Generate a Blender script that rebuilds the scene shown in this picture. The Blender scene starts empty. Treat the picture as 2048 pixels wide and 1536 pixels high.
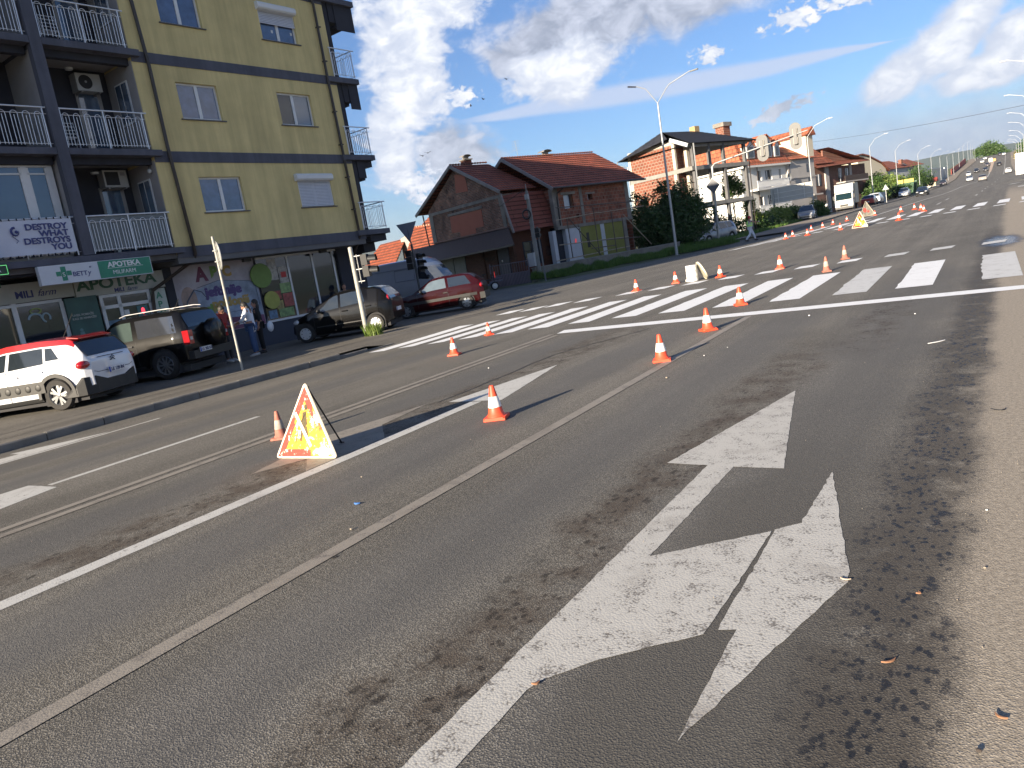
import bpy, bmesh, math, random
from mathutils import Vector, Matrix, noise
random.seed(11)
D=bpy.data; SC=bpy.context.scene; COL=SC.collection
R=math.radians; PI=math.pi
# ---------------------------------------------------------------- camera
cam=D.cameras.new('camera'); camo=D.objects.new('camera',cam); COL.objects.link(camo)
cam.sensor_width=36; cam.lens=36*1490/2048; cam.clip_start=.05; cam.clip_end=20000
right=Vector((.831047,.53182,-.162878)); up=Vector((.045917,.226242,.972988)); back=Vector((.554304,-.816078,.163598))
m=Matrix((right,up,back)).transposed().to_4x4(); m.translation=Vector((0,0,1.6)); camo.matrix_world=m
SC.camera=camo
# ---------------------------------------------------------------- light
HAZE_D=0.00006
SUN_EL=15.6; SUN_AZ=189.6          # azimuth clockwise from +Y
sd=Vector((math.sin(R(SUN_AZ))*math.cos(R(SUN_EL)),math.cos(R(SUN_AZ))*math.cos(R(SUN_EL)),math.sin(R(SUN_EL))))
sun=D.lights.new('sun','SUN'); sun.energy=5.0; sun.angle=R(.55); sun.color=(1,.85,.65)
suno=D.objects.new('sun',sun); COL.objects.link(suno); suno.rotation_euler=sd.to_track_quat('Z','Y').to_euler()
SC.view_settings.view_transform='Standard'; SC.view_settings.look='None'; SC.view_settings.gamma=1
SC.view_settings.use_curve_mapping=False; SC.view_settings.exposure=1.6
W=D.worlds.new('World'); SC.world=W; W.use_nodes=True
wt=W.node_tree; wt.nodes.clear(); WN=wt.nodes.new; WL=wt.links.new
def wmath(op,a,b=None,c=None,clamp=False):
    n=WN('ShaderNodeMath'); n.operation=op; n.use_clamp=clamp
    for i,v in enumerate((a,b,c)):
        if v is None: continue
        if isinstance(v,(int,float)): n.inputs[i].default_value=v
        else: WL(v,n.inputs[i])
    return n.outputs[0]
def wsmooth(v,a,b,o0=0,o1=1):
    n=WN('ShaderNodeMapRange'); n.interpolation_type='SMOOTHSTEP'; WL(v,n.inputs[0])
    for i,x in zip((1,2,3,4),(a,b,o0,o1)): n.inputs[i].default_value=x
    return n.outputs[0]
def wnoise(vec,scale,detail=8,rough=.55,dist=0):
    n=WN('ShaderNodeTexNoise'); WL(vec,n.inputs['Vector']); n.inputs['Scale'].default_value=scale
    n.inputs['Detail'].default_value=detail; n.inputs['Roughness'].default_value=rough; n.inputs['Distortion'].default_value=dist
    return n.outputs[0]
def wmix(f,a,b):
    n=WN('ShaderNodeMix'); n.data_type='RGBA'
    if isinstance(f,(int,float)): n.inputs[0].default_value=f
    else: WL(f,n.inputs[0])
    for i,v in ((6,a),(7,b)):
        if isinstance(v,tuple): n.inputs[i].default_value=(*v,1)
        else: WL(v,n.inputs[i])
    return n.outputs[2]
sky=WN('ShaderNodeTexSky'); sky.sky_type='NISHITA'; sky.sun_disc=False
sky.sun_elevation=R(SUN_EL); sky.sun_rotation=R(SUN_AZ); sky.altitude=100; sky.air_density=1.1; sky.dust_density=.6; sky.ozone_density=2.2
tc=WN('ShaderNodeTexCoord'); sep=WN('ShaderNodeSeparateXYZ'); WL(tc.outputs['Generated'],sep.inputs[0])
az=wmath('MULTIPLY',wmath('ARCTAN2',sep.outputs[0],sep.outputs[1]),57.2958)
el=wmath('MULTIPLY',wmath('ARCSINE',sep.outputs[2]),57.2958)
cmb=WN('ShaderNodeCombineXYZ'); WL(az,cmb.inputs[0]); WL(wmath('MULTIPLY',el,1.5),cmb.inputs[1]); ve=cmb.outputs[0]
n1=wnoise(ve,.16,10,.6,.3); n2=wnoise(ve,.45,9,.62,.4); n3=wnoise(ve,.075,6,.5,.2); n4=wnoise(ve,1.3,7,.62,.5)
fl=wmath('SUBTRACT',wmath('ADD',wmath('MULTIPLY',n1,1.4),wmath('MULTIPLY',n2,1.0)),1.2)   # ~ -0.5..0.5
fs=wmath('ADD',wmath('MULTIPLY',wmath('SUBTRACT',n4,.5),2.6),wmath('MULTIPLY',wmath('SUBTRACT',n2,.5),1.0))
def blob(a0,e0,ra,re,rot=0,amp=1.5):
    F_=fs if ra<2.2 else fl
    da=wmath('SUBTRACT',az,a0); de=wmath('SUBTRACT',el,e0); c,s=math.cos(R(rot)),math.sin(R(rot))
    x=wmath('DIVIDE',wmath('ADD',wmath('MULTIPLY',da,c),wmath('MULTIPLY',de,s)),ra)
    y=wmath('DIVIDE',wmath('SUBTRACT',wmath('MULTIPLY',de,c),wmath('MULTIPLY',da,s)),re)
    d=wmath('SQRT',wmath('ADD',wmath('MULTIPLY',x,x),wmath('MULTIPLY',y,y)))
    return wmath('ADD',wmath('SUBTRACT',1,d),wmath('MULTIPLY',F_,amp))
def mx(L):
    r=L[0]
    for q in L[1:]: r=wmath('MAXIMUM',r,q)
    return r
BR=[]  # bright cumulus (az, el, ra, re, rot)
white=mx([blob(*b) for b in [(-37.6,14.4,3.9,5.4,-12),(-40.2,9.3,2.6,3.4,0),(-34.6,18.4,4,2.4,0),(-2.0,8.8,4.0,2.0,38,.7),(-5.0,7.3,3.2,1.6,25,.7),(1.9,7.9,3.4,2.2,10,.9),(.2,6.6,4.6,1.3,5,.8),(-26.5,12.2,5.2,2.0,4),
     (-10.9,12.4,1.9,.75,0),(-7.7,12.7,1.9,.6,0),(-34.4,12.0,1.15,.7,0),(-38.4,6.4,1.9,1.3,0),(-16.6,11.4,1.0,.55,0),(12,11,7,4,0),(30,16,9,5,0),(-60,16,8,5,0),(60,12,12,4,0),(-110,15,20,6,0),(130,20,25,7,0),(-75,32,14,8,0),(20,40,22,9,0)]])
grey=mx([blob(*b) for b in [(-23.5,15.3,9,2.5,3,1.2),(-17.5,14.9,6.5,1.9,6,1.2),(-29.5,14.0,3.6,1.8,0),(-26,13.0,4,1.2,0,1.7),(-12.2,7.0,2.0,.5,12),(-35.5,8.5,3.5,2.2,0),(-25,25,12,6,0),(60,30,20,8,0),(-150,35,30,9,0)]])
cs=wsmooth(n2,.3,.72)
mw=wsmooth(white,-.06,.34); mg=wsmooth(grey,-.18,.42,0,.92)
# long smooth lens cloud
da=wmath('DIVIDE',wmath('SUBTRACT',az,-20.5),15.5); lc=wmath('ADD',10.05,wmath('MULTIPLY',wmath('SUBTRACT',az,-20.5),-.03))
th=wmath('MAXIMUM',wmath('MULTIPLY',wmath('SUBTRACT',1,wmath('MULTIPLY',da,da)),.78),.01)
ld=wmath('DIVIDE',wmath('ABSOLUTE',wmath('SUBTRACT',el,wmath('ADD',lc,wmath('MULTIPLY',wmath('SUBTRACT',n3,.5),.9)))),th)
lens=wmath('MULTIPLY',wsmooth(ld,.5,1.25,.8,0),wsmooth(da,-1.0,-.75))
# hazy lavender veil near the horizon, thicker to the right
ev=wmath('ADD',el,wmath('MULTIPLY',wmath('SUBTRACT',n1,.5),4.5)); av=wmath('ADD',az,wmath('MULTIPLY',wmath('SUBTRACT',n2,.5),8))
veil=wmath('MULTIPLY',wmath('MULTIPLY',wsmooth(ev,2.6,7.6,.8,0),wsmooth(av,-24,-7,.25,1)),1)
skyc=wmix(1.0,sky.outputs[0],(1,1,1))
mulc=WN('ShaderNodeMix'); mulc.data_type='RGBA'; mulc.blend_type='MULTIPLY'; mulc.inputs[0].default_value=1
WL(sky.outputs[0],mulc.inputs[6]); mulc.inputs[7].default_value=(.56,.76,1.10,1)
skyb=mulc.outputs[2]
CL=WN('ShaderNodeValue'); CL.outputs[0].default_value=1
veilc=wmix(wsmooth(n2,.35,.65),(2.6,3.1,4.5),(3.6,4.0,5.1))
c=wmix(veil,skyb,veilc)
c=wmix(lens,c,(4.1,4.7,6.1))
c=wmix(mg,c,wmix(cs,(2.5,2.8,3.5),(5.0,5.3,6.2)))
c=wmix(mw,c,wmix(wmath('MULTIPLY',cs,wsmooth(white,.0,.8)),(4.3,4.8,5.9),(7.6,7.7,7.9)))
bg=WN('ShaderNodeBackground'); WL(c,bg.inputs[0]); bg.inputs[1].default_value=.05
wo=WN('ShaderNodeOutputWorld'); WL(bg.outputs[0],wo.inputs[0])
# ---------------------------------------------------------------- ground shape
def lerp(t,y):
    if y<=t[0][0]: return t[0][1]
    for (a,b),(c,d) in zip(t,t[1:]):
        if y<=c: return b+(d-b)*(y-a)/(c-a)
    return t[-1][1]
def sst(a,b,x):
    t=max(0,min(1,(x-a)/(b-a))); return t*t*(3-2*t)
FAR=[(137,.55),(171,.8),(200,1.15),(250,1.6),(300,2.3),(350,3.5),(393,5.7),(436,8.5),(479,11.7),(522,14.2),(560,15.3),(620,15.6),(700,14)]
LF=[(52,0),(70,.2),(95,.45)]+FAR
RT=[(28,0),(38,.12),(48,.26),(60,.31),(80,.4),(95,.47)]+FAR
def zb(x,y):
    w=sst(-13.5,-8.5,x); return lerp(LF,y)*(1-w)+lerp(RT,y)*w
def zg(x,y):
    return zb(x,y)-.14*(1-sst(-13.8,-8.5,x))*(1-sst(13,24,y))
# ---------------------------------------------------------------- materials
MATS={}
def ntree(name):
    m=D.materials.new(name); m.use_nodes=True; t=m.node_tree; b=t.nodes['Principled BSDF']; return m,t,b
def M(name,col,r=.6,metal=0,var=.12,sc=5,bump=0,bs=60,coat=0,trans=0,em=None,spec=.5,dirt=0,streak=0):
    if name in MATS: return MATS[name]
    m,t,b=ntree(name); N=t.nodes.new; L=t.links.new
    tcn=N('ShaderNodeTexCoord'); n=N('ShaderNodeTexNoise'); n.inputs['Scale'].default_value=sc; n.inputs['Detail'].default_value=6; n.inputs['Roughness'].default_value=.6
    L(tcn.outputs['Object'],n.inputs['Vector'])
    mr=N('ShaderNodeMapRange'); L(n.outputs[0],mr.inputs[0]); mr.inputs[1].default_value=.3; mr.inputs[2].default_value=.7
    mr.inputs[3].default_value=1-var; mr.inputs[4].default_value=1+var
    mi=N('ShaderNodeMix'); mi.data_type='RGBA'; mi.blend_type='MULTIPLY'; mi.inputs[0].default_value=1; mi.inputs[6].default_value=(*col,1)
    L(mr.outputs[0],mi.inputs[7]); out=mi.outputs[2]
    if dirt:
        n2=N('ShaderNodeTexNoise'); n2.inputs['Scale'].default_value=sc*.35; n2.inputs['Detail'].default_value=8; L(tcn.outputs['Object'],n2.inputs['Vector'])
        m2=N('ShaderNodeMapRange'); L(n2.outputs[0],m2.inputs[0]); m2.inputs[1].default_value=.48; m2.inputs[2].default_value=.72; m2.inputs[4].default_value=dirt
        mm=N('ShaderNodeMix'); mm.data_type='RGBA'; L(m2.outputs[0],mm.inputs[0]); L(out,mm.inputs[6]); mm.inputs[7].default_value=(.09,.08,.065,1); out=mm.outputs[2]
    if streak:
        for scl,am in (((2.2,2.2,.16),.16),((7,7,.35),.10)):
            mp=N('ShaderNodeMapping'); L(tcn.outputs['Object'],mp.inputs[0]); mp.inputs['Scale'].default_value=scl
            n4=N('ShaderNodeTexNoise'); n4.inputs['Scale'].default_value=1; n4.inputs['Detail'].default_value=6; n4.inputs['Roughness'].default_value=.6; L(mp.outputs[0],n4.inputs['Vector'])
            m4=N('ShaderNodeMapRange'); L(n4.outputs[0],m4.inputs[0]); m4.inputs[1].default_value=.35; m4.inputs[2].default_value=.68; m4.inputs[3].default_value=1; m4.inputs[4].default_value=1-am*streak
            mm=N('ShaderNodeMix'); mm.data_type='RGBA'; mm.blend_type='MULTIPLY'; mm.inputs[0].default_value=1; L(out,mm.inputs[6]); L(m4.outputs[0],mm.inputs[7]); out=mm.outputs[2]
    L(out,b.inputs['Base Color'])
    b.inputs['Roughness'].default_value=r; b.inputs['Metallic'].default_value=metal
    b.inputs['Coat Weight'].default_value=coat; b.inputs['Coat Roughness'].default_value=.04
    b.inputs['Specular IOR Level'].default_value=spec; b.inputs['Transmission Weight'].default_value=trans
    if em: b.inputs['Emission Color'].default_value=(*em[:3],1); b.inputs['Emission Strength'].default_value=em[3]
    if bump:
        n3=N('ShaderNodeTexNoise'); n3.inputs['Scale'].default_value=bs; n3.inputs['Detail'].default_value=4; L(tcn.outputs['Object'],n3.inputs['Vector'])
        bu=N('ShaderNodeBump'); bu.inputs['Strength'].default_value=bump; bu.inputs['Distance'].default_value=.02; L(n3.outputs[0],bu.inputs['Height']); L(bu.outputs[0],b.inputs['Normal'])
    MATS[name]=m; return m
def brickmat(name,c1,c2,mortar_lap_shade,bw,bh,ax='yz',ms=.015,rough=.85,bump=.6,var=.35,stag=.5):
    """small masonry / roof tiles too far to tell apart; ax picks the two object axes"""
    if name in MATS: return MATS[name]
    m,t,b=ntree(name); N=t.nodes.new; L=t.links.new
    tcn=N('ShaderNodeTexCoord'); s=N('ShaderNodeSeparateXYZ'); L(tcn.outputs['Object'],s.inputs[0]); cb=N('ShaderNodeCombineXYZ')
    L(s.outputs['xyz'.index(ax[0])],cb.inputs[0]); L(s.outputs['xyz'.index(ax[1])],cb.inputs[1])
    br=N('ShaderNodeTexBrick'); L(cb.outputs[0],br.inputs['Vector']); br.offset=stag
    br.inputs['Scale'].default_value=1; br.inputs['Brick Width'].default_value=bw; br.inputs['Row Height'].default_value=bh
    br.inputs['Mortar Size'].default_value=ms; br.inputs['Mortar Smooth'].default_value=.3; br.inputs['Bias'].default_value=0
    br.inputs['Color1'].default_value=(*c1,1); br.inputs['Color2'].default_value=(*c2,1); br.inputs['Mortar'].default_value=(*mortar_lap_shade,1)  # on tiled roofs the joint colour paints the shade under each lapped course
    n=N('ShaderNodeTexNoise'); n.inputs['Scale'].default_value=1.3; n.inputs['Detail'].default_value=8; n.inputs['Roughness'].default_value=.7; L(tcn.outputs['Object'],n.inputs['Vector'])
    mr=N('ShaderNodeMapRange'); L(n.outputs[0],mr.inputs[0]); mr.inputs[1].default_value=.3; mr.inputs[2].default_value=.7; mr.inputs[3].default_value=1-var; mr.inputs[4].default_value=1+var
    mi=N('ShaderNodeMix'); mi.data_type='RGBA'; mi.blend_type='MULTIPLY'; mi.inputs[0].default_value=1; L(br.outputs[0],mi.inputs[6]); L(mr.outputs[0],mi.inputs[7])
    L(mi.outputs[2],b.inputs['Base Color']); b.inputs['Roughness'].default_value=rough
    bu=N('ShaderNodeBump'); bu.inputs['Strength'].default_value=bump; bu.inputs['Distance'].default_value=.02; bu.invert=True; L(br.outputs[1],bu.inputs['Height']); L(bu.outputs[0],b.inputs['Normal'])
    MATS[name]=m; return m
# ---------------------------------------------------------------- mesh helpers
class MB:
    def __init__(s): s.v=[]; s.f=[]; s.m=[]; s.c=0
    def quad(s,*p):
        i=len(s.v); s.v+=[tuple(q) for q in p]; s.f.append(tuple(range(i,i+len(p)))); s.m.append(s.c); return s
    def box(s,x0,y0,z0,x1,y1,z1):
        P=[(x0,y0,z0),(x1,y0,z0),(x1,y1,z0),(x0,y1,z0),(x0,y0,z1),(x1,y0,z1),(x1,y1,z1),(x0,y1,z1)]
        return s.hexa(P)
    def hexa(s,P):
        i=len(s.v); s.v+=[tuple(p) for p in P]
        for f in ((0,3,2,1),(4,5,6,7),(0,1,5,4),(1,2,6,5),(2,3,7,6),(3,0,4,7)): s.f.append(tuple(i+k for k in f)); s.m.append(s.c)
        return s
    def prism(s,pts,vec):
        """closed prism: polygon pts (3-D) swept along vec"""
        i=len(s.v); n=len(pts); s.v+=[tuple(p) for p in pts]+[tuple(Vector(p)+Vector(vec)) for p in pts]
        s.f.append(tuple(range(i,i+n))[::-1]); s.f.append(tuple(range(i+n,i+2*n))); s.m+=[s.c,s.c]
        for k in range(n): s.f.append((i+k,i+(k+1)%n,i+n+(k+1)%n,i+n+k)); s.m.append(s.c)
        return s
    def tube(s,pts,r,n=8,cap=True):
        pts=[Vector(p) for p in pts]; rs=r if isinstance(r,(list,tuple)) else [r]*len(pts); i=len(s.v)
        prev=None
        for k,p in enumerate(pts):
            d=(pts[min(k+1,len(pts)-1)]-pts[max(k-1,0)]).normalized()
            a=prev if prev is not None else (Vector((0,0,1)) if abs(d.z)<.9 else Vector((1,0,0)))
            u=(a-d*a.dot(d)).normalized(); w=d.cross(u); prev=u
            for j in range(n):
                t=2*PI*j/n; s.v.append(tuple(p+(u*math.cos(t)+w*math.sin(t))*rs[k]))
        for k in range(len(pts)-1):
            for j in range(n): s.f.append((i+k*n+j,i+k*n+(j+1)%n,i+(k+1)*n+(j+1)%n,i+(k+1)*n+j)); s.m.append(s.c)
        if cap:
            s.f.append(tuple(range(i,i+n))[::-1]); s.f.append(tuple(range(i+(len(pts)-1)*n,i+len(pts)*n))); s.m+=[s.c,s.c]
        return s
    def lathe(s,prof,n=16,o=(0,0,0),ax='z',close=False):
        i=len(s.v)
        for r,h in prof:
            for j in range(n):
                t=2*PI*j/n; a,b=r*math.cos(t),r*math.sin(t)
                q={'z':(a,b,h),'y':(a,h,b),'x':(h,a,b)}[ax]; s.v.append((o[0]+q[0],o[1]+q[1],o[2]+q[2]))
        for k in range(len(prof)-1):
            for j in range(n): s.f.append((i+k*n+j,i+k*n+(j+1)%n,i+(k+1)*n+(j+1)%n,i+(k+1)*n+j)); s.m.append(s.c)
        return s
    def ball(s,o,r,n=10,sq=(1,1,1)):
        i=len(s.v); h=n//2
        for k in range(h+1):
            p=PI*k/h
            for j in range(n):
                t=2*PI*j/n; s.v.append((o[0]+r*sq[0]*math.sin(p)*math.cos(t),o[1]+r*sq[1]*math.sin(p)*math.sin(t),o[2]+r*sq[2]*math.cos(p)))
        for k in range(h):
            for j in range(n): s.f.append((i+k*n+j,i+k*n+(j+1)%n,i+(k+1)*n+(j+1)%n,i+(k+1)*n+j)); s.m.append(s.c)
        return s
    def mesh(s,name,mats,smooth=False):
        me=D.meshes.new(name); me.from_pydata(s.v,[],s.f)
        for mt in (mats if isinstance(mats,(list,tuple)) else [mats]): me.materials.append(mt)
        me.polygons.foreach_set('material_index',s.m)
        if smooth:
            me.polygons.foreach_set('use_smooth',[True]*len(me.polygons)); me.set_sharp_from_angle(angle=R(38 if smooth is True else smooth))
        bm=bmesh.new(); bm.from_mesh(me); bmesh.ops.recalc_face_normals(bm,faces=bm.faces) if len(bm.faces)<60000 and not getattr(s,'keep',0) else None
        bm.to_mesh(me); bm.free(); me.update(); return me
    def obj(s,name,mats,parent=None,smooth=False,loc=None,label=None,kind=None):
        return mobj(name,s.mesh(name,mats,smooth),parent,loc,label,kind)
def mobj(name,me,parent=None,loc=None,label=None,kind=None):
    o=D.objects.new(name,me); COL.objects.link(o)
    if parent is not None: o.parent=parent
    if loc is not None: o.location=loc
    if label: o['label']=label
    if kind: o['kind']=kind
    return o
def tag(o,label,cat,group=None):
    o['label']=label; o['category']=cat
    if group: o['group']=group
    return o
def thing(name,label,cat,loc=(0,0,0),rz=0,group=None,sc=1):
    o=D.objects.new(name,None); COL.objects.link(o); o.location=loc; o.rotation_euler=(0,0,rz); o.scale=(sc,sc,sc); return tag(o,label,cat,group)
def dup(root,loc,rz=None,label=None,group=None,sc=None):
    r=root.copy(); COL.objects.link(r); r.location=loc
    if rz is not None: r.rotation_euler=(r.rotation_euler[0],r.rotation_euler[1],rz)
    if sc: r.scale=(sc,sc,sc)
    if label: r['label']=label
    if group: r['group']=group
    for ch in list(root.children):
        c=ch.copy(); COL.objects.link(c); c.parent=r
        for g in ch.children:
            d=g.copy(); COL.objects.link(d); d.parent=c
    return r
def wallcells(mb,u0,u1,v0,v1,holes,fm,dep=.12,rev=True):
    """flat wall sheet with openings (u0,v0,u1,v1) and reveals going inwards; fm(u,v,w)->xyz"""
    us=sorted({u0,u1,*[h[0] for h in holes],*[h[2] for h in holes]}); vs=sorted({v0,v1,*[h[1] for h in holes],*[h[3] for h in holes]})
    us=[u for u in us if u0<=u<=u1]; vs=[v for v in vs if v0<=v<=v1]
    for a,b in zip(us,us[1:]):
        for c,d in zip(vs,vs[1:]):
            mu,mv=(a+b)/2,(c+d)/2
            if any(h[0]<mu<h[2] and h[1]<mv<h[3] for h in holes): continue
            mb.quad(fm(a,c,0),fm(b,c,0),fm(b,d,0),fm(a,d,0))
    if rev:
        for a,c,b,d in holes:
            mb.quad(fm(a,c,0),fm(b,c,0),fm(b,c,-dep),fm(a,c,-dep)); mb.quad(fm(a,d,0),fm(b,d,0),fm(b,d,-dep),fm(a,d,-dep))
            mb.quad(fm(a,c,0),fm(a,d,0),fm(a,d,-dep),fm(a,c,-dep)); mb.quad(fm(b,c,0),fm(b,d,0),fm(b,d,-dep),fm(b,c,-dep))
def textmesh(s,size,ext=.004,font=None,bold=0,shear=0,align='LEFT'):
    cu=D.curves.new('txt','FONT'); cu.body=s; cu.size=size; cu.extrude=ext; cu.offset=bold; cu.shear=shear; cu.align_x=align
    o=D.objects.new('txt',cu); COL.objects.link(o); dg=bpy.context.evaluated_depsgraph_get()
    me=D.meshes.new_from_object(o.evaluated_get(dg)); D.objects.remove(o); D.curves.remove(cu); return me
def text(s,size,mat,parent,loc,nx=(1,0,0),ux=(0,0,1),sx=1,**k):
    """lettering standing on a face whose outward normal is nx and up is ux"""
    me=textmesh(s,size,**k); me.materials.clear(); me.materials.append(mat)
    n=Vector(nx).normalized(); u=Vector(ux).normalized(); r=u.cross(n)
    o=mobj('lettering',me,parent); mt=Matrix((r*sx,u,n)).transposed().to_4x4(); mt.translation=Vector(loc); o.matrix_local=mt; return o
# ================================================================ GROUND
def asphalt(name,base,stains=True,grain=1.0):
    m,t,b=ntree(name); N=t.nodes.new; L=t.links.new
    tcn=N('ShaderNodeTexCoord'); P=tcn.outputs['Object']; s=N('ShaderNodeSeparateXYZ'); L(P,s.inputs[0]); X,Y=s.outputs[0],s.outputs[1]
    def ma(op,a,b_=None,c_=None):
        n=N('ShaderNodeMath'); n.operation=op
        for i,v in enumerate((a,b_,c_)):
            if v is None: continue
            if isinstance(v,(int,float)): n.inputs[i].default_value=v
            else: L(v,n.inputs[i])
        return n.outputs[0]
    def sm(v,a,b_,o0=0,o1=1):
        n=N('ShaderNodeMapRange'); n.interpolation_type='SMOOTHSTEP'; L(v,n.inputs[0])
        for i,x in zip((1,2,3,4),(a,b_,o0,o1)): n.inputs[i].default_value=x
        return n.outputs[0]
    def noi(vec,sc,de=5,ro=.6,di=0):
        n=N('ShaderNodeTexNoise'); L(vec,n.inputs['Vector']); n.inputs['Scale'].default_value=sc; n.inputs['Detail'].default_value=de; n.inputs['Roughness'].default_value=ro; n.inputs['Distortion'].default_value=di; return n.outputs[0]
    def mix(f,a,c_):
        n=N('ShaderNodeMix'); n.data_type='RGBA'
        L(f,n.inputs[0])
        for i,v in ((6,a),(7,c_)):
            if isinstance(v,tuple): n.inputs[i].default_value=(*v,1)
            else: L(v,n.inputs[i])
        return n.outputs[2]
    def stretch(sx,sy):
        mp=N('ShaderNodeMapping'); L(P,mp.inputs[0]); mp.inputs['Scale'].default_value=(sx,sy,1); return mp.outputs[0]
    g1=N('ShaderNodeTexVoronoi'); L(P,g1.inputs['Vector']); g1.inputs['Scale'].default_value=120/grain
    g2=noi(P,150/grain,3,.7); g3=noi(P,38,4,.6)
    big=noi(P,.35,5,.55); lane=noi(stretch(1.6,.05),1.0,4,.6); lane2=noi(stretch(6,.12),1.0,5,.6)
    v=ma('MULTIPLY',sm(g1.outputs[0],0,.65,1.65,.5),sm(g2,.3,.7,.5,1.5))
    v=ma('MULTIPLY',v,sm(g3,.3,.7,.84,1.16))
    v=ma('MULTIPLY',v,sm(big,.3,.7,.88,1.12)); v=ma('MULTIPLY',v,sm(lane,.3,.7,.86,1.15)); v=ma('MULTIPLY',v,sm(lane2,.3,.72,.94,1.07))
    mu=N('ShaderNodeMix'); mu.data_type='RGBA'; mu.blend_type='MULTIPLY'; mu.inputs[0].default_value=1; mu.inputs[6].default_value=(*base,1); L(v,mu.inputs[7]); c=mu.outputs[2]
    rough=None
    if stains:
        wob=ma('MULTIPLY',ma('SUBTRACT',noi(P,.9,5,.6),.5),.9)
        def band(x0,w,y0=-100,y1=400,soft=.5):
            d=ma('ABSOLUTE',ma('SUBTRACT',ma('ADD',X,wob),x0)); a=sm(d,w*(1-soft),w*(1+soft),1,0)
            if y0>-100: a=ma('MULTIPLY',a,sm(Y,y0-1,y0+1))
            if y1<400: a=ma('MULTIPLY',a,sm(Y,y1-2,y1+2,1,0))
            return a
        # darker, bluish bands running along the lanes
        for x0,w,y1 in ((-2.75,.42,13),(-4.55,.4,12),(-1.15,.5,17),(-6.5,.4,13),(-9.8,.5,14),(-11.6,.5,14)):
            c=mix(ma('MULTIPLY',band(x0,w,-100,y1,.7),.5),c,(base[0]*.46,base[1]*.5,base[2]*.6))
        dk=ma('MULTIPLY',ma('MULTIPLY',sm(ma('ADD',X,wob),-1.55,-1.3),sm(ma('ADD',X,wob),-.75,-.45,1,0)),sm(Y,3.6,6.5,1,.25)); c=mix(ma('MULTIPLY',dk,.62),c,tuple(q*.42 for q in base))
        # brown dirt and rubber where queues stand, with dark drips
        vo=N('ShaderNodeTexVoronoi'); L(stretch(9,5),vo.inputs['Vector']); vo.inputs['Scale'].default_value=1; vo.inputs['Randomness'].default_value=1
        spn=noi(P,14,4,.7); n5=noi(P,2.6,6,.7)
        vo2=N('ShaderNodeTexVoronoi'); L(stretch(26,15),vo2.inputs['Vector']); vo2.inputs['Scale'].default_value=1
        fine=sm(ma('ADD',vo2.outputs[0],ma('MULTIPLY',ma('SUBTRACT',noi(P,40,4,.7),.5),.9)),.22,.36,1,0)
        spots=ma('MAXIMUM',sm(ma('ADD',vo.outputs[0],ma('MULTIPLY',ma('SUBTRACT',spn,.5),.9)),.10,.24,1,0),ma('MULTIPLY',fine,sm(n5,.40,.56)))
        for x0,w,y0,y1,k in ((-1.95,.26,-100,9,.75),(-5.75,.36,1.5,13,.7),(-1.35,.25,9,13,.5)):
            bd=band(x0,w,y0,y1,.6)
            c=mix(ma('MULTIPLY',ma('MULTIPLY',bd,sm(n5,.38,.62)),k),c,(.058,.044,.032))
            c=mix(ma('MULTIPLY',ma('MULTIPLY',bd,spots),.8),c,(.018,.015,.012))
        # dusty tan gutter on the right with a ragged oily margin
        xe=ma('ADD',X,ma('ADD',ma('MULTIPLY',ma('SUBTRACT',noi(P,1.1,6,.65),.5),.34),ma('MULTIPLY',ma('SUBTRACT',g2,.5),.22)))
        xt=ma('SUBTRACT',xe,ma('MULTIPLY',Y,.012))
        far=sm(Y,60,110,1,0)
        tan=ma('MULTIPLY',sm(xt,-.47,-.12),far)
        c=mix(ma('MULTIPLY',tan,.88),c,mix(sm(ma('ADD',ma('MULTIPLY',g2,.7),ma('MULTIPLY',g3,.5)),.4,.8),(.18,.155,.122),(.41,.36,.29)))
        mar=ma('MULTIPLY',ma('MULTIPLY',sm(xt,-.82,-.52),sm(xt,-.34,-.16,1,0)),sm(Y,24,32,1,0))
        c=mix(ma('MULTIPLY',ma('MULTIPLY',mar,sm(n5,.28,.5)),.78),c,(.052,.045,.037))
        sp2=sm(ma('ADD',vo.outputs[0],ma('MULTIPLY',ma('SUBTRACT',noi(P,26,5,.75),.5),1.3)),.13,.24,1,0)
        n6=noi(P,7.5,8,.78); sp3=sm(n6,.56,.62)
        oil=ma('MULTIPLY',ma('MULTIPLY',mar,ma('MAXIMUM',ma('MAXIMUM',sp2,sp3),ma('MULTIPLY',fine,sm(n5,.36,.52)))),.93)
        c=mix(oil,c,(.012,.012,.013))
        # damp patch on the far side of the crossing
        dx=ma('DIVIDE',ma('SUBTRACT',X,.0),.62); dy=ma('DIVIDE',ma('SUBTRACT',Y,23.3),2.6)
        dd=ma('ADD',ma('SQRT',ma('ADD',ma('MULTIPLY',dx,dx),ma('MULTIPLY',dy,dy))),ma('MULTIPLY',ma('SUBTRACT',n5,.5),1.6))
        wet=sm(dd,.55,1.0,1,0); c=mix(ma('MULTIPLY',wet,.75),c,(.022,.02,.02))
        ro=N('ShaderNodeMix'); L(ma('MAXIMUM',ma('MULTIPLY',wet,sm(dd,.2,.8,1,.4)),ma('MULTIPLY',oil,.45)),ro.inputs[0]); ro.inputs[2].default_value=.82; ro.inputs[3].default_value=.12; L(ro.outputs[0],b.inputs['Roughness'])
        # sweeping tyre arcs in the junction
        mp=N('ShaderNodeMapping'); L(P,mp.inputs[0]); mp.inputs['Location'].default_value=(26,-2,0)
        ln=N('ShaderNodeVectorMath'); ln.operation='LENGTH'; L(mp.outputs[0],ln.inputs[0])
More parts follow.
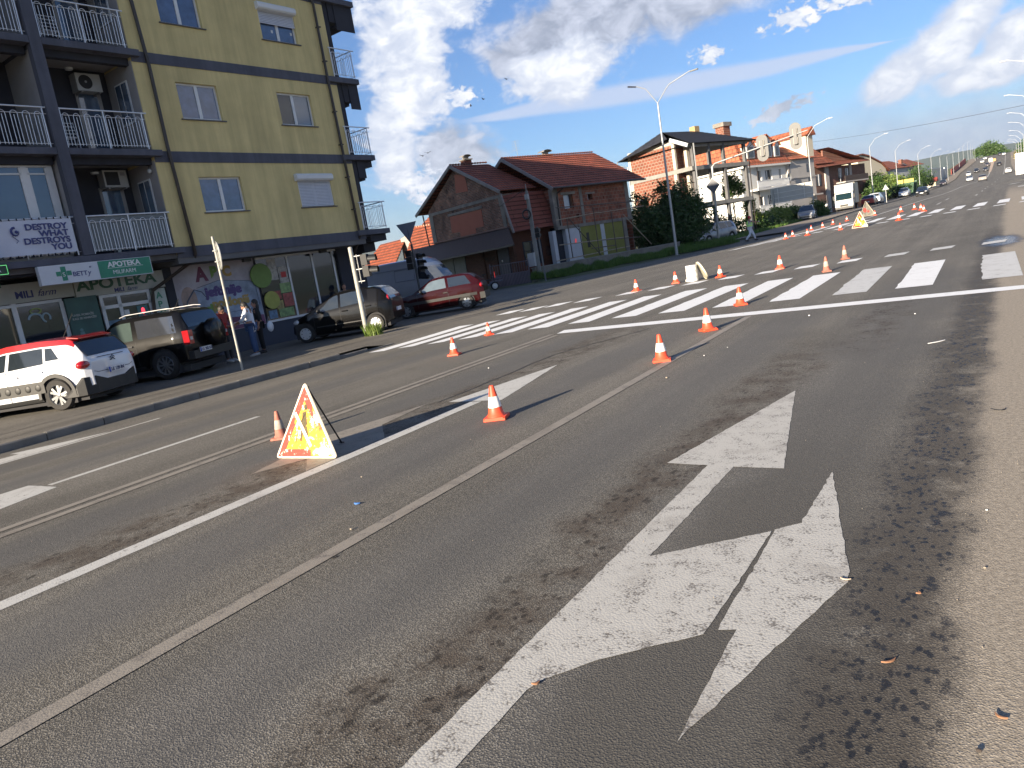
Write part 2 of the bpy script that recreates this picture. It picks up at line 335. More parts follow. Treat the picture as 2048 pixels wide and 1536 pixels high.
        arc=noi(ln.outputs['Value'],1.0,2,.5); cbn=N('ShaderNodeCombineXYZ'); L(ma('MULTIPLY',ln.outputs['Value'],1.3),cbn.inputs[0]); arc=noi(cbn.outputs[0],1.0,4,.7)
        c=mix(ma('MULTIPLY',ma('MULTIPLY',sm(arc,.56,.66),sm(Y,18,24)),ma('MULTIPLY',sm(Y,44,56,1,0),.3)),c,tuple(q*.5 for q in base))
    else: b.inputs['Roughness'].default_value=.85
    L(c,b.inputs['Base Color']); b.inputs['Specular IOR Level'].default_value=.35
    bu=N('ShaderNodeBump'); bu.inputs['Strength'].default_value=.45; bu.inputs['Distance'].default_value=.0035
    L(ma('ADD',ma('MULTIPLY',sm(g1.outputs[0],0,.8,1,0),1.0),ma('MULTIPLY',g2,.9)),bu.inputs['Height']); L(bu.outputs[0],b.inputs['Normal'])
    return m
ASPH=asphalt('asphalt_road',(.172,.161,.139)); PAV=asphalt('asphalt_pavement',(.18,.165,.14),False,1.3); EARTH=M('earth',(.10,.085,.055),.95,var=.3,sc=.8)
def frange(a,b,s):
    n=max(1,int(round((b-a)/s))); return [a+(b-a)*i/n for i in range(n+1)]
def sheet(name,xs,ys,zf,mat,kind='structure',parent=None,xf=None):
    v=[];f=[]
    for y in ys:
        for x in xs:
            X=xf(x,y) if xf else x; v.append((X,y,zf(X,y)))
    n=len(xs)
    for j in range(len(ys)-1):
        for i in range(n-1): f.append((j*n+i,j*n+i+1,(j+1)*n+i+1,(j+1)*n+i))
    me=D.meshes.new(name); me.from_pydata(v,[],f); me.materials.append(mat); me.polygons.foreach_set('use_smooth',[True]*len(f))
    o=mobj(name,me,parent,kind=kind); return o
YS=frange(-14,24,1)[:-1]+frange(24,60,1)[:-1]+frange(60,120,2.5)[:-1]+frange(120,640,10)
# main carriageway: fine over x; beyond y=60 narrows to the ramp
XS=frange(-13.85,-8,.45)[:-1]+frange(-8,10,1.0)
def roadx(x,y):
    t=sst(56,80,y); l=-13.85+(-13.6+13.85)*t; r=10+(5.2-10)*t
    if y>400: r=5.2+(y-400)*.012; l=-13.6+min(4.2,(y-400)*.055)
    return l+(x+13.85)/23.85*(r-l)
road=sheet('road',XS,YS,zg,ASPH,xf=roadx)
# junction mouth of the side street, west of the carriageway
def sidez(x,y): return zg(x,y)+(0 if x>-13.9 else -.0)
jn=sheet('side_street',frange(-34,-13.85,.9),frange(24,60,1.2),lambda x,y: zb(x,y)-(.003 if x>-13.86 else 0)+(-.14*(1-sst(13,24,y))),ASPH)
def pavz(x,y):
    z=zb(x,y)
    if y>14: z-=.14*(1-sst(13,24,y))*sst(-15.2,-13.85,x)
    return z
pav=sheet('pavement',frange(-34,-15.2,2)[:-1]+frange(-15.2,-13.85,.27),frange(-14,24,1),pavz,PAV)
sheet('far_pavement',frange(-17.6,-13.75,.6),frange(60,100,2)[:-1]+frange(100,640,10),lambda x,y: zb(x,y)+.13,M('dusty_paving',(.21,.18,.145),.9,var=.18,sc=.7,bump=.3,bs=20),xf=lambda x,y:x+(min(4.2,(y-400)*.055) if y>400 else 0)+max(0,0))
sheet('right_pavement',frange(6.2,16,1.2),frange(60,100,2)[:-1]+frange(100,640,10),lambda x,y: zb(x,y)+.11,MATS['dusty_paving'],xf=lambda x,y:x-1.0+(max(0,(y-400)*.012)))
def terr(x,y):
    d=max(0,-17-x,x-9); z=zb(0,min(y,640))-.05
    if y>260: z-=min(max(0,z-1.5),d*.45)      # the approach ramp stands on an embankment
    if y>640: z=lerp([(640,14),(900,3),(9000,3)],y) if d<=0 else min(z,2)
    return z-.25+ (0 if d<=0 else min(.2,d*.05))
sheet('ground',[-2500,-900,-400,-200,-120,-80,-60,-50]+frange(-45,-17,2)+[-16,-10,0,7,9,12,15,20,26,33,40,55,80,140,300,800,2500],[-900,-300,-100,-40,-14]+frange(0,260,8)[1:]+frange(260,640,12)[1:]+[700,800,900,1200,2000,4000],terr,M('dry_grass',(.075,.085,.035),.95,var=.4,sc=.15))
# kerb: every stone its own piece
kerb=D.objects.new('kerb',None); COL.objects.link(kerb); kerb['kind']='structure'
KM=M('kerb_concrete',(.17,.16,.145),.9,var=.2,sc=3,bump=.5,bs=90,dirt=.35)
kb=MB(); e=.012
kb.prism([(0,.008,-.13),(.115,.008,-.13),(.115,.008,.118),(.095,.008,.14),(0,.008,.14)],(0,.984,0)); km=kb.mesh('stone',KM)
for i in range(-9,15):
    o=mobj('stone',km,kerb,(-13.9+random.uniform(-.006,.006),i,-.137+random.uniform(-.004,.004))); o.rotation_euler=(0,0,random.uniform(-.006,.006))
    if i>12: o.scale=(1,1,1-.35*(i-12)); 
kb=MB(); kb.box(0,.01,-.1,.16,1.98,.13); km=kb.mesh('stone',KM)
for i in range(30,110):   # far kerb on the left
    y=2*i; mobj('stone',km,kerb,(-13.78,y,zb(-13.8,y)+.01))
# ---------------------------------------------------------------- painted markings
def paint(name,col,wear=.35,sc=9,rough=.7):
    m,t,b=ntree(name); N=t.nodes.new; L=t.links.new
    tcn=N('ShaderNodeTexCoord'); n=N('ShaderNodeTexNoise'); n.inputs['Scale'].default_value=sc; n.inputs['Detail'].default_value=9; n.inputs['Roughness'].default_value=.75; L(tcn.outputs['Object'],n.inputs['Vector'])
    g=N('ShaderNodeTexVoronoi'); g.inputs['Scale'].default_value=95; L(tcn.outputs['Object'],g.inputs['Vector'])
    n2=N('ShaderNodeTexNoise'); n2.inputs['Scale'].default_value=1.7; n2.inputs['Detail'].default_value=7; n2.inputs['Roughness'].default_value=.65; L(tcn.outputs['Object'],n2.inputs['Vector'])
    a=N('ShaderNodeMath'); a.operation='MULTIPLY_ADD'; L(g.outputs[0],a.inputs[0]); a.inputs[1].default_value=.32; L(n.outputs[0],a.inputs[2])
    mr=N('ShaderNodeMapRange'); mr.interpolation_type='SMOOTHSTEP'; L(a.outputs[0],mr.inputs[0]); mr.inputs[1].default_value=.80-wear*.28; mr.inputs[2].default_value=.93-wear*.2; mr.inputs[4].default_value=.9
    m2=N('ShaderNodeMapRange'); m2.interpolation_type='SMOOTHSTEP'; L(n2.outputs[0],m2.inputs[0]); m2.inputs[1].default_value=.5; m2.inputs[2].default_value=.72; m2.inputs[4].default_value=wear*1.3
    x=N('ShaderNodeMix'); x.data_type='RGBA'; L(m2.outputs[0],x.inputs[0]); x.inputs[6].default_value=(*col,1); x.inputs[7].default_value=(col[0]*.42,col[1]*.38,col[2]*.35,1)
    y=N('ShaderNodeMix'); y.data_type='RGBA'; L(mr.outputs[0],y.inputs[0]); L(x.outputs[2],y.inputs[6]); y.inputs[7].default_value=(.12,.11,.1,1)
    L(y.outputs[2],b.inputs['Base Color']); b.inputs['Roughness'].default_value=rough
    bu=N('ShaderNodeBump'); bu.inputs['Strength'].default_value=.3; bu.inputs['Distance'].default_value=.004; bu.invert=True; L(g.outputs[0],bu.inputs['Height']); L(bu.outputs[0],b.inputs['Normal'])
    return m
WN_=paint('fresh_white_paint',(.70,.72,.74),.12); WO=paint('worn_white_paint',(.42,.415,.39),.42,7); WT=paint('old_tan_paint',(.235,.215,.185),.45,6); WC=paint('crossing_white_paint',(.50,.51,.51),.25,5); WS=paint('white_line_paint',(.46,.46,.44),.25,10)
def mark(name,quads,mat,dz=.005,step=.8,label=None,jag=0):
    mb=MB(); mb.keep=1
    near=max(p[1] for q in quads for p in q)<9.5
    if near: step=.14; dz=.0022+(dz-.005)*.6
    for q in quads:
        if len(q)==3: q=list(q)+[q[2]]
        a,b_,c_,d=[Vector((p[0],p[1],0)) for p in q]
        nu=max(1,min(40,int(max((b_-a).length,(c_-d).length)/step+.99))); nv=max(1,min(60,int(max((d-a).length,(c_-b_).length)/step+.99)))
        if jag: nv=max(nv,14)
        for i in range(nu):
            for j in range(nv):
                P=[]
                for u,v in ((i,j),(i+1,j),(i+1,j+1),(i,j+1)):
                    s,t=u/nu,v/nv; p=(a*(1-s)+b_*s)*(1-t)+(d*(1-s)+c_*s)*t
                    if jag and u==0: p.x+=jag*math.sin(v*7.3+a.x*3)*random.uniform(.3,1)*0+jag*(noise.noise((a.x*5,v*1.7,0)))
                    if near: p.x+=.007*noise.noise((p.x*14,p.y*14,1))+.004*noise.noise((p.x*45,p.y*45,5)); p.y+=.008*noise.noise((p.x*12,p.y*12,9))
                    k=max(1,p.y/18); P.append((p.x,p.y,zg(p.x,p.y)+dz*min(k,6)))
                mb.quad(*P)
    o=mb.obj(name,mat,road,label=label); return o
def markpoly(name,P,mat,dz=.0025,label=None,st=.05,amp=1):
    """one painted shape from its outline, with slightly ragged edges"""
    Q=[]
    for (x0,y0),(x1,y1) in zip(P,P[1:]+P[:1]):
        n=max(1,int(math.hypot(x1-x0,y1-y0)/st))
        for i in range(n):
            x,y=x0+(x1-x0)*i/n,y0+(y1-y0)*i/n; x+=amp*(.006*noise.noise((x*16,y*16,1))+.005*noise.noise((x*50,y*50,5))); y+=amp*(.006*noise.noise((x*13,y*13,9))+.005*noise.noise((x*47,y*47,2))); Q.append((x,y,zg(x,y)+dz))
    mb=MB(); mb.keep=1; mb.quad(*Q); return mb.obj(name,mat,road,label=label)
def line(name,x0,x1,w,y0,y1,mat,**k): return mark(name,[[(x0-w/2,y0),(x0+w/2,y0),(x1+w/2,y1),(x1-w/2,y1)]],mat,**k)
# near arrow (straight on + right turn)
markpoly('lane_arrow',[(-1.76,-4),(-1.57,-4),(-1.57,2.07),(-1.55,2.14),(-1.40,2.34),(-1.07,2.63),(-1.065,2.75),(-1.06,3.71),(-1.57,3.29),(-1.565,4.0),(-1.56,4.74),(-1.23,4.72),(-1.63,6.94),(-2.05,4.80),(-1.745,4.76),(-1.75,2.0)],WO,label='worn white straight arrow with a stub branching right')
markpoly('turn_arrowhead',[(-1.03,2.68),(-.955,2.70),(-.95,2.34),(-.94,1.98),(-.82,2.46),(-.62,3.21),(-.63,3.31),(-.93,4.68),(-.94,3.84),(-1.045,3.73)],WO,label='worn white arrowhead pointing right',amp=1.5)
# second lane
line('lane_arrow_stem',-5.33,-5.33,.17,-6,7.02,WS)
markpoly('lane_arrow',[(-5.77,7.05),(-4.97,7.05),(-5.41,9.21)],WS,dz=.0032,label='white arrow tip beyond the leaning triangle',st=.1)
markpoly('old_arrow_patch',[(-6.06,4.28),(-5.81,4.77),(-5.43,4.42),(-5.43,5.5),(-5.95,6.03),(-6.08,7.0),(-6.39,5.62)],WT,dz=.0028,label='half scraped grey remains of an older arrow',amp=2)
line('lane_line',-3.49,-3.60,.125,-10,12.62,WT,label='faded tan lane line')
line('lane_line',-7.36,-7.52,.12,-10,12.75,WT); line('lane_line',-7.13,-7.30,.12,-10,12.55,WT)
line('lane_line',-8.86,-8.93,.11,3.75,6.65,WS); line('lane_line',-8.86,-8.9,.11,-8,.2,WS)
mark('lane_arrow',[[(-9.35,2.4),(-8.2,2.3),(-8.60,3.70),(-9.27,3.71)]],WS,label='white arrow tail at the left edge of the middle lane')
line('lane_line',-12.30,-12.42,.10,-6,7.25,WS)
mark('lane_arrow',[[(-13.15,4.2),(-12.5,3.6),(-12.47,5.25),(-13.0,5.3)],[(-13.35,5.2),(-12.5,5.2),(-12.56,6.42)]],WS,dz=.006,label='worn arrow beside the kerb')
# stop line and zebra crossing
mark('stop_line',[[(-7.42,12.78),(.24,12.78),(.25,13.22),(-7.51,13.26)],[(.24,12.78),(4.5,12.78),(4.5,13.22),(.25,13.22)]],WN_,dz=.006,step=1)
zr=[-7.0,-5.95,-4.86,-3.75,-2.64,-1.55,-.47]
xb=[-8.0,-7.04,-5.98,-4.85,-3.74,-2.60,-1.57,-.30]; xt=[-8.20,-7.1,-6.02,-4.92,-3.83,-2.72,-1.65,-.36]
for i,(a,b_) in enumerate(zip(xb,xt)):
    if i==0: continue
    mark('crosswalk_stripe',[[(a,14.53),(a+.57,14.53),(b_+.60,19.38),(b_,19.32)]],WC if i in(5,7) else WN_,jag=.05)
for a,b_,y0,y1 in ((-8.0,-8.2,14.32,19.1),(-8.91,-9.05,14.08,18.7),(-9.72,-9.95,13.88,18.14),(-10.75,-10.8,13.9,17.8),(-11.7,-11.65,13.87,17.7),(-12.69,-12.55,13.9,17.66),(-13.5,-13.4,13.7,17.5)):
    mark('crosswalk_stripe',[[(a,y0),(a+.52,y0+.02),(b_+.52,y1+.02),(b_,y1)]],WN_)
for a in (.78,1.87,2.96): mark('crosswalk_stripe',[[(a,14.53),(a+.55,14.53),(a+.52,19.4),(a-.03,19.4)]],WC)
# dashed stop marks beyond the crossing
for i,(x,y) in enumerate([(-13.3,19.3),(-12.5,19.4),(-11.8,19.75),(-10.9,20.0),(-9.76,20.6),(-8.86,20.95),(-7.95,21.35),(-6.98,21.75),(-5.98,22.02),(-4.93,22.2),(-3.83,22.4),(-2.66,22.5),(-1.58,22.72),(-.42,22.5),(.8,22.6)]):
    mark('dash',[[(x,y),(x+.5,y+.1),(x+.56,y+.95),(x+.04,y+.80)]],WN_ if i<11 else WC)
# second crossing, 45 m on
for i,(a,b_) in enumerate([(-9.9,-9.6),(-8.75,-8.4),(-7.6,-7.3),(-6.53,-6.45),(-5.42,-5.35),(-4.37,-4.3),(-3.34,-3.25),(-2.26,-2.15),(-1.2,-1.05),(-.1,.05),(1.0,1.1)]):
    mark('crosswalk_stripe',[[(a,47.9),(a+.55,47.9),(b_+.52,53.4),(b_,53.3)]],WN_)
    mark('dash',[[(a-.2,45.3),(a+.35,45.3),(a+.42,46.0),(a-.1,45.95)]],WN_)
for a,b_,y0,y1 in ((-13.1,-12.0,43.2,50.8),(-12.1,-11.1,43.6,51.2),(-11.1,-10.3,44,52)):
    mark('crosswalk_stripe',[[(a,y0),(a+.5,y0+.2),(b_+.5,y1+.2),(b_,y1)]],WN_)
# centre line and lane dashes of the far road
line('lane_line',-7.9,-6.6,.28,48.5,119,WO,step=3); line('lane_line',-6.6,-6.3,.25,119,181,WO,step=4)
line('lane_line',-6.3,-3.0,.3,181,241,WO,step=5); line('lane_line',-3.0,-2.5,.35,241,372,WO,step=6)
for x,y0 in ((-1.6,76),(-1.4,92),(-1.3,108),(-1.2,124),(-.8,148),(-.4,172),(0,196),(.3,222),(-10.1,82),(-10.2,100),(-10.2,120),(-10.1,142),(-9.6,166),(-9,192),(-8.4,222),(-3.9,66),(-3.9,78)):
    line('dash',x,x,.16,y0,y0+5,WO,step=2)
mark('road_arrow',[[(1.5,84),(2.3,84),(2.4,90),(1.6,90)]],WO); mark('road_arrow',[[(1.0,112),(2.4,112),(2.0,118),(1.6,118)]],WO)
line('lane_line',1.6,4.2,.2,300,500,WO,step=8)
mark('median_paint',[[(-2.9,360),(-2.1,360),(-.9,450),(-2.3,450)]],M('pale_median',(.42,.33,.26),.9),dz=.01,step=5)
# thin seams and cracks sealed with tar
TAR=M('tar',(.022,.02,.019),.6)
def seam(pts,w=.02,name='tar_seam',mat=None):
    mb=MB(); mb.keep=1; P=[]
    for (x0,y0),(x1,y1) in zip(pts,pts[1:]):
        n=max(1,int(math.hypot(x1-x0,y1-y0)/.35))
        for i in range(n): P.append((x0+(x1-x0)*i/n,y0+(y1-y0)*i/n))
    P.append(pts[-1]); P=[(x+noise.noise((x*1.3,y*1.3,2))*.07,y+noise.noise((x*1.3,y*1.3,7))*.07) for x,y in P]
    for k in range(len(P)-1):
        (x0,y0),(x1,y1)=P[k],P[k+1]; d=math.hypot(x1-x0,y1-y0) or 1; nx,ny=(y1-y0)/d*w,-(x1-x0)/d*w
        z0=zg if x0>-13.86 or y0>24 else pavz
        f=lambda x,y:(x,y,z0(x,y)+.004)
        mb.quad(f(x0-nx,y0-ny),f(x0+nx,y0+ny),f(x1+nx,y1+ny),f(x1-nx,y1-ny))
    return mb.obj(name,mat or TAR,road)
seam([(-5.94,7.09),(-6.0,10.2),(-5.24,12.3)],.012); seam([(-15.25,3),(-15.3,9),(-15.45,15.5),(-15.0,19)],.02); seam([(-15.0,19),(-14.2,22.3),(-15.5,25.5),(-17.5,27.5)],.03)
seam([(-14.4,3),(-14.5,13.5)],.01); seam([(-17,22),(-14.5,27),(-12.5,31),(-9.5,35)],.025)
seam([(-16,27.5),(-13,33),(-9.5,40)],.02); 
for x,y in ((-3.47,2.9),(-3.50,1.25)): mark('tar_spot',[[(x-.012,y-.02),(x+.010,y-.016),(x+.009,y+.018),(x-.008,y+.02)]],TAR,dz=.0075)
# ================================================================ APARTMENT BUILDING  (local x = outwards, y = along the street, z up)
YEL=M('yellow_render',(.70,.57,.27),.93,var=.08,sc=1.2,bump=.5,bs=140,dirt=.14,streak=1.3)
GRY=M('slate_grey_render',(.095,.10,.13),.9,var=.14,sc=2,bump=.2,bs=120,streak=1.5)
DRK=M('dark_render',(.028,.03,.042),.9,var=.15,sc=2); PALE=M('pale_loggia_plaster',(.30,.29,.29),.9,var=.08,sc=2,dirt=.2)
PVC=M('white_pvc',(.62,.63,.64),.4,var=.04); GLS=M('window_glass',(.05,.08,.13),.05,var=.2,sc=.7,spec=1.0,coat=.6)
CURT_SKY=M('blue_curtain_sky_glass',(.055,.085,.17),.12,var=.35,sc=3,spec=.9,coat=.5); SLAT=M('shutter_slats',(.50,.52,.58),.5,var=.05)  # blue panes: curtain blue plus sky reflection painted into the colour
PIPE=M('brown_downpipe',(.035,.026,.022),.45,var=.1); STEEL=M('stainless_rail',(.62,.65,.70),.35,metal=.35,var=.06); SILL=M('dark_sill',(.09,.085,.085),.6)
BP=thing('apartment_building','yellow rendered apartment block with slate grey bands, barred balconies and shops at street level','building',(-20.9,14,0),R(-2.69))
def part(mb,name,mat,parent=None,**k): return mb.obj(name,mat,parent or BP,**k)
fF=lambda s,z,w:(w,s,z)
WIN=[(1.24,10.31,2.66,11.45),(4.95,10.3,6.48,11.3),(1.26,7.47,2.68,8.57),(5.04,7.46,6.53,8.57),(1.31,4.6,2.84,5.7),(5.15,4.6,6.68,5.62)]
mb=MB(); wallcells(mb,0,7.95,3.35,14.2,WIN,fF,.16)
mb.quad((0,7.95,3.35),(0,7.95,14.2),(-22,7.95,14.2),(-22,7.95,3.35)); mb.quad((0,0,3.35),(0,0,14.2),(-1.6,0,14.2),(-1.6,0,3.35))
part(mb,'wall',YEL)
for z0,z1 in ((3.27,3.6),(6.14,6.47),(9.03,9.34),(11.9,12.2)): mb=MB(); mb.box(.004,.0,z0,.022,7.94,z1); part(mb,'grey_band',GRY)
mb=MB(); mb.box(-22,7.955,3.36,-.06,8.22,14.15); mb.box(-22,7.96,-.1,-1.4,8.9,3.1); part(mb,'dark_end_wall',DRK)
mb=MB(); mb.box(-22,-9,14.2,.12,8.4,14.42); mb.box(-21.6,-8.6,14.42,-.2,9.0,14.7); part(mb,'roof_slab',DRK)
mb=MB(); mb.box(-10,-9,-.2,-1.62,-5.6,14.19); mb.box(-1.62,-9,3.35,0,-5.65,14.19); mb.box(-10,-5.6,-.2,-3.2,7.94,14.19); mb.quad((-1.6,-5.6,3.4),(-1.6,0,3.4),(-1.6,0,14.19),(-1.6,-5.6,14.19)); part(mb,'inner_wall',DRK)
# soffit above the recessed shopfront
mb=MB(); mb.box(-1.6,-5.6,3.28,-.02,0,3.42); mb.box(-1.6,0,3.1,-.005,7.9,3.34); part(mb,'soffit',M('soffit_concrete',(.12,.12,.125),.9,var=.15,sc=2))
def pane(o,x0,y0,z0,y1,z1,mat=GLS,name='pane'):
    b=MB(); b.box(x0-.012,y0,z0,x0,y1,z1); return b.obj(name,mat,o)
def window(s0,z0,s1,z1,d=-.10,split=.5,mat=(GLS,GLS),sill=True,fr=.06,root=None,zt=None):
    root=root or BP; zt=zt or z1
    b=MB(); b.box(d-.05,s0,z0,d,s1,z0+fr); b.box(d-.05,s0,z1-fr,d,s1,z1); b.box(d-.05,s0,z0+fr,d,s0+fr,z1-fr); b.box(d-.05,s1-fr,z0+fr,d,s1,z1-fr)
    m=s0+(s1-s0)*split; b.box(d-.045,m-.055,z0+fr,d+.006,m+.055,z1-fr)
    w=b.obj('window',PVC,root)
    pane(w,d-.02,s0+fr,z0+fr,m-.055,z1-fr,mat[0]); pane(w,d-.02,m+.055,z0+fr,s1-fr,z1-fr,mat[1])
    if sill: b=MB(); b.box(-.12,s0-.07,z0-.035,.05,s1+.09,z0-.003); b.obj('sill',SILL,w)
    return w
w=window(*WIN[0],mat=(CURT_SKY,CURT_SKY)); b=MB(); b.box(-.09,1.25,11.3,-.02,2.65,11.44); b.obj('shutter_box',PVC,w)
w=window(*WIN[1],mat=(CURT_SKY,CURT_SKY))
def shutter(w,s0,s1,z0,z1,d=-.035,box=None):
    b=MB(); n=int((z1-z0)/.052)
    for i in range(n):
        za=z0+(z1-z0)*i/n; zz=z0+(z1-z0)*(i+1)/n
        b.hexa([(d-.02,s0,za),(d+.004,s0,za),(d+.004,s1,za),(d-.02,s1,za),(d-.02,s0,zz-.008),(d-.004,s0,zz-.008),(d-.004,s1,zz-.008),(d-.02,s1,zz-.008)])
    b.obj('shutter',SLAT,w); b=MB(); b.box(d-.02,s0-.03,z0,d+.015,s0-.002,z1); b.box(d-.02,s1+.002,z0,d+.015,s1+.03,z1); b.obj('guide_rail',PVC,w)
    s0,s1,z0,z1=box; b=MB(); b.prism([(-.03,s0,z0),(.13,s0,z0+.02),(.17,s0,z0+.07),(.17,s0,z1-.06),(.12,s0,z1),(-.03,s0,z1)],(0,s1-s0,0)); b.obj('shutter_box',PVC,w,smooth=True)
shutter(w,4.99,6.44,10.86,11.28,box=(4.88,6.5,11.25,11.5)); 
for y,z in ((5.45,10.6),(6.28,10.62)): b=MB(); b.box(-.115,y,z,-.112,y+.08,z+.1); b.obj('sticker',M('white_sticker',(.6,.6,.6)),w)
window(*WIN[2],mat=(CURT_SKY,CURT_SKY)); w=window(*WIN[3],split=.47,mat=(M('dark_glass',(.012,.014,.022),.06,spec=.8),GLS)); window(*WIN[4],mat=(CURT_SKY,CURT_SKY))
w=window(*WIN[5]); shutter(w,5.19,6.64,4.63,5.52,box=(5.05,6.72,5.51,5.76))
# downpipes
def pipe(pts,name='downpipe',r=.05):
    b=MB(); b.tube(pts,r,8); o=part(b,name,PIPE,smooth=60)
    return o
o=pipe([(.1,7.18,12.35),(.1,7.46,11.8),(.1,7.46,9.15),(.09,7.5,7.7),(.09,7.55,3.4),(-.6,7.7,2.75)])
b=MB()
for z in (4.4,5.6,6.8,8,9.8,11,): b.box(.02,7.42,z,.17,7.56,z+.035)
b.obj('pipe_clip',PIPE,o)
o=pipe([(.1,.33,14.1),(.1,.37,10.8),(.1,.46,8.9),(.1,.45,6.6),(.1,.55,3.36),(-.1,.6,3.2),(-.95,-.5,2.45),(-1.0,-.56,1.9),(-1.0,-.58,.1)],r=.055)
# left bay: column, slabs, loggias
mb=MB(); mb.box(-.02,-2.8,3.6,.2,-2.5,14.19); mb.box(-1.6,-2.74,3.6,-.02,-2.56,14.19); mb.box(-.02,-5.95,3.3,.2,-5.6,14.19); part(mb,'column',GRY)
for z0,z1 in ((3.42,3.59),(6.3,6.47),(9.15,9.33),(12.0,12.18)):
    mb=MB(); mb.box(-1.6,-5.59,z0,.2-.003,-2.81,z1); mb.box(-1.6,-2.49,z0,.197,-.004,z1); mb.box(.024,-.0035,z0,.197,.19,z1); mb.box(.0,-2.81,z0,.197,-2.49,z1-.004) if z0<3.5 else None
    part(mb,'balcony_slab',GRY)
    mb=MB(); mb.box(-.35,-5.59,z0-.2,-.15,-2.82,z0-.003); mb.box(-.35,-2.48,z0-.2,-.15,-.005,z0-.003); part(mb,'beam',DRK)
    if z0>4: mb=MB(); mb.box(-1.59,-5.59,z0-.015,-.36,-2.82,z0-.004); mb.box(-1.59,-2.48,z0-.015,-.36,-.006,z0-.004); part(mb,'ceiling',PALE)
for z in (3.6,6.47,9.33,12.18):
    for q in ((-1.59,-.02,z+.002,-.02,-.004,z+2.6),(-1.0,-2.555,z+.002,-.03,-2.535,z+2.6),(-1.59,-2.76,z+.002,-.03,-2.745,z+2.6)): mb=MB(); mb.box(*q); part(mb,'loggia_side_wall',PALE)
for z in (3.6,6.47,9.33):
    b=MB(); b.box(-1.15,-.05,z+.95,-.45,-.021,z+2.15); w=part(b,'window',PVC); b=MB(); b.box(-1.1,-.062,z+1.0,-.82,-.051,z+2.1); b.box(-.76,-.062,z+1.0,-.5,-.051,z+2.1); b.obj('pane',GLS,w)
    b=MB(); b.box(-1.6,-1.05,z,-1.57,-.3,z+2.1); w=part(b,'balcony_door',PALE); b=MB(); b.box(-1.57,-.98,z+.1,-1.56,-.42,z+2.02); b.obj('pane',GLS,w)
# big window wall of the next flat
mb=MB(); mb.box(-.36,-5.58,3.62,-.3,-2.83,3.7); mb.box(-.36,-5.58,6.05,-.3,-2.83,6.2)
for a,b_ in ((-5.58,-5.45),(-4.62,-4.5),(-3.62,-3.48),(-2.98,-2.83)): mb.box(-.36,a,3.7,-.295,b_,6.05)
w=part(mb,'window',PVC,label='tall white framed window wall behind the lettered banner')
for a,b_ in ((-5.45,-4.62),(-4.5,-3.62),(-3.48,-2.98)): 
    b=MB(); b.box(-.345,a,3.7,-.335,b_,6.05); b.obj('pane',GLS,w); b=MB(); b.box(-.335,a,5.86,-.3,b_,5.9); b.box(-.335,a,3.72,-.3,a+.05,6.04); b.box(-.335,b_-.05,3.72,-.3,b_,6.04); b.obj('sash',PVC,w)
# railings
HP=MB(); N_=8; r=.085
HP.tube([(0,-r,0),(0,-r,.78)]+[(0,-r*math.cos(PI*k/N_),.78+r*math.sin(PI*k/N_)) for k in range(1,N_)]+[(0,r,.78),(0,r,0)],.009,5); HP.tube([(0,0,0),(0,0,.76)],.009,5); HPm=HP.mesh('bar',STEEL,60)
def railing(s0,s1,z,d=.1,n=8,label=None,sheet=False):
    b=MB(); b.tube([(d,s0-.03,z+1.03),(d,s1+.12,z+1.03)],.022,8); b.tube([(d,s0,z+.86),(d,s1+.05,z+.86)],.009,5); b.tube([(d,s0,z+.09),(d,s1+.05,z+.09)],.009,5)
    for y in (s0+.03,(s0+s1)/2+.02,s1-.03) if n>5 else (s0+.03,s1-.03): b.tube([(d,y,z),(d,y,z+1.02)],.018,6)
    o=part(b,'railing',STEEL,smooth=60,label=label)
    for i in range(n):
        y=s0+.16+(s1-s0-.32)*(i+(.5*0))/(n-1) if n>1 else s0
        h=mobj('bar',HPm,o,(d,y,z+.05))
    if sheet: c=MB(); c.box(d-.05,s0+.02,z+.05,d-.04,s1+.02,z+1.0); c.obj('screen',M('grey_screen',(.15,.17,.18),.7,var=.1),o)
    return o
railing(-2.48,-.12,3.62,sheet=True,label='barred railing backed by a grey screen'); railing(-2.48,-.12,6.5); railing(-2.48,-.12,9.36); railing(-2.48,-.12,12.2)
railing(-5.5,-2.86,3.62,n=9); railing(-5.5,-2.86,6.5,n=9); railing(-5.5,-2.86,9.36,n=9)
# corner balconies at the far end
for k,(z,s1) in enumerate(((3.61,9.17),(6.45,9.1),(9.3,9.0),(12.2,9.45))):
    mb=MB(); mb.box(-3.2,8.225,z-.19,.15,s1,z); mb.box(.026,7.46,z-.19,.15,8.225,z); part(mb,'balcony_slab',GRY)
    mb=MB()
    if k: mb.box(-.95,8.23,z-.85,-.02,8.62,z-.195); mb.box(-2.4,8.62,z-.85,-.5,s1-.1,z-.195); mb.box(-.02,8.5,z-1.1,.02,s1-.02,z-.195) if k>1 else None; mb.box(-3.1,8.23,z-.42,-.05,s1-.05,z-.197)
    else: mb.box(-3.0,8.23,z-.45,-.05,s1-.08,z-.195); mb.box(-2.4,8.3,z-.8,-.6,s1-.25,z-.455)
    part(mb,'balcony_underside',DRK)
    if k<3:
        railing(7.8,s1-.1,z+.02,n=4)
        b=MB(); b.tube([(.1,s1-.1,z+1.04),(-2.9,s1-.1,z+1.04)],.02,6); b.tube([(.1,s1-.1,z+.88),(-2.9,s1-.1,z+.88)],.009,5); b.tube([(.1,s1-.1,z+.1),(-2.9,s1-.1,z+.1)],.009,5); o=part(b,'railing',STEEL,label='side railing of a corner balcony')
        for i in range(9): h=mobj('bar',HPm,o,(-.15-.31*i,s1-.1,z+.07)); h.rotation_euler=(0,0,PI/2)
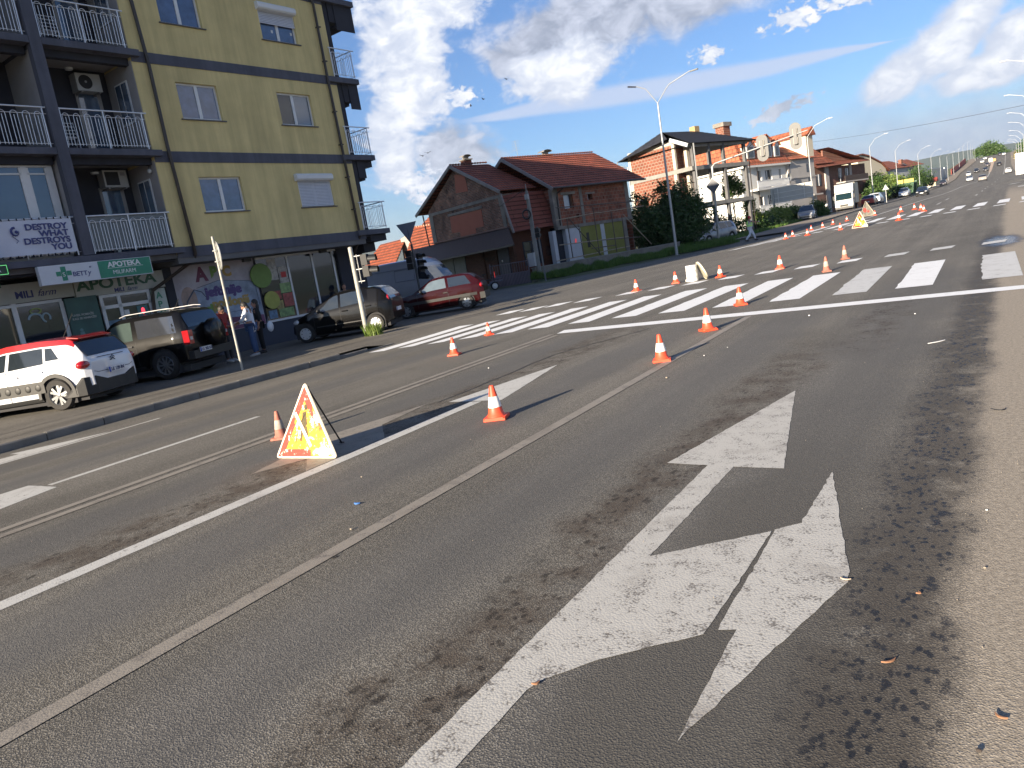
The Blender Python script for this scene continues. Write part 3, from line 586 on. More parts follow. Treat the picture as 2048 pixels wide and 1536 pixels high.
# ---- shops
PL=M('plinth_grey',(.055,.062,.085),.9,var=.08,sc=2); PRINT=M('mural_print',(.36,.33,.36),.55,var=.25,sc=1.6)
for q in ((-1.6,.29,-.2,-1.1,7.3,.78),(-1.6,-5.6,-.2,-1.12,-4.4,.5)): mb=MB(); mb.box(*q); part(mb,'plinth',PL)
for q in ((-1.6,0,-.2,-1.05,.29,3.1),(-1.62,7.2,-.2,-1.0,7.9,3.1),(-1.6,3.41,.785,-1.12,3.5,3.1)): mb=MB(); mb.box(*q); part(mb,'pillar',DRK)
mb=MB(); mb.box(-3.1,-5.5,-.05,-3.0,7.9,3.1); mb.box(-3,-5.5,-.06,-1.6,7.9,-.02); part(mb,'shop_interior',M('shop_interior_dark',(.03,.027,.03),.9,var=.5,sc=1))
# grocery window
mb=MB(); mb.box(-1.12,3.5,.785,-1.06,7.2,.86); mb.box(-1.12,3.5,3.03,-1.06,7.2,3.1)
for y in (4.83,5.98,7.0,): mb.box(-1.12,y-.035,.86,-1.06,y+.035,3.03)
w=part(mb,'shop_window',PVC,label='wide grocery shop window with white mullions')
SG_=M('shop_glass',(.012,.015,.022),.04,spec=.9,var=.3,sc=.6)
for a,b_ in ((3.5,4.795),(4.865,5.945),(6.015,6.965),(7.035,7.2)): pane(w,-1.09,a,.86,b_,3.03,SG_)
rc=random.Random(5)
def posterm(i): 
    cs=[(.20,.30,.12),(.30,.07,.06),(.35,.33,.30),(.12,.20,.30),(.34,.27,.10)]; return M('poster_colour_%d'%i,cs[i%5],.6,var=.5,sc=9)
for k,(a,b_,z0,z1,i) in enumerate(((3.95,4.32,2.25,3.0,2),(4.36,4.76,2.1,2.7,2),(4.3,4.78,1.75,2.1,0),(3.9,4.28,1.55,1.85,1),(4.35,4.78,1.25,1.72,1),(4.0,4.3,1.2,1.5,4),(3.6,3.95,.9,1.2,3),(4.05,4.7,.9,1.2,0))):
    b=MB(); b.box(-1.085,a,z0,-1.078,b_,z1); part(b,'poster',posterm(i),w)
b=MB(); b.box(-1.083,4.45,2.3,-1.074,4.68,2.5); part(b,'poster',M('red_mark',(.4,.03,.03)),w)
LIT=M('shop_tube_light',(.8,.75,.6),em=(1,.85,.6,2.2))
b=MB(); b.box(-2.4,5.0,2.75,-2.3,5.75,2.79); b.box(-2.6,6.1,2.6,-2.5,6.7,2.64); part(b,'tube_light',LIT)
for y in (5.4,6.3): mb=MB(); mb.box(-1.9,y,.0,-1.6,y+.5,1.9); part(mb,'fridge',M('fridge_white',(.35,.38,.42),.5,var=.3,sc=6))
# pharmacy front
BEIGE=M('sign_beige',(.40,.40,.35),.6,var=.06); GRNL=M('dark_green_letters',(.02,.09,.045),.5); NAVY=M('navy_letters',(.03,.04,.16),.5)
mb=MB(); mb.box(-1.12,-2.1,2.44,-1.05,-.55,2.52); mb.box(-1.12,-2.1,2.1,-1.05,-.55,2.2); mb.box(-1.12,-2.1,-.02,-1.05,-2.0,2.44)
mb.box(-1.12,-1.58,-.02,-1.05,-1.48,2.44); mb.box(-1.12,-.65,-.02,-1.05,-.55,2.44); mb.box(-1.12,-2.0,-.02,-1.05,-.65,.1)
w=part(mb,'shop_door',PVC,label='white framed pharmacy door with a transom above')
for a,b_ in ((-2.0,-1.58),(-1.48,-.65)): pane(w,-1.09,a,.1,b_,2.1,SG_); pane(w,-1.09,a,2.2,b_,2.44,SG_)
b=MB(); b.box(-1.086,-1.05,1.7,-1.078,-.72,2.06); b.obj('sticker',M('teal_sticker',(.05,.16,.17)),w); b=MB(); b.ball((-1.07,-.88,1.9),.06,8,(.2,1,1.7)); b.obj('sticker',M('red_light_mark',(.6,.03,.04),em=(1,.05,.08,.7)),w)
b=MB(); b.box(-1.086,-1.45,1.85,-1.078,-1.3,2.0); b.obj('sticker',M('white_sticker',(.6,.6,.6)),w)
b=MB(); b.box(-1.086,-1.97,.5,-1.078,-1.62,1.75); b.obj('sticker',M('blue_poster',(.08,.16,.24),.5,var=.4,sc=6),w)
mb=MB(); mb.box(-1.12,-4.4,2.5,-1.05,-3.12,2.58); mb.box(-1.12,-4.4,.5,-1.05,-3.12,.58); mb.box(-1.13,-4.42,.3,-1.04,-4.3,3.1); mb.box(-1.12,-3.2,.58,-1.05,-3.1,2.5); mb.box(-1.12,-5.5,2.5,-1.05,-4.42,2.58)
w=part(mb,'shop_window',PVC,label='pharmacy display window with a pale logo sticker'); pane(w,-1.09,-4.3,.58,-3.2,2.5,SG_); pane(w,-1.09,-5.4,.5,-4.42,2.5,SG_)
b=MB(); b.box(-1.5,-5.2,.5,-1.3,-3.4,1.0); b.box(-1.5,-4.2,1.2,-1.45,-3.4,1.24); b.box(-1.5,-4.9,1.3,-1.3,-4.5,1.7); part(b,'display_goods',M('display_goods',(.2,.27,.36),.6,var=.5,sc=8))
b=MB(); b.tube([(-1.07,-3.9+.17*math.cos(t),2.12+.14*math.sin(t)) for t in [PI*k/10 for k in range(11)]],.03,6); b.tube([(-1.07,-3.62+.1*math.cos(t),2.12+.12*math.sin(t)) for t in [PI*k/10-.6 for k in range(17)]],.025,6); b.obj('logo',M('pale_blue_logo',(.3,.4,.45)),w)
b=MB(); b.tube([(-1.07,-3.85+.14*math.cos(t),2.33+.07*math.sin(t)) for t in [2*PI*k/14 for k in range(15)]],.02,6); b.obj('logo',M('lime_logo',(.35,.42,.15)),w)
mb=MB(); mb.box(-1.15,-5.6,2.6,-1.02,-2.75,3.12); fa=part(mb,'fascia',BEIGE); text('MILI',.26,NAVY,fa,(-1.015,-4.27,2.72),bold=.008); text('farm',.26,NAVY,fa,(-1.015,-3.72,2.72),shear=.4); text('A',.4,GRNL,fa,(-1.015,-4.95,2.68),bold=.01)
mb=MB(); mb.box(-1.15,-2.72,2.53,-1.02,-.02,3.05); fa=part(mb,'fascia',BEIGE); text('APOTEKA',.42,GRNL,fa,(-1.015,-2.66,2.72),bold=.012,sx=1.28); text('MILI',.17,NAVY,fa,(-1.015,-1.62,2.56),bold=.004); text('farm',.17,NAVY,fa,(-1.015,-1.24,2.56),shear=.4)
mb=MB(); mb.box(-1.12,-.52,.2,-1.0,-.08,2.5); fa=part(mb,'vertical_sign',M('pale_mint_sign',(.42,.47,.42),.5))
for i,c in enumerate('APOTEKA'): text(c,.27,M('green_letters',(.04,.20,.12),.5),fa,(-.995,-.40,2.2-.28*i),bold=.008)
# things fixed to the building
def wall_thing(name,label,cat,group=None):
    return thing(name,label,cat,(-20.9,14,0),R(-2.69),group)
t=wall_thing('pharmacy_sign','long white and green light-box sign under the first balcony slab, reading BETTY and APOTEKA MILIFARM','sign')
b=MB(); b.box(.14,-4.09,2.9,.3,-1.04,3.4); bx=b.obj('box',M('sign_white',(.52,.55,.60),.5,var=.05,sc=2),t)
b=MB(); b.box(.295,-2.56,2.92,.306,-1.06,3.385); gp=b.obj('green_panel',M('sign_green',(.02,.20,.12),.5),t)
b=MB(); b.box(.298,-3.55,2.97,.307,-3.42,3.34); b.box(.298,-3.68,3.1,.3065,-3.56,3.22); b.box(.298,-3.41,3.1,.3065,-3.29,3.22); cr=b.obj('cross',M('sign_green',(.02,.20,.12)),t)
LW=M('white_letters',(.7,.7,.7),.5)
text('BETT',.17,NAVY,t,(.303,-3.27,3.06),bold=.003); text('y',.2,NAVY,t,(.303,-2.88,3.06),shear=.2); text('S',.16,LW,t,(.309,-3.53,3.08)); text('APOTEKA',.2,LW,t,(.309,-2.3,3.2),bold=.006,sx=1.05); text('MILIFARM',.155,LW,t,(.309,-2.2,3.0)); text('®',.07,NAVY,t,(.303,-2.8,3.24))
b=MB(); b.box(.304,-2.32,3.165,.309,-1.3,3.175); b.obj('underline',LW,t)
b=MB(); b.box(-.9,-3.5,3.3,.14,-3.46,3.34); b.box(-.9,-1.6,3.3,.14,-1.56,3.34); b.obj('bracket',DRK,t)
t=wall_thing('pharmacy_cross','dark projecting pharmacy cross outlined in green neon, lettered APOTEKA','sign'); t.location=(-20.92,13.58,0)
b=MB(); b.box(.42,-5.0,2.95,.58,-4.72,3.8); b.box(.42,-5.3,3.24,.58,-5.005,3.52); b.box(.42,-4.715,3.24,.58,-4.45,3.52); b.obj('casing',M('dark_green_casing',(.01,.04,.025),.4),t)
NE=M('green_neon',(.1,.5,.2),em=(.25,1,.35,.35))
b=MB(); b.tube([(.59,-4.97,3.0),(.59,-4.75,3.0),(.59,-4.75,3.27),(.59,-4.48,3.27),(.59,-4.48,3.49),(.59,-4.75,3.49),(.59,-4.75,3.77),(.59,-4.97,3.77),(.59,-4.97,3.49),(.59,-5.27,3.49),(.59,-5.27,3.27),(.59,-4.97,3.27),(.59,-4.97,3.0)],.006,4); b.obj('neon_outline',NE,t)
text('APOTEKA',.13,LW,t,(.585,-5.2,3.33)); b=MB(); b.box(.05,-4.9,3.55,.42,-4.85,3.6); b.obj('bracket',DRK,t)
t=wall_thing('banner','white vinyl banner tied to a balcony railing, reading DESTROY WHAT DESTROYS YOU','banner')
b=MB(); n=16
for i in range(n):
    for j in range(5):
        P=[]
        for u,v in ((i,j),(i+1,j),(i+1,j+1),(i,j+1)):
            y=-5.45+2.53*u/n; z=3.72+.9*v/5; P.append((.15+.012*noise.noise((y*2,z*3,0)),y,z))
        b.quad(*P)
b.obj('cloth',M('banner_white',(.50,.53,.62),.6,var=.05,sc=2,dirt=.08),t,smooth=60)
for s_,y,z in (('DESTROY',-3.04,4.36),('WHAT',-3.04,4.18),('DESTROYS',-3.03,4.0),('YOU',-3.03,3.82)): text(s_,.215,NAVY,t,(.165,y,z),bold=.007,align='RIGHT',sx=1.12)
b=MB(); b.tube([(.165,-4.33+.09*math.cos(a),4.34+.1*math.sin(a)) for a in [5.0*k/10+1.5 for k in range(11)]],[.03]*6+[.022,.018,.012,.008,.004],6); b.ball((.165,-4.3,4.33),.045,8,(.3,1,1)); b.tube([(.165,-4.42,4.23),(.165,-4.3,4.1),(.165,-4.36,4.05)],.008,5); b.obj('emblem',NAVY,t)
b=MB()
for i in range(14): y=-5.3+i*.18; b.box(.10,y,4.61,.17,y+.012,4.67); b.box(.10,y,3.66,.17,y+.012,3.73)
b.obj('tie',DRK,t)
t=wall_thing('poster_banner','tall dark green ointment poster beside the pharmacy door, reading UVEK POMAZE KAD SE NAMAZE','sign')
b=MB(); b.box(-1.0,-3.1,.3,-.94,-2.22,2.55); b.obj('panel',M('poster_green',(.03,.085,.075),.5,var=.3,sc=2),t)
text('UVEK POMAŽE',.085,M('dim_white',(.36,.38,.36)),t,(-.935,-3.0,2.02),bold=.002,sx=1.05); text('KAD SE NAMAŽE!',.085,MATS['dim_white'],t,(-.935,-3.02,1.92),bold=.002); text('Kraushofer',.09,MATS['dim_white'],t,(-.935,-2.93,2.24)) if 0 else None
b=MB(); b.box(-.937,-2.62,1.18,-.932,-2.24,1.5); b.obj('red_panel',M('poster_red',(.22,.06,.06),var=.3,sc=20),t); b=MB(); b.ball((-.935,-2.85,1.62),.05,8,(.1,1,1)); b.hexa([(-.937,-2.95,1.2),(-.932,-2.95,1.2),(-.932,-2.72,1.2),(-.937,-2.72,1.2),(-.937,-2.9,1.57),(-.932,-2.9,1.57),(-.932,-2.79,1.57),(-.937,-2.79,1.57)]); b.obj('print_figure',M('pale_teal_print',(.12,.24,.25),var=.4,sc=9),t)
t=wall_thing('wall_mural','printed shop mural with ABC letters and the words jeftinije pokloniš','mural')
b=MB(); b.box(-1.11,.31,.785,-1.085,3.4,3.14); b.obj('panel',PRINT,t)
def pr(pts,mat,name='print_shape',d=-1.083):
    b=MB(); b.prism([(d,y,z) for y,z in pts],(.004,0,0)); return b.obj(name,mat,t)
def ell(cy,cz,ry,rz,n=20): return [(cy+ry*math.cos(2*PI*k/n),cz+rz*math.sin(2*PI*k/n)) for k in range(n)]
pr([(.35,1.35),(.9,2.25),(1.9,2.52),(3.38,2.3),(3.38,1.0),(.5,1.0)],M('mural_blue',(.24,.29,.38),.6,var=.4,sc=2.5))
pr([(.36,.8),(3.38,.8),(3.38,1.12),(.36,1.35)],M('mural_magenta',(.17,.06,.12),.6,var=.3,sc=1.5),d=-1.081); pr(ell(.72,2.0,.28,.42),M('mural_skin',(.30,.22,.19),.6,var=.3,sc=5),d=-1.08)
text('A',.62,M('mural_plum',(.14,.03,.07)),t,(-1.078,1.12,2.56),bold=.03,sx=.95); text('B',.5,M('mural_green',(.14,.24,.05)),t,(-1.078,1.66,2.62),bold=.03,sx=1.0); text('C',.46,M('mural_orange',(.36,.23,.06)),t,(-1.078,2.12,2.62),bold=.025)
text('jeftinije',.42,M('mural_violet',(.075,.05,.17)),t,(-1.07,1.32,2.02),bold=.025,sx=1.12); text('pokloniš',.40,M('mural_ochre',(.37,.25,.08)),t,(-1.066,1.48,1.62),bold=.022,sx=1.05); text('veselje',.34,M('mural_green'  ,(.14,.24,.05)),t,(-1.066,.78,1.52),bold=.02)
text('prodavnica',.2,LW,t,(-1.073,2.0,.93),bold=.004)
b=MB(); b.tube([(-1.07,.95,2.3),(-1.07,.62,1.95),(-1.07,.5,1.62),(-1.07,.6,1.52),(-1.07,.8,1.55)],.022,6); b.tube([(-1.07,.95,2.3),(-1.07,1.2,2.2),(-1.07,1.35,1.95)],.012,6); b.tube([(-1.07,1.05,2.34),(-1.07,1.9,2.5),(-1.07,3.05,2.36),(-1.07,3.28,2.25),(-1.07,3.3,1.5),(-1.07,3.1,1.4),(-1.07,.9,1.38)],.008,5); b.obj('outline',M('mural_outline',(.06,.08,.13)),t)
for nm,lb,cy,cz,rr,mt in (('wall_disc','large green disc on the grey wall beside the shop mural',3.55,2.46,.43,M('disc_green',(.13,.21,.045),.6)),('wall_disc','smaller yellow-green disc low on the wall beside the shop window',3.79,1.56,.315,M('disc_lime',(.33,.33,.07),.6))):
    t=wall_thing(nm,lb,'sign','round discs on the shop wall'); b=MB(); b.prism([(-1.03,y,z) for y,z in ell(cy,cz,rr,rr,36)],(.05,0,0)); b.obj('disc',mt,t)
# floodlights under the band
for y in (2.72,6.1):
    t=wall_thing('floodlight','black floodlight above the '+('round green disc' if y<3 else 'shop window'),'lamp','floodlights under the overhang'); b=MB(); b.box(-.75,y,2.98,-.62,y+.3,3.17); b.obj('housing',M('black_plastic',(.012,.012,.013),.5),t); b=MB(); b.box(-.9,y+.12,3.1,-.74,y+.18,3.14); b.obj('bracket',DRK,t)
# air conditioners on the loggia back walls
for z0,s0,lb,fan in ((8.44,-1.12,'white air conditioner with a round fan high in the upper loggia',1),(5.65,-1.02,'white air conditioner with a square dark grille in the lower loggia',0)):
    t=wall_thing('air_conditioner',lb,'air conditioner'); b=MB(); b.box(-1.55,s0,z0,-1.2,s0+.72,z0+.5); b.obj('casing',M('ac_casing',(.40,.40,.39),.5,var=.06,sc=4,dirt=.15),t)
    b=MB()
    if fan:
        b.lathe([(.0,.012),(.19,.012),(.2,0)],24,(-1.2,s0+.27,z0+.26),'x')
    else: b.box(-1.2,s0+.05,z0+.06,-1.19,s0+.46,z0+.45)
    b.obj('fan_grille',M('black_grille',(.015,.015,.017),.6),t)
    b=MB(); b.lathe([(0,.02),(.035,.02),(.035,.0)],10,(-1.2,s0+.27,z0+.26),'x') if fan else b.box(-1.2,s0+.52,z0+.34,-1.192,s0+.66,z0+.44); b.obj('badge',M('ac_badge',(.25,.25,.26)),t)
    b=MB(); b.box(-1.56,s0+.08,z0-.05,-1.18,s0+.12,z0-.002); b.box(-1.56,s0+.6,z0-.05,-1.18,s0+.64,z0-.002); b.obj('bracket',PALE,t)
# white balcony chairs / drying rack
WM=M('white_chair_metal',(.55,.57,.6),.4)
def bchair(s,z,lb):
    t=wall_thing('balcony_chair',lb,'chair'); 
    b=MB()
    for y in (s,s+.42): b.tube([(-.35,y,z),(-.4,y,z+.42),(-.5,y,z+.85)],.012,5); b.tube([(-.75,y,z),(-.38,y,z+.42)],.012,5); 
    b.obj('frame',WM,t); b=MB()
    for k in range(6): b.tube([(-.38-.05*k,s,z+.42),(-.38-.05*k,s+.42,z+.42)],.012,5)
    b.obj('seat',WM,t); b=MB()
    for k in range(4): b.tube([(-.42-.02*k,s,z+.52+.1*k),(-.42-.02*k,s+.42,z+.52+.1*k)],.01,5)
    b.obj('backrest',WM,t)
bchair(-2.1,9.33,'white slatted chair on the top-left balcony'); bchair(-2.3,6.47,'white metal chair at the left end of the middle balcony')
for z,lb in ((5.98,'small round ceiling lamp of the lower loggia'),(8.9,'small round ceiling lamp of the upper loggia')):
    t=wall_thing('ceiling_lamp',lb,'lamp'); b=MB(); b.lathe([(0,z),(.1,z),(.11,z+.05),(0,z+.06)],12,(-.9,-1.4,0)); b.obj('shade',M('lamp_white',(.5,.5,.48)),t)
t=wall_thing('dome_camera','pale wall lamp on a bent arm at the lower loggia side wall','lamp'); b=MB(); b.ball((-.25,-.1,5.93),.07,10); b.obj('globe',MATS['lamp_white'],t); b=MB(); b.tube([(-.25,-.02,6.05),(-.25,-.1,6.08),(-.25,-.1,5.99)],.012,5); b.obj('arm',DRK,t)
# unseen low block to the south, added and sized to shade the white hatchback
nb=thing('shop_building','unseen low grey block left of the apartments, added to shade the parked hatchback','building',(-20.9,14,0),R(-2.69)); b=MB(); b.box(-12,-44,-.2,-.6,-9.05,6.2); b.obj('wall',GRY,nb); b=MB(); b.box(-12.3,-44,6.2,-.3,-9.05,6.5); b.obj('roof',DRK,nb)
# ================================================================ VEHICLES
TYRE=M('tyre_rubber',(.022,.021,.02),.85,var=.15,sc=10); RIM=M('alloy_rim',(.30,.31,.32),.3,metal=.7,var=.05); RIMW=M('silver_wheel_cover',(.60,.61,.62),.35,metal=.3,var=.05); DKP=M('black_car_plastic',(.013,.0135,.014),.55,var=.1)
CGL=M('car_glass',(.018,.024,.03),.03,var=.1,spec=1,coat=1); TLR=M('tail_lamp_red',(.30,.008,.012),.12,coat=1); HLG=M('head_lamp',(.50,.52,.55),.08,coat=1,metal=.3); PLT=M('plate_white',(.62,.63,.66),.4); PLB=M('plate_letters',(.02,.03,.10),.5); INT=M('car_interior',(.03,.03,.032),.9)
def lamp_orange(): return M('lamp_orange',(.5,.16,.02),.2,coat=1)
def cpaint(name,col,metal=0): return M(name,col,.38 if max(col)<.1 else .32,metal=metal,var=.03,coat=.55 if max(col)<.1 else 1.0,sc=2,spec=.06 if max(col)<.1 else .5)
def wheelmesh(r,w,style,rimmat):
    b=MB(); b.lathe([(r*.64,-w/2),(r*.93,-w/2),(r,-w/2+.03),(r,w/2-.03),(r*.93,w/2),(r*.66,w/2)],28,ax='y'); t=b.mesh('tyre',TYRE,50)
    b=MB(); b.lathe([(r*.66,w/2-.005),(r*.64,w/2+.002),(r*.61,w/2-.02),(r*.58,w/2-.09),(0,w/2-.1)],28,ax='y'); b.lathe([(0,w/2+.0),(r*.12,w/2-.004),(r*.14,w/2-.03)],12,ax='y')
    n={'five':5,'star':8,'mesh':10,'six':6}[style]; y=w/2-.012
    for k in range(n):
        a=2*PI*k/n; hw={'five':.085,'star':.05,'mesh':.022,'six':.06}[style]*r/.3
        def q(rr,off,yy): return (rr*math.cos(a)-off*math.sin(a),yy,rr*math.sin(a)+off*math.cos(a))
        if style=='five':
            for s in (-1,1): b.hexa([q(r*.12,s*.0,y-.05),q(r*.12,s*.05,y-.05),q(r*.62,s*(hw+.02),y-.06),q(r*.62,s*(hw-.035),y-.06),q(r*.12,0,y),q(r*.12,s*.05,y),q(r*.62,s*(hw+.02),y-.005),q(r*.62,s*(hw-.035),y-.005)])
        elif style=='mesh':
            for s in (-1,1): b.hexa([q(r*.12,0,y-.05),q(r*.12,s*.02,y-.05),q(r*.62,s*.075,y-.06),q(r*.62,s*.055,y-.06),q(r*.12,0,y),q(r*.12,s*.02,y),q(r*.62,s*.075,y-.01),q(r*.62,s*.055,y-.01)])
        else: b.hexa([q(r*.1,-hw*.6,y-.05),q(r*.1,hw*.6,y-.05),q(r*.63,hw,y-.06),q(r*.63,-hw,y-.06),q(r*.1,-hw*.6,y),q(r*.1,hw*.6,y),q(r*.63,hw,y-.01),q(r*.63,-hw,y-.01)])
    return t,b.mesh('rim',rimmat,40),
WCH={}
def addwheel(root,x,y,r,w,style,rimmat,side):
    k=(r,w,style,rimmat.name)
    if k not in WCH: WCH[k]=wheelmesh(r,w,style,rimmat)
    t,rm=WCH[k]; o=mobj('wheel',t,root,(x,y,r)); c=mobj('rim',rm,o)
    if side<0: o.rotation_euler=(0,0,PI)
    o.rotation_euler=(0,random.uniform(0,1),o.rotation_euler[2]); return o
def ip(t,x):
    if x<=t[0][0]: return t[0][1]
    for (a,b),(c,d) in zip(t,t[1:]):
        if x<=c:
            u=(x-a)/(c-a) if c>a else 0; return b+(d-b)*u
    return t[-1][1]
def sip(t,x,e=.05): return (ip(t,x-e)+2*ip(t,x)+ip(t,x+e))/4
class Car:
    def __init__(s,L,Wd,wb,r,zb,belt,top,plan,rear_ax,tum=.34,paint=None,roofm=None,clad=None,rimstyle='six',rimmat=None,name='parked_car',label='',loc=(0,0,0),head=0,group=None,sc=1,cat='car',simple=False,flare=.0,ts=.86):
        s.L,s.W,s.r,s.zb,s.belt,s.top,s.plan,s.tum=L,Wd/2,r,zb,belt,top,plan,tum; s.ax=(rear_ax,rear_ax+wb); s.ts=ts
        s.t=thing(name,label,cat,loc,head,group,sc); s.paint=paint; s.clad=clad or paint; s.roofm=roofm or paint
        s.build(rimstyle,rimmat or RIM,simple,flare)
    def sec(s,x):
        w=s.W-sip(s.plan,x,.03); zh=sip(s.belt,x); zr=max(sip(s.top,x,.03),zh+.012); zb=sip(s.zb,x); gap=zr-zh
        R_=s.r+.055
        for a in s.ax:
            d=x-a
            if abs(d)<R_: zb=max(zb,s.r+math.sqrt(R_*R_-d*d))
        wr=w-.035-s.tum*gap; z1=zb+.015 if zb>s.r*.9 else zb+.09
        zm=max(zb+(zh-zb)*.45,z1+.02); zu=max(zh-.13,zm+.01)
        return [(w-.05,zb),(w-.004 if zb<s.r*.9 else w,z1),(w+.004,zm),(w-.002,zu),(w-.035,zh),(wr+.0,zh+gap*s.ts),(wr-.055*min(1,gap/.3)-.01,zh+gap*.965),(wr*.55,zh+gap*.995),(0,zh+gap*1.0+.004)]
    def build(s,rs,rm,simple,flare):
        L=s.L/2; xs={-L,L,-L+.04,L-.04,-L+.1,L-.1}
        R_=s.r+.055
        for a in s.ax:
            for k in range(0,13): xs.add(round(a+R_*math.cos(PI*k/12),4))
            xs.add(a-R_-.01); xs.add(a+R_+.01)
        x=-L
        while x<L: xs.add(round(x,4)); x+=.09 if not simple else .2
        xs=sorted(xs); xs=[q for i,q in enumerate(xs) if i==0 or q-xs[i-1]>.004]
        b=MB(); S=[s.sec(x) for x in xs]; n=9
        for x,sc_ in zip(xs,S):
            for y,z in sc_: b.v.append((x,y,z))
            for y,z in sc_[:-1][::-1]: b.v.append((x,-y,z))
        m=2*n-1
        for i in range(len(xs)-1):
            xm=(xs[i]+xs[i+1])/2; gap=sip(s.top,xm)-sip(s.belt,xm)
            for j in range(m-1):
                k=j if j<n-1 else m-2-j
                b.f.append((i*m+j,(i+1)*m+j,(i+1)*m+j+1,i*m+j+1)); b.m.append(1 if k==0 else (2 if k>=5 and gap>.36 else 0))
            b.f.append((i*m,i*m+m-1,(i+1)*m+m-1,(i+1)*m)); b.m.append(1)
        b.f.append(tuple(range(m))); b.m.append(0); e=(len(xs)-1)*m; b.f.append(tuple(range(e,e+m))); b.m.append(0)
        s.body=b.obj('body',[s.paint,s.clad,s.roofm],s.t,smooth=32)
        b=MB()
        for a in s.ax: b.box(a-R_+.02,-s.W+.06,.12,a+R_-.02,s.W-.06,s.r+R_-.01)
        b.box(-L+.15,-s.W+.12,.14,L-.15,s.W-.12,.3); b.obj('wheel_well',INT,s.t)
        for a in s.ax:
            for sd_ in (1,-1): addwheel(s.t,a,sd_*(s.W-.105),s.r,.2,rs,rm,sd_)
    def P(s,x,f,off=.004):
        """point on the glasshouse side: f 0 = belt, 1 = below the roof edge"""
        c=s.sec(x); (y0,z0),(y1,z1)=c[4],c[5]; return (x,y0+(y1-y0)*f+off,z0+(z1-z0)*f)
    def side_window(s,lo,hi,f0=.08,f1=.95,mat=None,name='side_window',sides=(1,-1)):
        for sd_ in sides:
            b=MB(); N_=8
            for i in range(N_):
                for j in range(3):
                    Q=[]
                    for u,v in ((i,j),(i+1,j),(i+1,j+1),(i,j+1)):
                        f=f0+(f1-f0)*v/3; t=v/3; a=lo[0]+(hi[0]-lo[0])*t; c=lo[1]+(hi[1]-lo[1])*t; p=s.P(a+(c-a)*u/N_,f); Q.append((p[0],p[1]*sd_,p[2]))
                    b.quad(*Q)
            b.obj(name,mat or CGL,s.t,smooth=60)
    def screen(s,x0,x1,name,inset=.06,mat=None):
        if name=='rear_window' and not mat: mat=M('rear_glass',(.012,.014,.018),.08,var=.1,spec=.5,coat=.35)
        b=MB(); N_=6; rows=[]
        for i in range(N_+1):
            x=x0+(x1-x0)*i/N_; c=s.sec(x); y5,z5=c[5]; pts=[(y5-inset*.5,(c[5][1]*.2+c[6][1]*.8)),(c[6][0]-inset,c[6][1]),(c[7][0],c[7][1]),(0,c[8][1])]
            rows.append([(x,y,z+.008) for y,z in pts]+[(x,-y,z+.008) for y,z in pts[:-1][::-1]])
        # push outwards along the slope
        dz=rows[-1][3][2]-rows[0][3][2]; dx=x1-x0; l=math.hypot(dx,dz) or 1; ox=-dz/l*.006*(1 if dx>0 else -1)
        for i in range(N_):
            for j in range(6): b.quad(*[(p[0]+ox,p[1],p[2]) for p in (rows[i][j],rows[i+1][j],rows[i+1][j+1],rows[i][j+1])])
        b.obj(name,mat or CGL,s.t,smooth=60)
    def strip(s,x0,z0,x1,z1,h,mat,name,off=.006,th=.012,sides=(1,-1)):
        for sd_ in sides:
            b=MB(); N_=max(1,int(abs(x1-x0)/.25))
            def w(x): return s.sec(x)[2][0]+off
            for i in range(N_):
                xa=x0+(x1-x0)*i/N_; xb=x0+(x1-x0)*(i+1)/N_; za=z0+(z1-z0)*i/N_; zc=z0+(z1-z0)*(i+1)/N_
                ya,yb=w(xa)*sd_,w(xb)*sd_; ia,ib=(w(xa)-th)*sd_,(w(xb)-th)*sd_
                b.hexa([(xa,ia,za),(xb,ib,zc),(xb,yb,zc),(xa,ya,za),(xa,ia,za+h),(xb,ib,zc+h),(xb,yb,zc+h),(xa,ya,za+h)])
            b.obj(name,mat,s.t)
    def gapline(s,x,z0,z1,sides=(1,-1),lean=0):
        for sd_ in sides:
            b=MB(); N_=4
            for k in range(N_):
                P=[]
                for zz in (z0+(z1-z0)*k/N_,z0+(z1-z0)*(k+1)/N_):
                    xx=x+lean*(zz-z0); c=s.sec(xx); y=ip([(p[1],p[0]) for p in c[1:5]],zz)+.003; P.append([(xx-.006,y*sd_,zz),(xx+.006,y*sd_,zz)])
                b.quad(P[0][0],P[0][1],P[1][1],P[1][0])
            b.obj('door_gap',INT,s.t)
    def handle(s,x,z,mat=None):
        for sd_ in (1,-1):
            y=s.sec(x)[3][0]; b=MB(); b.box(x-.09,min(sd_*y,sd_*(y+.03)),z,x+.09,max(sd_*y,sd_*(y+.03)),z+.035); b.obj('door_handle',mat or s.paint,s.t)
    def mirror(s,x,z,mat=DKP):
        for sd_ in (1,-1):
            y=s.sec(x)[4][0]; b=MB(); b.ball((x,sd_*(y+.13),z),.1,10,(.6,1.05,.72)); b.tube([(x,sd_*(y-.04),z-.05),(x,sd_*(y+.1),z-.02)],.03,6); b.obj('mirror',mat,s.t,smooth=60)
    def lamp(s,name,x,y,z,sx,sy,sz,mat,sides=(1,-1)):
        for sd_ in sides: b=MB(); b.ball((x,sd_*y,z),1,14,(sx,sy,sz)); b.obj(name,mat,s.t,smooth=60)
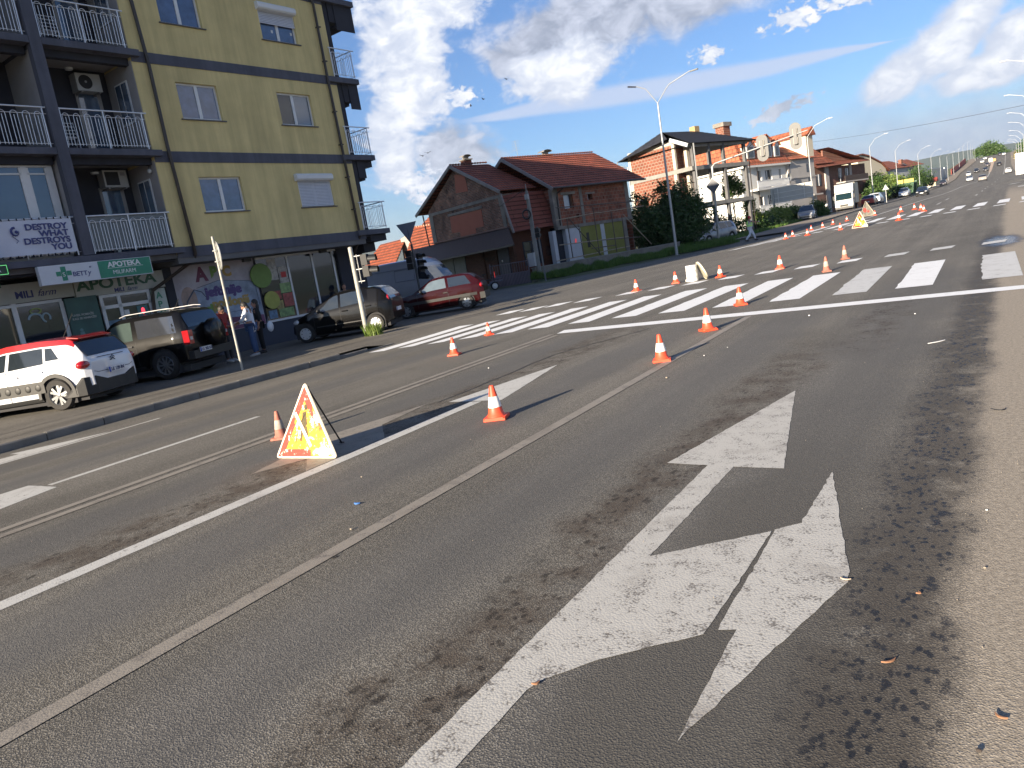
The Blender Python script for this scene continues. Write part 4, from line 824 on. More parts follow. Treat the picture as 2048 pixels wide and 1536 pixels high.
    def plate(s,x,z,txt=None,f=-1,w=.52,y=0):
        b=MB(); b.box(min(x,x+f*.015),y-w/2,z,max(x,x+f*.015),y+w/2,z+.115); o=b.obj('number_plate',PLT,s.t); b=MB(); b.box(min(x+f*.012,x+f*.018),y+(w/2-.05 if f<0 else -w/2),z+.003,max(x+f*.012,x+f*.018),y+(w/2 if f<0 else -w/2+.05),z+.112); b.obj('blue_band',M('plate_blue',(.02,.06,.35)),o)
        if txt: text(txt,.1,PLB,o,(x+f*.017,y+(w/2-.07)*(1 if f<0 else -1),z+.022),nx=(f,0,0),bold=.002)
def hd(dx,dy): return math.atan2(dy,dx)
H=hd(-.91,-.42)
# --- white hatchback with red roof
c=Car(4.0,1.75,2.54,.33,[(-2,.42),(-1.6,.24),(1.7,.2),(2,.3)],[(-2,.86),(-1.93,.98),(-1.3,.99),(0,.93),(1.0,.90),(1.25,.88),(1.8,.78),(2,.62)],
  [(-2,.875),(-1.965,.99),(-1.93,1.05),(-1.72,1.36),(-1.55,1.44),(-.9,1.49),(-.1,1.49),(.35,1.43),(1.15,.96),(1.3,.93),(1.85,.81),(2,.66)],[(-2,.20),(-1.9,.09),(-1.7,.03),(-1.4,0),(1.3,0),(1.75,.09),(2,.33)],-1.25,paint=cpaint('white_car_paint',(.58,.60,.64)),roofm=cpaint('red_roof_paint',(.40,.010,.012)),clad=DKP,rimstyle='five',
  label='white hatchback with a red roof, parked nose-in before the pharmacy, leftmost car',loc=(-18.42,8.05,0),head=H,group='cars parked outside the shops',sc=1.03,ts=.74)
c.side_window((-.12,.95),(-.12,.42),f1=.93); c.side_window((-1.05,-.2),(-1.0,-.2),f1=.93); c.side_window((-1.42,-1.1),(-1.22,-1.06),f0=.2,f1=.9)
c.screen(-1.945,-1.70,'rear_window',.03); c.screen(1.12,.40,'windscreen',.05)
c.strip(-1.0,.42,.75,.42,.24,DKP,'side_bump_pad',.012,.03); c.gapline(-.15,.3,.95); c.gapline(-1.0,.42,.95); c.handle(-.35,.80); c.handle(-.95,.84); c.mirror(.75,1.0)
for k in range(6):
    b=MB(); b.ball((-.85+.24*k,c.W+.016,.54),.075,10,(1,.18,1.0)); b.obj('bump_cell',DKP,c.t,smooth=60)
R_=.385
for a in c.ax:
    P=[(a+R_*math.cos(t),c.W+.004,.33+R_*math.sin(t)) for t in [PI*k/14-.1 for k in range(16)]]
    for sd_ in (1,-1):
        b=MB()
        for p,q in zip(P,P[1:]):
            o=lambda v,s_:(a+(v[0]-a)*s_,v[1]*sd_,.33+(v[2]-.33)*s_); b.quad(o(p,1),o(q,1),o(q,1.17),o(p,1.17)); i=lambda v,s_:(a+(v[0]-a)*s_,(v[1]+.014)*sd_,.33+(v[2]-.33)*s_); b.quad(i(p,.97),i(q,.97),i(q,1.15),i(p,1.15)); b.quad(i(p,.97),i(q,.97),o(q,1),o(p,1)); b.quad(i(p,1.15),i(q,1.15),o(q,1.17),o(p,1.17))
        b.obj('wheel_arch_trim',DKP,c.t)
c.lamp('tail_lamp',-1.86,.70,.86,.13,.20,.10,TLR); c.lamp('lamp_clear',-1.965,.64,.815,.03,.09,.022,HLG)
b=MB()
for i in range(12):   # lower rear bumper in black plastic wrapping the corners
    pass
P=[(-1.45,.888),(-1.72,.885),(-1.89,.83),(-2.02,.62),(-2.05,.3),(-2.06,0),(-2.05,-.3),(-2.02,-.62),(-1.89,-.83),(-1.72,-.885),(-1.45,-.888)]
for k,((x0,y0),(x1,y1)) in enumerate(zip(P,P[1:])):
    top=lambda k:{0:.25,1:.42,2:.60,3:.60,4:.48,5:.48,6:.48,7:.60,8:.60,9:.42,10:.25}[k]
    b.quad((x0,y0,.24),(x1,y1,.24),(x1,y1,top(k+1)),(x0,y0,top(k))); b.quad((x0,y0,top(k)),(x1,y1,top(k+1)),(x1+.10,y1*.96,top(k+1)+.02),(x0+.10,y0*.96,top(k)+.02)); b.quad((x0,y0,.24),(x1,y1,.24),(x1+.2,y1*.9,.2),(x0+.2,y0*.9,.2))
b.obj('rear_bumper',DKP,c.t,smooth=40)
c.plate(-2.045,.60,'LE 139-IN',y=-.02)
b=MB()
for k in (0,.055): b.tube([(-2.02,-.07,.845+k),(-2.025,0,.895+k),(-2.02,.07,.845+k)],.011,5)
b.obj('chevron_badge',M('dark_badge',(.04,.05,.07),.3),c.t)
b=MB(); b.tube([(-1.0,.0,1.49),(-1.35,0,1.95)],.006,5); b.obj('aerial',DKP,c.t); b=MB(); b.hexa([(-1.74,-.52,1.40),(-1.5,-.55,1.44),(-1.5,.55,1.44),(-1.74,.52,1.40),(-1.74,-.52,1.415),(-1.5,-.55,1.468),(-1.5,.55,1.468),(-1.74,.52,1.415)]); b.obj('roof_spoiler',c.roofm,c.t)
b=MB(); b.tube([(-1.985,.42,.965),(-1.99,-.42,.965)],.006,4); b.tube([(-2.0,.62,.70),(-2.005,.5,.665),(-2.005,-.5,.665),(-2.0,-.62,.70)],.005,4); b.obj('tailgate_gap',INT,c.t)
# --- black 3-door off-roader with a spare wheel
BLK=cpaint('black_car_paint',(.0035,.0035,.004)); pass
H2=hd(-.93,-.36)
c=Car(3.8,1.76,2.28,.365,[(-1.9,.45),(-1.5,.34),(1.5,.3),(1.9,.42)],[(-1.9,1.0),(-1.82,1.09),(-.9,1.07),(.6,1.02),(.95,1.0),(1.6,.92),(1.9,.7)],
  [(-1.9,1.02),(-1.87,1.2),(-1.72,1.58),(-1.6,1.66),(-.9,1.69),(0,1.68),(.25,1.63),(.88,1.08),(1.1,1.03),(1.65,.95),(1.9,.75)],[(-1.9,.14),(-1.8,.05),(-1.5,0),(1.3,0),(1.7,.08),(1.9,.25)],-1.12,paint=BLK,clad=DKP,rimstyle='mesh',
  label='black three-door off-roader with a spare wheel cover on its tailgate',loc=(-19.4,11.42,0),head=H2,group='cars parked outside the shops',sc=1.03,ts=.84,tum=.26)
SILV=M('sunlit_tint_glass',(.05,.07,.065),.03,spec=1,coat=1)
c.side_window((-.35,.70),(-.28,.28),mat=SILV); c.side_window((-1.6,-.5),(-1.5,-.4),mat=M('smoked_glass',(.03,.033,.04),.04,spec=1,coat=1)); c.screen(-1.86,-1.72,'rear_window',.04); c.screen(.85,.28,'windscreen')
c.gapline(-.42,.45,1.05); c.gapline(.62,.5,1.0); c.handle(-.25,.93,M('chrome',(.6,.6,.6),.15,metal=1)); c.mirror(.5,1.12); c.strip(-.3,.62,.7,.62,.03,DKP,'side_strip',.01)
for sd_ in (1,-1):
    b=MB(); b.box(-1.93,min(sd_*.66,sd_*.84),.80,-1.76,max(sd_*.66,sd_*.84),1.14); b.obj('tail_lamp',TLR,c.t); b=MB(); b.tube([(-1.5,sd_*.56,1.715),(-1.3,sd_*.57,1.745),(-.1,sd_*.57,1.745),(.1,sd_*.56,1.70)],.013,6); b.obj('roof_rail',M('silver_trim',(.22,.22,.23),.4,metal=.6),c.t)
    b=MB(); b.box(-1.94,min(sd_*.70,sd_*.80),.9,-1.925,max(sd_*.70,sd_*.80),.98); b.obj('lamp_clear',HLG,c.t)
b=MB(); b.lathe([(0,-2.17),(.24,-2.17),(.33,-2.13),(.355,-2.05),(.355,-1.95),(.3,-1.91)],26,(0,-.12,.98),'x'); b.obj('spare_wheel_cover',BLK,c.t,smooth=40)
b=MB(); b.box(-2.0,-.86,.42,-1.84,.86,.62); b.obj('rear_bumper',DKP,c.t); c.plate(-2.003,.56,'LE 202 KX',y=.38,w=.48)
b=MB(); b.tube([(-1.1,0,1.69),(-1.3,0,1.95)],.006,5); b.obj('aerial',DKP,c.t)
for k in range(4): pass
# --- small black five-door hatch facing left
c=Car(3.44,1.63,2.34,.285,[(-1.72,.34),(-1.4,.2),(1.5,.18),(1.72,.3)],[(-1.72,.84),(-1.66,.98),(-1.0,.98),(0,.90),(.85,.86),(1.4,.74),(1.72,.5)],
  [(-1.72,.86),(-1.70,.99),(-1.60,1.12),(-1.40,1.36),(-1.18,1.42),(-.45,1.46),(.1,1.42),(1.0,.93),(1.1,.9),(1.45,.76),(1.72,.53)],[(-1.72,.15),(-1.6,.05),(-1.3,0),(1.1,0),(1.5,.1),(1.72,.32)],-1.12,paint=BLK,rimstyle='star',rimmat=RIMW,
  label='small black five-door hatchback with white wheel covers behind the bent signal pole',loc=(-18.37,18.05,0),head=hd(-.9,-.436),group='cars parked outside the shops',sc=1.03,ts=.86)
c.side_window((.0,.82),(.0,.30)); c.side_window((-.88,-.08),(-.80,-.08)); c.screen(-1.69,-1.44,'rear_window',.03); c.screen(.97,.16,'windscreen'); c.gapline(-.04,.3,.92); c.gapline(-.88,.55,.95); c.gapline(.86,.35,.85)
c.handle(-.2,.80); c.handle(-.98,.84); c.mirror(.62,.93); c.strip(-.75,.42,.8,.42,.03,DKP,'side_strip',.01); c.lamp('head_lamp',1.46,.62,.66,.17,.12,.10,HLG); c.lamp('tail_lamp',-1.61,.64,.96,.06,.07,.15,TLR); c.plate(-1.72,.55,None); 
# --- dark red three-door facing left
c=Car(3.72,1.6,2.385,.28,[(-1.86,.36),(-1.5,.22),(1.5,.2),(1.86,.3)],[(-1.86,.78),(-1.80,.93),(-1.0,.92),(.6,.86),(1.0,.84),(1.6,.74),(1.86,.56)],
  [(-1.86,.80),(-1.83,.95),(-1.55,1.22),(-1.38,1.34),(-1.1,1.375),(-.2,1.38),(.1,1.34),(.85,.90),(1.0,.87),(1.6,.76),(1.86,.58)],[(-1.86,.12),(-1.7,.04),(-1.4,0),(1.3,0),(1.65,.06),(1.86,.2)],-1.15,paint=cpaint('dark_red_car_paint',(.022,.002,.003)),rimstyle='six',
  label='dark red three-door hatchback parked nose to tail behind the small black hatchback',loc=(-18.35,23.05,0),head=hd(-.89,-.46),group='cars parked outside the shops',sc=1.0,ts=.86)
LGL=M('pale_car_glass',(.10,.13,.15),.05,spec=1,coat=1)
c.side_window((-.45,.72),(-.42,.24),mat=LGL); c.side_window((-1.42,-.55),(-1.22,-.52)); c.screen(-1.80,-1.58,'rear_window',.04); c.screen(.83,.14,'windscreen',mat=LGL); c.gapline(-.5,.28,.9); c.gapline(.72,.32,.85); c.handle(-.4,.74,DKP); c.mirror(.52,.93)
c.strip(-1.6,.50,1.6,.46,.11,DKP,'side_strip',.008); c.lamp('head_lamp',1.66,.60,.64,.14,.13,.07,HLG); c.lamp('tail_lamp',-1.78,.66,.84,.07,.1,.09,TLR); 
for q in ((-1.9,-.78,.34,-1.7,.78,.58),(1.72,-.70,.3,1.88,.70,.5)): b=MB(); b.box(*q); b.obj('bumper',DKP,c.t)
for y in (.3,-.3):
    for x in (-.1,.35): b=MB(); b.ball((x-.2,y,.88),.13,10,(.5,1,1.2)); b.obj('seat',M('seat_fabric',(.25,.27,.30),.9),c.t)
# --- silver-grey high-roof van in the side street, nose to the right
VS=cpaint('silver_van_paint',(.36,.38,.43),.1)
c=Car(5.9,1.98,3.5,.34,[(-2.95,.4),(-2.6,.32),(2.5,.28),(2.95,.4)],[(-2.95,1.28),(1.2,1.28),(1.9,1.22),(2.3,1.12),(2.8,.98),(2.95,.75)],
  [(-2.95,2.42),(-2.90,2.5),(-1,2.53),(.9,2.53),(1.25,2.42),(1.55,2.18),(1.66,2.02),(2.3,1.18),(2.45,1.12),(2.8,1.0),(2.95,.8)],[(-2.95,.04),(-2.8,0),(2.3,0),(2.7,.08),(2.95,.24)],-1.9,paint=VS,tum=.10,rimstyle='six',rimmat=RIMW,ts=.93,
  name='van',label='silver-grey high-roof van in the shade behind the dark red hatchback',loc=(-28.7,33.9,0),head=hd(.99,.03),cat='van')
c.side_window((1.15,2.05),(1.15,1.6),f0=.06,f1=.62); c.screen(2.26,1.70,'windscreen',.04); c.gapline(1.05,.5,1.27); c.mirror(1.95,1.45)
for sd_ in (1,-1):
    b=MB(); y=sd_*(c.W-.01)
    for (x0,z0),(x1,z1) in (((-.55,1.35),(.9,1.35)),((.9,1.35),(.9,2.0)),((.9,2.0),(-.55,2.0)),((-.55,2.0),(-.55,1.35)),((-2.8,2.05),(.9,2.05)),((-2.8,.95),(2.2,.95))): b.tube([(x0,y-sd_*.10*max(0,z0-1.28),z0),(x1,y-sd_*.10*max(0,z1-1.28),z1)],.012,4)
    b.obj('panel_crease',M('van_crease',(.16,.17,.2),.5),c.t)
c.lamp('head_lamp',2.72,.72,.86,.12,.16,.12,HLG)
# --- silver people carrier on the verge
SIL=cpaint('silver_car_paint',(.24,.255,.28),.35)
mpv=dict(L=4.2,Wd=1.74,wb=2.7,r=.31,zb=[(-2.1,.36),(-1.7,.22),(1.7,.2),(2.1,.3)],belt=[(-2.1,.9),(-2.0,1.02),(0,.96),(.9,.92),(1.5,.86),(1.95,.72),(2.1,.55)],
  top=[(-2.1,.95),(-2.06,1.1),(-1.85,1.5),(-1.6,1.6),(-.4,1.64),(.2,1.58),(1.1,1.02),(1.25,.95),(1.8,.8),(2.1,.58)],plan=[(-2.1,.12),(-1.9,.03),(-1.5,0),(1.4,0),(1.8,.08),(2.1,.3)],rear_ax=-1.35)
c=Car(**mpv,paint=SIL,label='silver people carrier parked nose to the road on the verge, behind the signal mast',loc=(-20.55,64.3,.14),head=hd(-.42,-.9),group='silver cars on the verge',sc=1.03)
c.side_window((.0,.95),(.0,.4)); c.side_window((-.95,-.1),(-.9,-.1)); c.side_window((-1.8,-1.05),(-1.6,-1.0)); c.screen(1.08,.25,'windscreen'); c.screen(-2.04,-1.88,'rear_window'); c.gapline(-.04,.3,.95); c.gapline(-1,.5,.95); c.mirror(.85,1.02); c.handle(-.2,.83)
c.lamp('head_lamp',1.88,.6,.70,.15,.17,.10,HLG); b=MB(); b.box(2.03,-.5,.42,2.08,.5,.6); b.box(2.0,-.35,.62,2.06,.35,.72); b.obj('grille',DKP,c.t); c.plate(2.1,.42,None,f=1)
c=Car(**mpv,paint=SIL,simple=True,label='silver car parked on the verge between the big sign back and the truck',loc=(-17.6,88.5,zb(-17.6,88.5)),head=hd(.12,-.99),group='silver cars on the verge',sc=1.03)
c.side_window((-1.7,.95),(-1.5,.4)); c.screen(1.08,.25,'windscreen'); c.lamp('head_lamp',1.88,.6,.70,.15,.17,.10,HLG); c.mirror(.85,1.02); b=MB(); b.box(2.05,-.6,.36,2.1,.6,.5); b.obj('grille',DKP,c.t)
# --- box truck
def truck():
    t=thing('box_truck','white box truck with a rounded wind deflector parked at the left kerb, facing the camera','truck',(-17.2,112.5,zb(-17,112)),hd(.05,-1),sc=1.03)
    TW=M('truck_white',(.62,.62,.58),.4,var=.05,dirt=.1); b=MB()
    b.prism([(3.1,-1.05,.55),(3.12,-1.05,1.45),(2.75,-1.05,2.35),(2.6,-1.05,2.45),(1.3,-1.05,2.45),(1.3,-1.05,.55)],(0,2.1,0)); b.obj('cab',TW,t)
    b=MB(); b.hexa([(3.135,-.95,1.5),(3.135,.95,1.5),(2.80,.93,2.3),(2.80,-.93,2.3)]+[(3.105,-.95,1.5),(3.105,.95,1.5),(2.77,.93,2.3),(2.77,-.93,2.3)]); b.obj('windscreen',M('truck_glass',(.008,.022,.022),.08,spec=.6,coat=.4),t)
    for sd_ in (1,-1): b=MB(); b.box(1.7,min(sd_*1.045,sd_*1.06),1.45,2.6,max(sd_*1.045,sd_*1.06),2.15); b.obj('side_window',CGL,t); b=MB(); b.box(2.75,min(sd_*1.1,sd_*1.3),1.6,2.85,max(sd_*1.1,sd_*1.3),2.1); b.obj('mirror',DKP,t); b=MB(); b.box(3.11,min(sd_*.6,sd_*.98),.72,3.16,max(sd_*.6,sd_*.98),.9); b.obj('head_lamp',HLG,t)
    b=MB(); b.box(-3.4,-1.2,.95,1.2,1.2,3.55); b.obj('cargo_box',M('truck_box',(.40,.38,.30),.6,var=.08,sc=1,dirt=.25),t)
    b=MB(); b.prism([(2.55,-1.1,2.47),(2.4,-1.1,2.9),(2.0,-1.1,3.4),(1.25,-1.1,3.55),(1.25,-1.1,2.47)],(0,2.2,0)); b.obj('wind_deflector',TW,t,smooth=40)
    b=MB(); b.box(3.08,-1.05,.38,3.2,1.05,.64); b.obj('bumper',M('truck_bumper',(.07,.07,.07),.6),t); b=MB(); b.box(2.62,-1.06,2.44,2.70,1.06,2.50); b.obj('roof_gap',DKP,t); b=MB(); b.box(3.1,-.5,.68,3.155,.5,.92); b.obj('grille',DKP,t); b=MB(); b.box(-3.4,-.5,.5,2.6,.5,.9); b.obj('chassis',DKP,t)
    for x in (2.3,-2.2):
        for sd_ in (1,-1): addwheel(t,x,sd_*.93,.42,.25,'six',RIM,sd_)
truck()
# --- distant traffic: one saloon and one hatch shape in several paints
sal=dict(L=4.4,Wd=1.76,wb=2.6,r=.31,zb=[(-2.2,.34),(2.2,.28)],belt=[(-2.2,.85),(-2.1,.97),(0,.93),(1.0,.9),(2.0,.75),(2.2,.55)],top=[(-2.2,.9),(-2.15,1.0),(-1.55,1.04),(-.95,1.38),(-.3,1.44),(.3,1.38),(1.05,.98),(2.0,.79),(2.2,.58)],plan=[(-2.2,.12),(-2,.03),(1.7,.02),(2.2,.25)],rear_ax=-1.25)
FAR_=[('dark_saloon_paint',(.012,.014,.018),'dark saloon with pale headlamps driving towards the camera beside the green bins',(-10.9,150.5),-1,sal,0),
 ('grey_saloon_paint',(.16,.15,.145),'grey saloon driving away at the foot of the ramp, centre of the road',(-3.0,219),1,sal,0),
 ('silver_far_paint',(.42,.44,.46),'silver car driving down towards the camera left of the grey saloon',(-6.9,268),-1,sal,0),
 ('white_far_paint',(.62,.62,.62),'white car driving away alone in the right lane of the ramp',(3.1,308),1,mpv,0),
 ('dark_far_paint',(.05,.04,.045),'dark parked saloon beside the lamp posts left of the ramp foot',(-14.0,272),-1,mpv,1),
 ('white_far_paint',(.62,.62,.62),'white van-like car coming down the ramp nearest the left kerb',(-9.6,362),-1,mpv,0),
 ('black_far_paint',(.012,.013,.018),'black estate beside the white car in the left lanes of the ramp',(-7.2,380),-1,mpv,0),
 ('black_far_paint',(.012,.013,.018),'black saloon in the middle of the ramp coming down',(-4.0,380),-1,sal,0),
 ('dark_far_paint',(.05,.04,.045),'dark car coming down just above the black saloon',(-3.6,421),-1,sal,0),
 ('black_far_paint',(.012,.013,.018),'black car climbing the ramp right of the median',(.9,408),1,sal,0),
 ('white_far_paint',(.62,.62,.62),'white car high on the ramp in the left lane',(-6.0,457),-1,mpv,0),
 ('white_far_paint',(.62,.62,.62),'white car at the very top left of the ramp',(-5.0,484),-1,sal,0),
 ('silver_far_paint',(.42,.44,.46),'silver car at the crest of the ramp',(3.4,498),1,sal,0),
 ('black_far_paint',(.012,.013,.018),'black car just ahead of the silver one at the crest',(1.6,508),1,sal,0),
 ('silver_far_paint',(.42,.44,.46),'pale car parked at the kerb behind the dark saloon',(-14.9,164),-1,mpv,1),
 ('red_far_paint',(.28,.02,.02),'red car parked at the kerb right of the truck',(-15.6,122),1,sal,1),
 ('silver_far_paint',(.42,.44,.46),'pale hatchback parked behind the red car beyond the truck',(-15.6,129),1,mpv,1)]
for pn,cl,lb,(x,y),dr,sh,pk in FAR_:
    sl=math.atan2(zb(x,y+5)-zb(x,y-5),10)
    c=Car(**sh,paint=cpaint(pn,cl),simple=True,name='parked_car' if pk else 'moving_car',label=lb,loc=(x,y,zb(x,y)+(.13 if pk and x<-14.5 else .02)),head=hd(0,dr),group='cars parked along the far road' if pk else 'cars driving on the far road',sc=1.05)
    if sh is sal: c.side_window((-.95,.85),(-.75,.4)); c.screen(1.0,.36,'windscreen'); c.screen(-1.5,-1.0,'rear_window')
    else: c.side_window((-1.7,.95),(-1.5,.4)); c.screen(1.08,.25,'windscreen'); c.screen(-2.04,-1.88,'rear_window')
    fx=c.L/2
    c.lamp('head_lamp',fx-.14,.62,.66,.12,.2,.1,HLG); c.lamp('tail_lamp',-fx+.08,.68,.82,.08,.14,.09,TLR); c.plate(-fx-.005,.5,None); c.plate(fx-.0,.4,None,f=1)
    c.t.rotation_euler[0]=0; c.t.rotation_euler[1]=-sl*(1 if dr>0 else -1)
# --- garden tractor by the gate
def tractor():
    t=thing('mini_tractor','small four-wheeled garden tractor with a red triangle, parked by the metal gate','tractor',(-25.0,35.75,0),hd(-.82,-.57),sc=.93)
    MT=M('tractor_metal',(.10,.11,.15),.5,var=.4,sc=8); b=MB(); b.box(-.5,-.2,.3,.75,.2,.42); b.box(.1,-.25,.4,.7,.25,.78); b.box(-.7,-.35,.4,-.3,.35,.55); b.obj('chassis',MT,t)
    b=MB(); b.box(.15,-.2,.5,.45,.2,.72); b.obj('engine',M('tractor_engine',(.22,.25,.33),.5,var=.4,sc=12),t)
    b=MB(); b.box(-.45,-.2,.62,-.1,.2,.7); b.box(-.5,-.2,.7,-.43,.2,1.0); b.obj('seat',DKP,t); b=MB(); b.tube([(.1,0,.75),(-.02,0,1.02)],.02,6); b.lathe([(.14,1.01),(.16,1.03),(.14,1.05)],14,(-.03,0,0)); b.obj('steering_wheel',DKP,t)
    b=MB(); b.tube([(-.6,-.3,.5),(-.6,-.3,1.55),(-.6,.3,1.55),(-.6,.3,.5)],.02,6); b.obj('roll_bar',DKP,t); b=MB(); b.prism([(-.68,-.18,.75),(-.68,.18,.75),(-.68,0,1.12)],(-.02,0,0)); b.obj('warning_triangle',M('signal_red',(.6,.03,.02),.5,em=(1,.05,.02,.25)),t)
    b=MB(); b.box(-1.15,-.4,.5,-.7,.4,.56); b.tube([(-1.15,-.4,.7),(-.7,-.4,.7)],.015,5); b.tube([(-1.15,.4,.7),(-.7,.4,.7)],.015,5); b.tube([(.75,-.45,.35),(1.05,-.3,.25),(1.05,.3,.25),(.75,.45,.35)],.03,6); b.obj('carrier',MT,t)
    for x,r in ((.6,.2),(-.6,.26)):
        for sd_ in (1,-1): addwheel(t,x,sd_*.42,r,.18,'six',RIMW,sd_)
tractor()
# ================================================================ WORK SITE OBJECTS
ORG=M('cone_orange',(.72,.075,.03),.5,var=.12,sc=9); ORD=M('dirty_cone_orange',(.34,.12,.085),.75,var=.35,sc=14,dirt=.5); WHB=M('cone_white_band',(.72,.71,.68),.45,var=.1,sc=12); WHD=M('dirty_cone_band',(.36,.31,.26),.7,var=.35,sc=14,dirt=.4)
def conemesh(om,wm,h):
    rb,rt=.088,.024; f=lambda z:rb+(rt-rb)*(z-.03)/(h-.03)
    b=MB(); z=.0
    b.box(-.115,-.115,.0,.115,.115,.022); b.prism([(-.095,-.115,.022),(.095,-.115,.022),(.115,-.095,.022),(.115,.095,.022),(.095,.115,.022),(-.095,.115,.022),(-.115,.095,.022),(-.115,-.095,.022)],(0,0,.012)); base=b.mesh('base',om)
    b=MB(); zs=[.03,.06]+[h*k for k in (.36,)]; b.lathe([(rb+.012,.034),(rb+.004,.05),(f(.06),.06),(f(h*.36),h*.36)],22); b.lathe([(f(h*.68),h*.68),(f(h*.97),h*.97),(rt*.85,h),(rt*.3,h),(rt*.3,h*.9)],22); body=b.mesh('body',om,50)
    b=MB(); b.lathe([(f(h*.36),h*.36),(f(h*.36)+.0025,h*.36+.003),(f(h*.68)+.0025,h*.68-.003),(f(h*.68),h*.68)],22); band=b.mesh('white_band',wm,50)
    return base,body,band
CM={0:conemesh(ORG,WHB,.355),1:conemesh(ORD,WHD,.40)}
def cone(x,y,lb,k=0,sc=1,rz=None,tilt=0):
    t=thing('traffic_cone',lb,'traffic cone',(x,y,zg(x,y)+.005),rz if rz is not None else random.uniform(0,1.5),'traffic cones around the fresh markings',sc)
    for n,me in zip(('base','body','white_band'),CM[k]): mobj(n,me,t)
    t.rotation_euler=(tilt,0,t.rotation_euler[2]); return t
CON=[(-4.45,6.17,'clean orange cone beside the white arrow tip, nearest clean cone to the camera',0,1),(-3.70,8.93,'orange cone on the tan lane line, the nearer of two before the stop line',0,.98),(-3.88,11.36,'orange cone just in front of the wide white stop line',0,1),
(-4.25,14.48,'orange cone at the foot of a zebra stripe just behind the stop line',0,1),(-8.69,11.05,'orange cone on bare asphalt nearest the kerb, left of the zebra',0,.95),(-9.84,13.9,'orange cone at the left end of the zebra stripes',0,.82),
(-7.05,5.5,'dirty faded cone half hidden behind the near warning triangle',1,.82),(-9.37,21.36,'leftmost orange cone on the dashes behind the zebra',0,1.02),(-8.57,22.62,'orange cone just left of the white paint drum',0,1.03),(-7.2,22.8,'orange cone just right of the white paint drum',0,1.03),
(-5.5,23.15,'orange cone alone on the open junction asphalt behind the dashes',0,1.13),(-3.65,19.98,'dirty brownish cone standing at the tip of a zebra stripe',1,.95),(-3.8,23.7,'dirty brownish cone standing behind a white dash',1,1.0),
(-10.12,44.55,'leftmost small cone of the far crossing, nearest the walking worker',0,.95),(-10.18,46.6,'second small cone from the left by the far crossing',0,.95),(-10.34,52.8,'third small cone along the left side of the far crossing',0,.97),(-8.81,43.85,'cone in front of the far stripes, below the row of small cones',0,1.0),
(-9.92,54.4,'fourth small cone along the left side of the far crossing',0,.95),(-9.81,57.6,'fifth small cone, left of the far yellow triangle',0,.95),(-7.23,44.5,'cone immediately left of the far yellow triangle',0,1.05),(-9.28,60.1,'most distant cone of the left row behind the far crossing',0,.95),
(-7.75,62.8,'small cone right of the triangle seen from behind',0,1.05),(-5.87,61.3,'cone standing on the centre line behind the far crossing',0,1.15),(-4.47,45.4,'cone in front of a far zebra stripe right of the yellow triangle',0,1.15),(-5.1,62.4,'left cone of the three grouped behind the far crossing',0,1.15),
(-4.39,58.4,'middle cone of the three grouped behind the far crossing',0,1.15),(-3.9,53.9,'right cone of the three grouped at the tip of a far zebra stripe',0,1.1)]
for x,y,lb,k,s in CON: cone(x,y,lb,k,s,rz=(.35 if y<10 else None))
# --- warning triangles
def trimat():
    m,t,b=ntree('worn_sign_face'); N=t.nodes.new; L=t.links.new
    tcn=N('ShaderNodeTexCoord'); s=N('ShaderNodeSeparateXYZ'); L(tcn.outputs['Object'],s.inputs[0])
    def nz(sc,de,ro,di=0,off=0):
        mp=N('ShaderNodeMapping'); L(tcn.outputs['Object'],mp.inputs[0]); mp.inputs['Location'].default_value=(off,off,off)
        n=N('ShaderNodeTexNoise'); L(mp.outputs[0],n.inputs['Vector']); n.inputs['Scale'].default_value=sc; n.inputs['Detail'].default_value=de; n.inputs['Roughness'].default_value=ro; n.inputs['Distortion'].default_value=di; return n.outputs[0]
    def ma(op,a,b_):
        n=N('ShaderNodeMath'); n.operation=op
        for i,v in enumerate((a,b_)):
            if isinstance(v,(int,float)): n.inputs[i].default_value=v
            else: L(v,n.inputs[i])
        return n.outputs[0]
    def mr(v,a,b_,o0=0,o1=1):
        n=N('ShaderNodeMapRange'); L(v,n.inputs[0])
        for i,x in zip((1,2,3,4),(a,b_,o0,o1)): n.inputs[i].default_value=x
        return n.outputs[0]
    def mix(f,a,c):
        n=N('ShaderNodeMix'); n.data_type='RGBA'; L(f,n.inputs[0])
        for i,v in ((6,a),(7,c)):
            if isinstance(v,tuple): n.inputs[i].default_value=(*v,1)
            else: L(v,n.inputs[i])
        return n.outputs[2]
    n1=nz(7,9,.72,.4); n2=nz(16,8,.75,.3,3.3); n3=nz(3.2,6,.6,0,9)
    c=mix(mr(n3,.4,.6),(.78,.42,.02),(.72,.28,.015))
    # the red border: distance to the nearest edge of the triangle (object x = across, z = up)
    ax=ma('ABSOLUTE',s.outputs[0],0); d1=ma('SUBTRACT',ma('MULTIPLY',ma('SUBTRACT',.735,s.outputs[2]),.5),ma('MULTIPLY',ax,.866)); dz=s.outputs[2]
    d=ma('MINIMUM',d1,dz); red=ma('LESS_THAN',d,.085)
    wear=mr(ma('ADD',n1,ma('MULTIPLY',ma('SUBTRACT',s.outputs[0],0),.22)),.50,.56)
    c=mix(ma('MULTIPLY',red,mr(ma('ADD',n3,ma('MULTIPLY',s.outputs[0],-.5)),.38,.46)),c,(.52,.035,.02))
    c=mix(ma('MULTIPLY',mr(ma('ADD',n1,ma('ADD',ma('MULTIPLY',s.outputs[0],.13),ma('MULTIPLY',s.outputs[2],-.08))),.535,.56),.95),c,(.80,.76,.66))
    c=mix(ma('MULTIPLY',mr(n2,.60,.63),.8),c,(.78,.74,.62)); c=mix(ma('MULTIPLY',ma('LESS_THAN',d,.012),.9),c,(.75,.68,.55))
    L(c,b.inputs['Base Color']); b.inputs['Roughness'].default_value=.5; return m
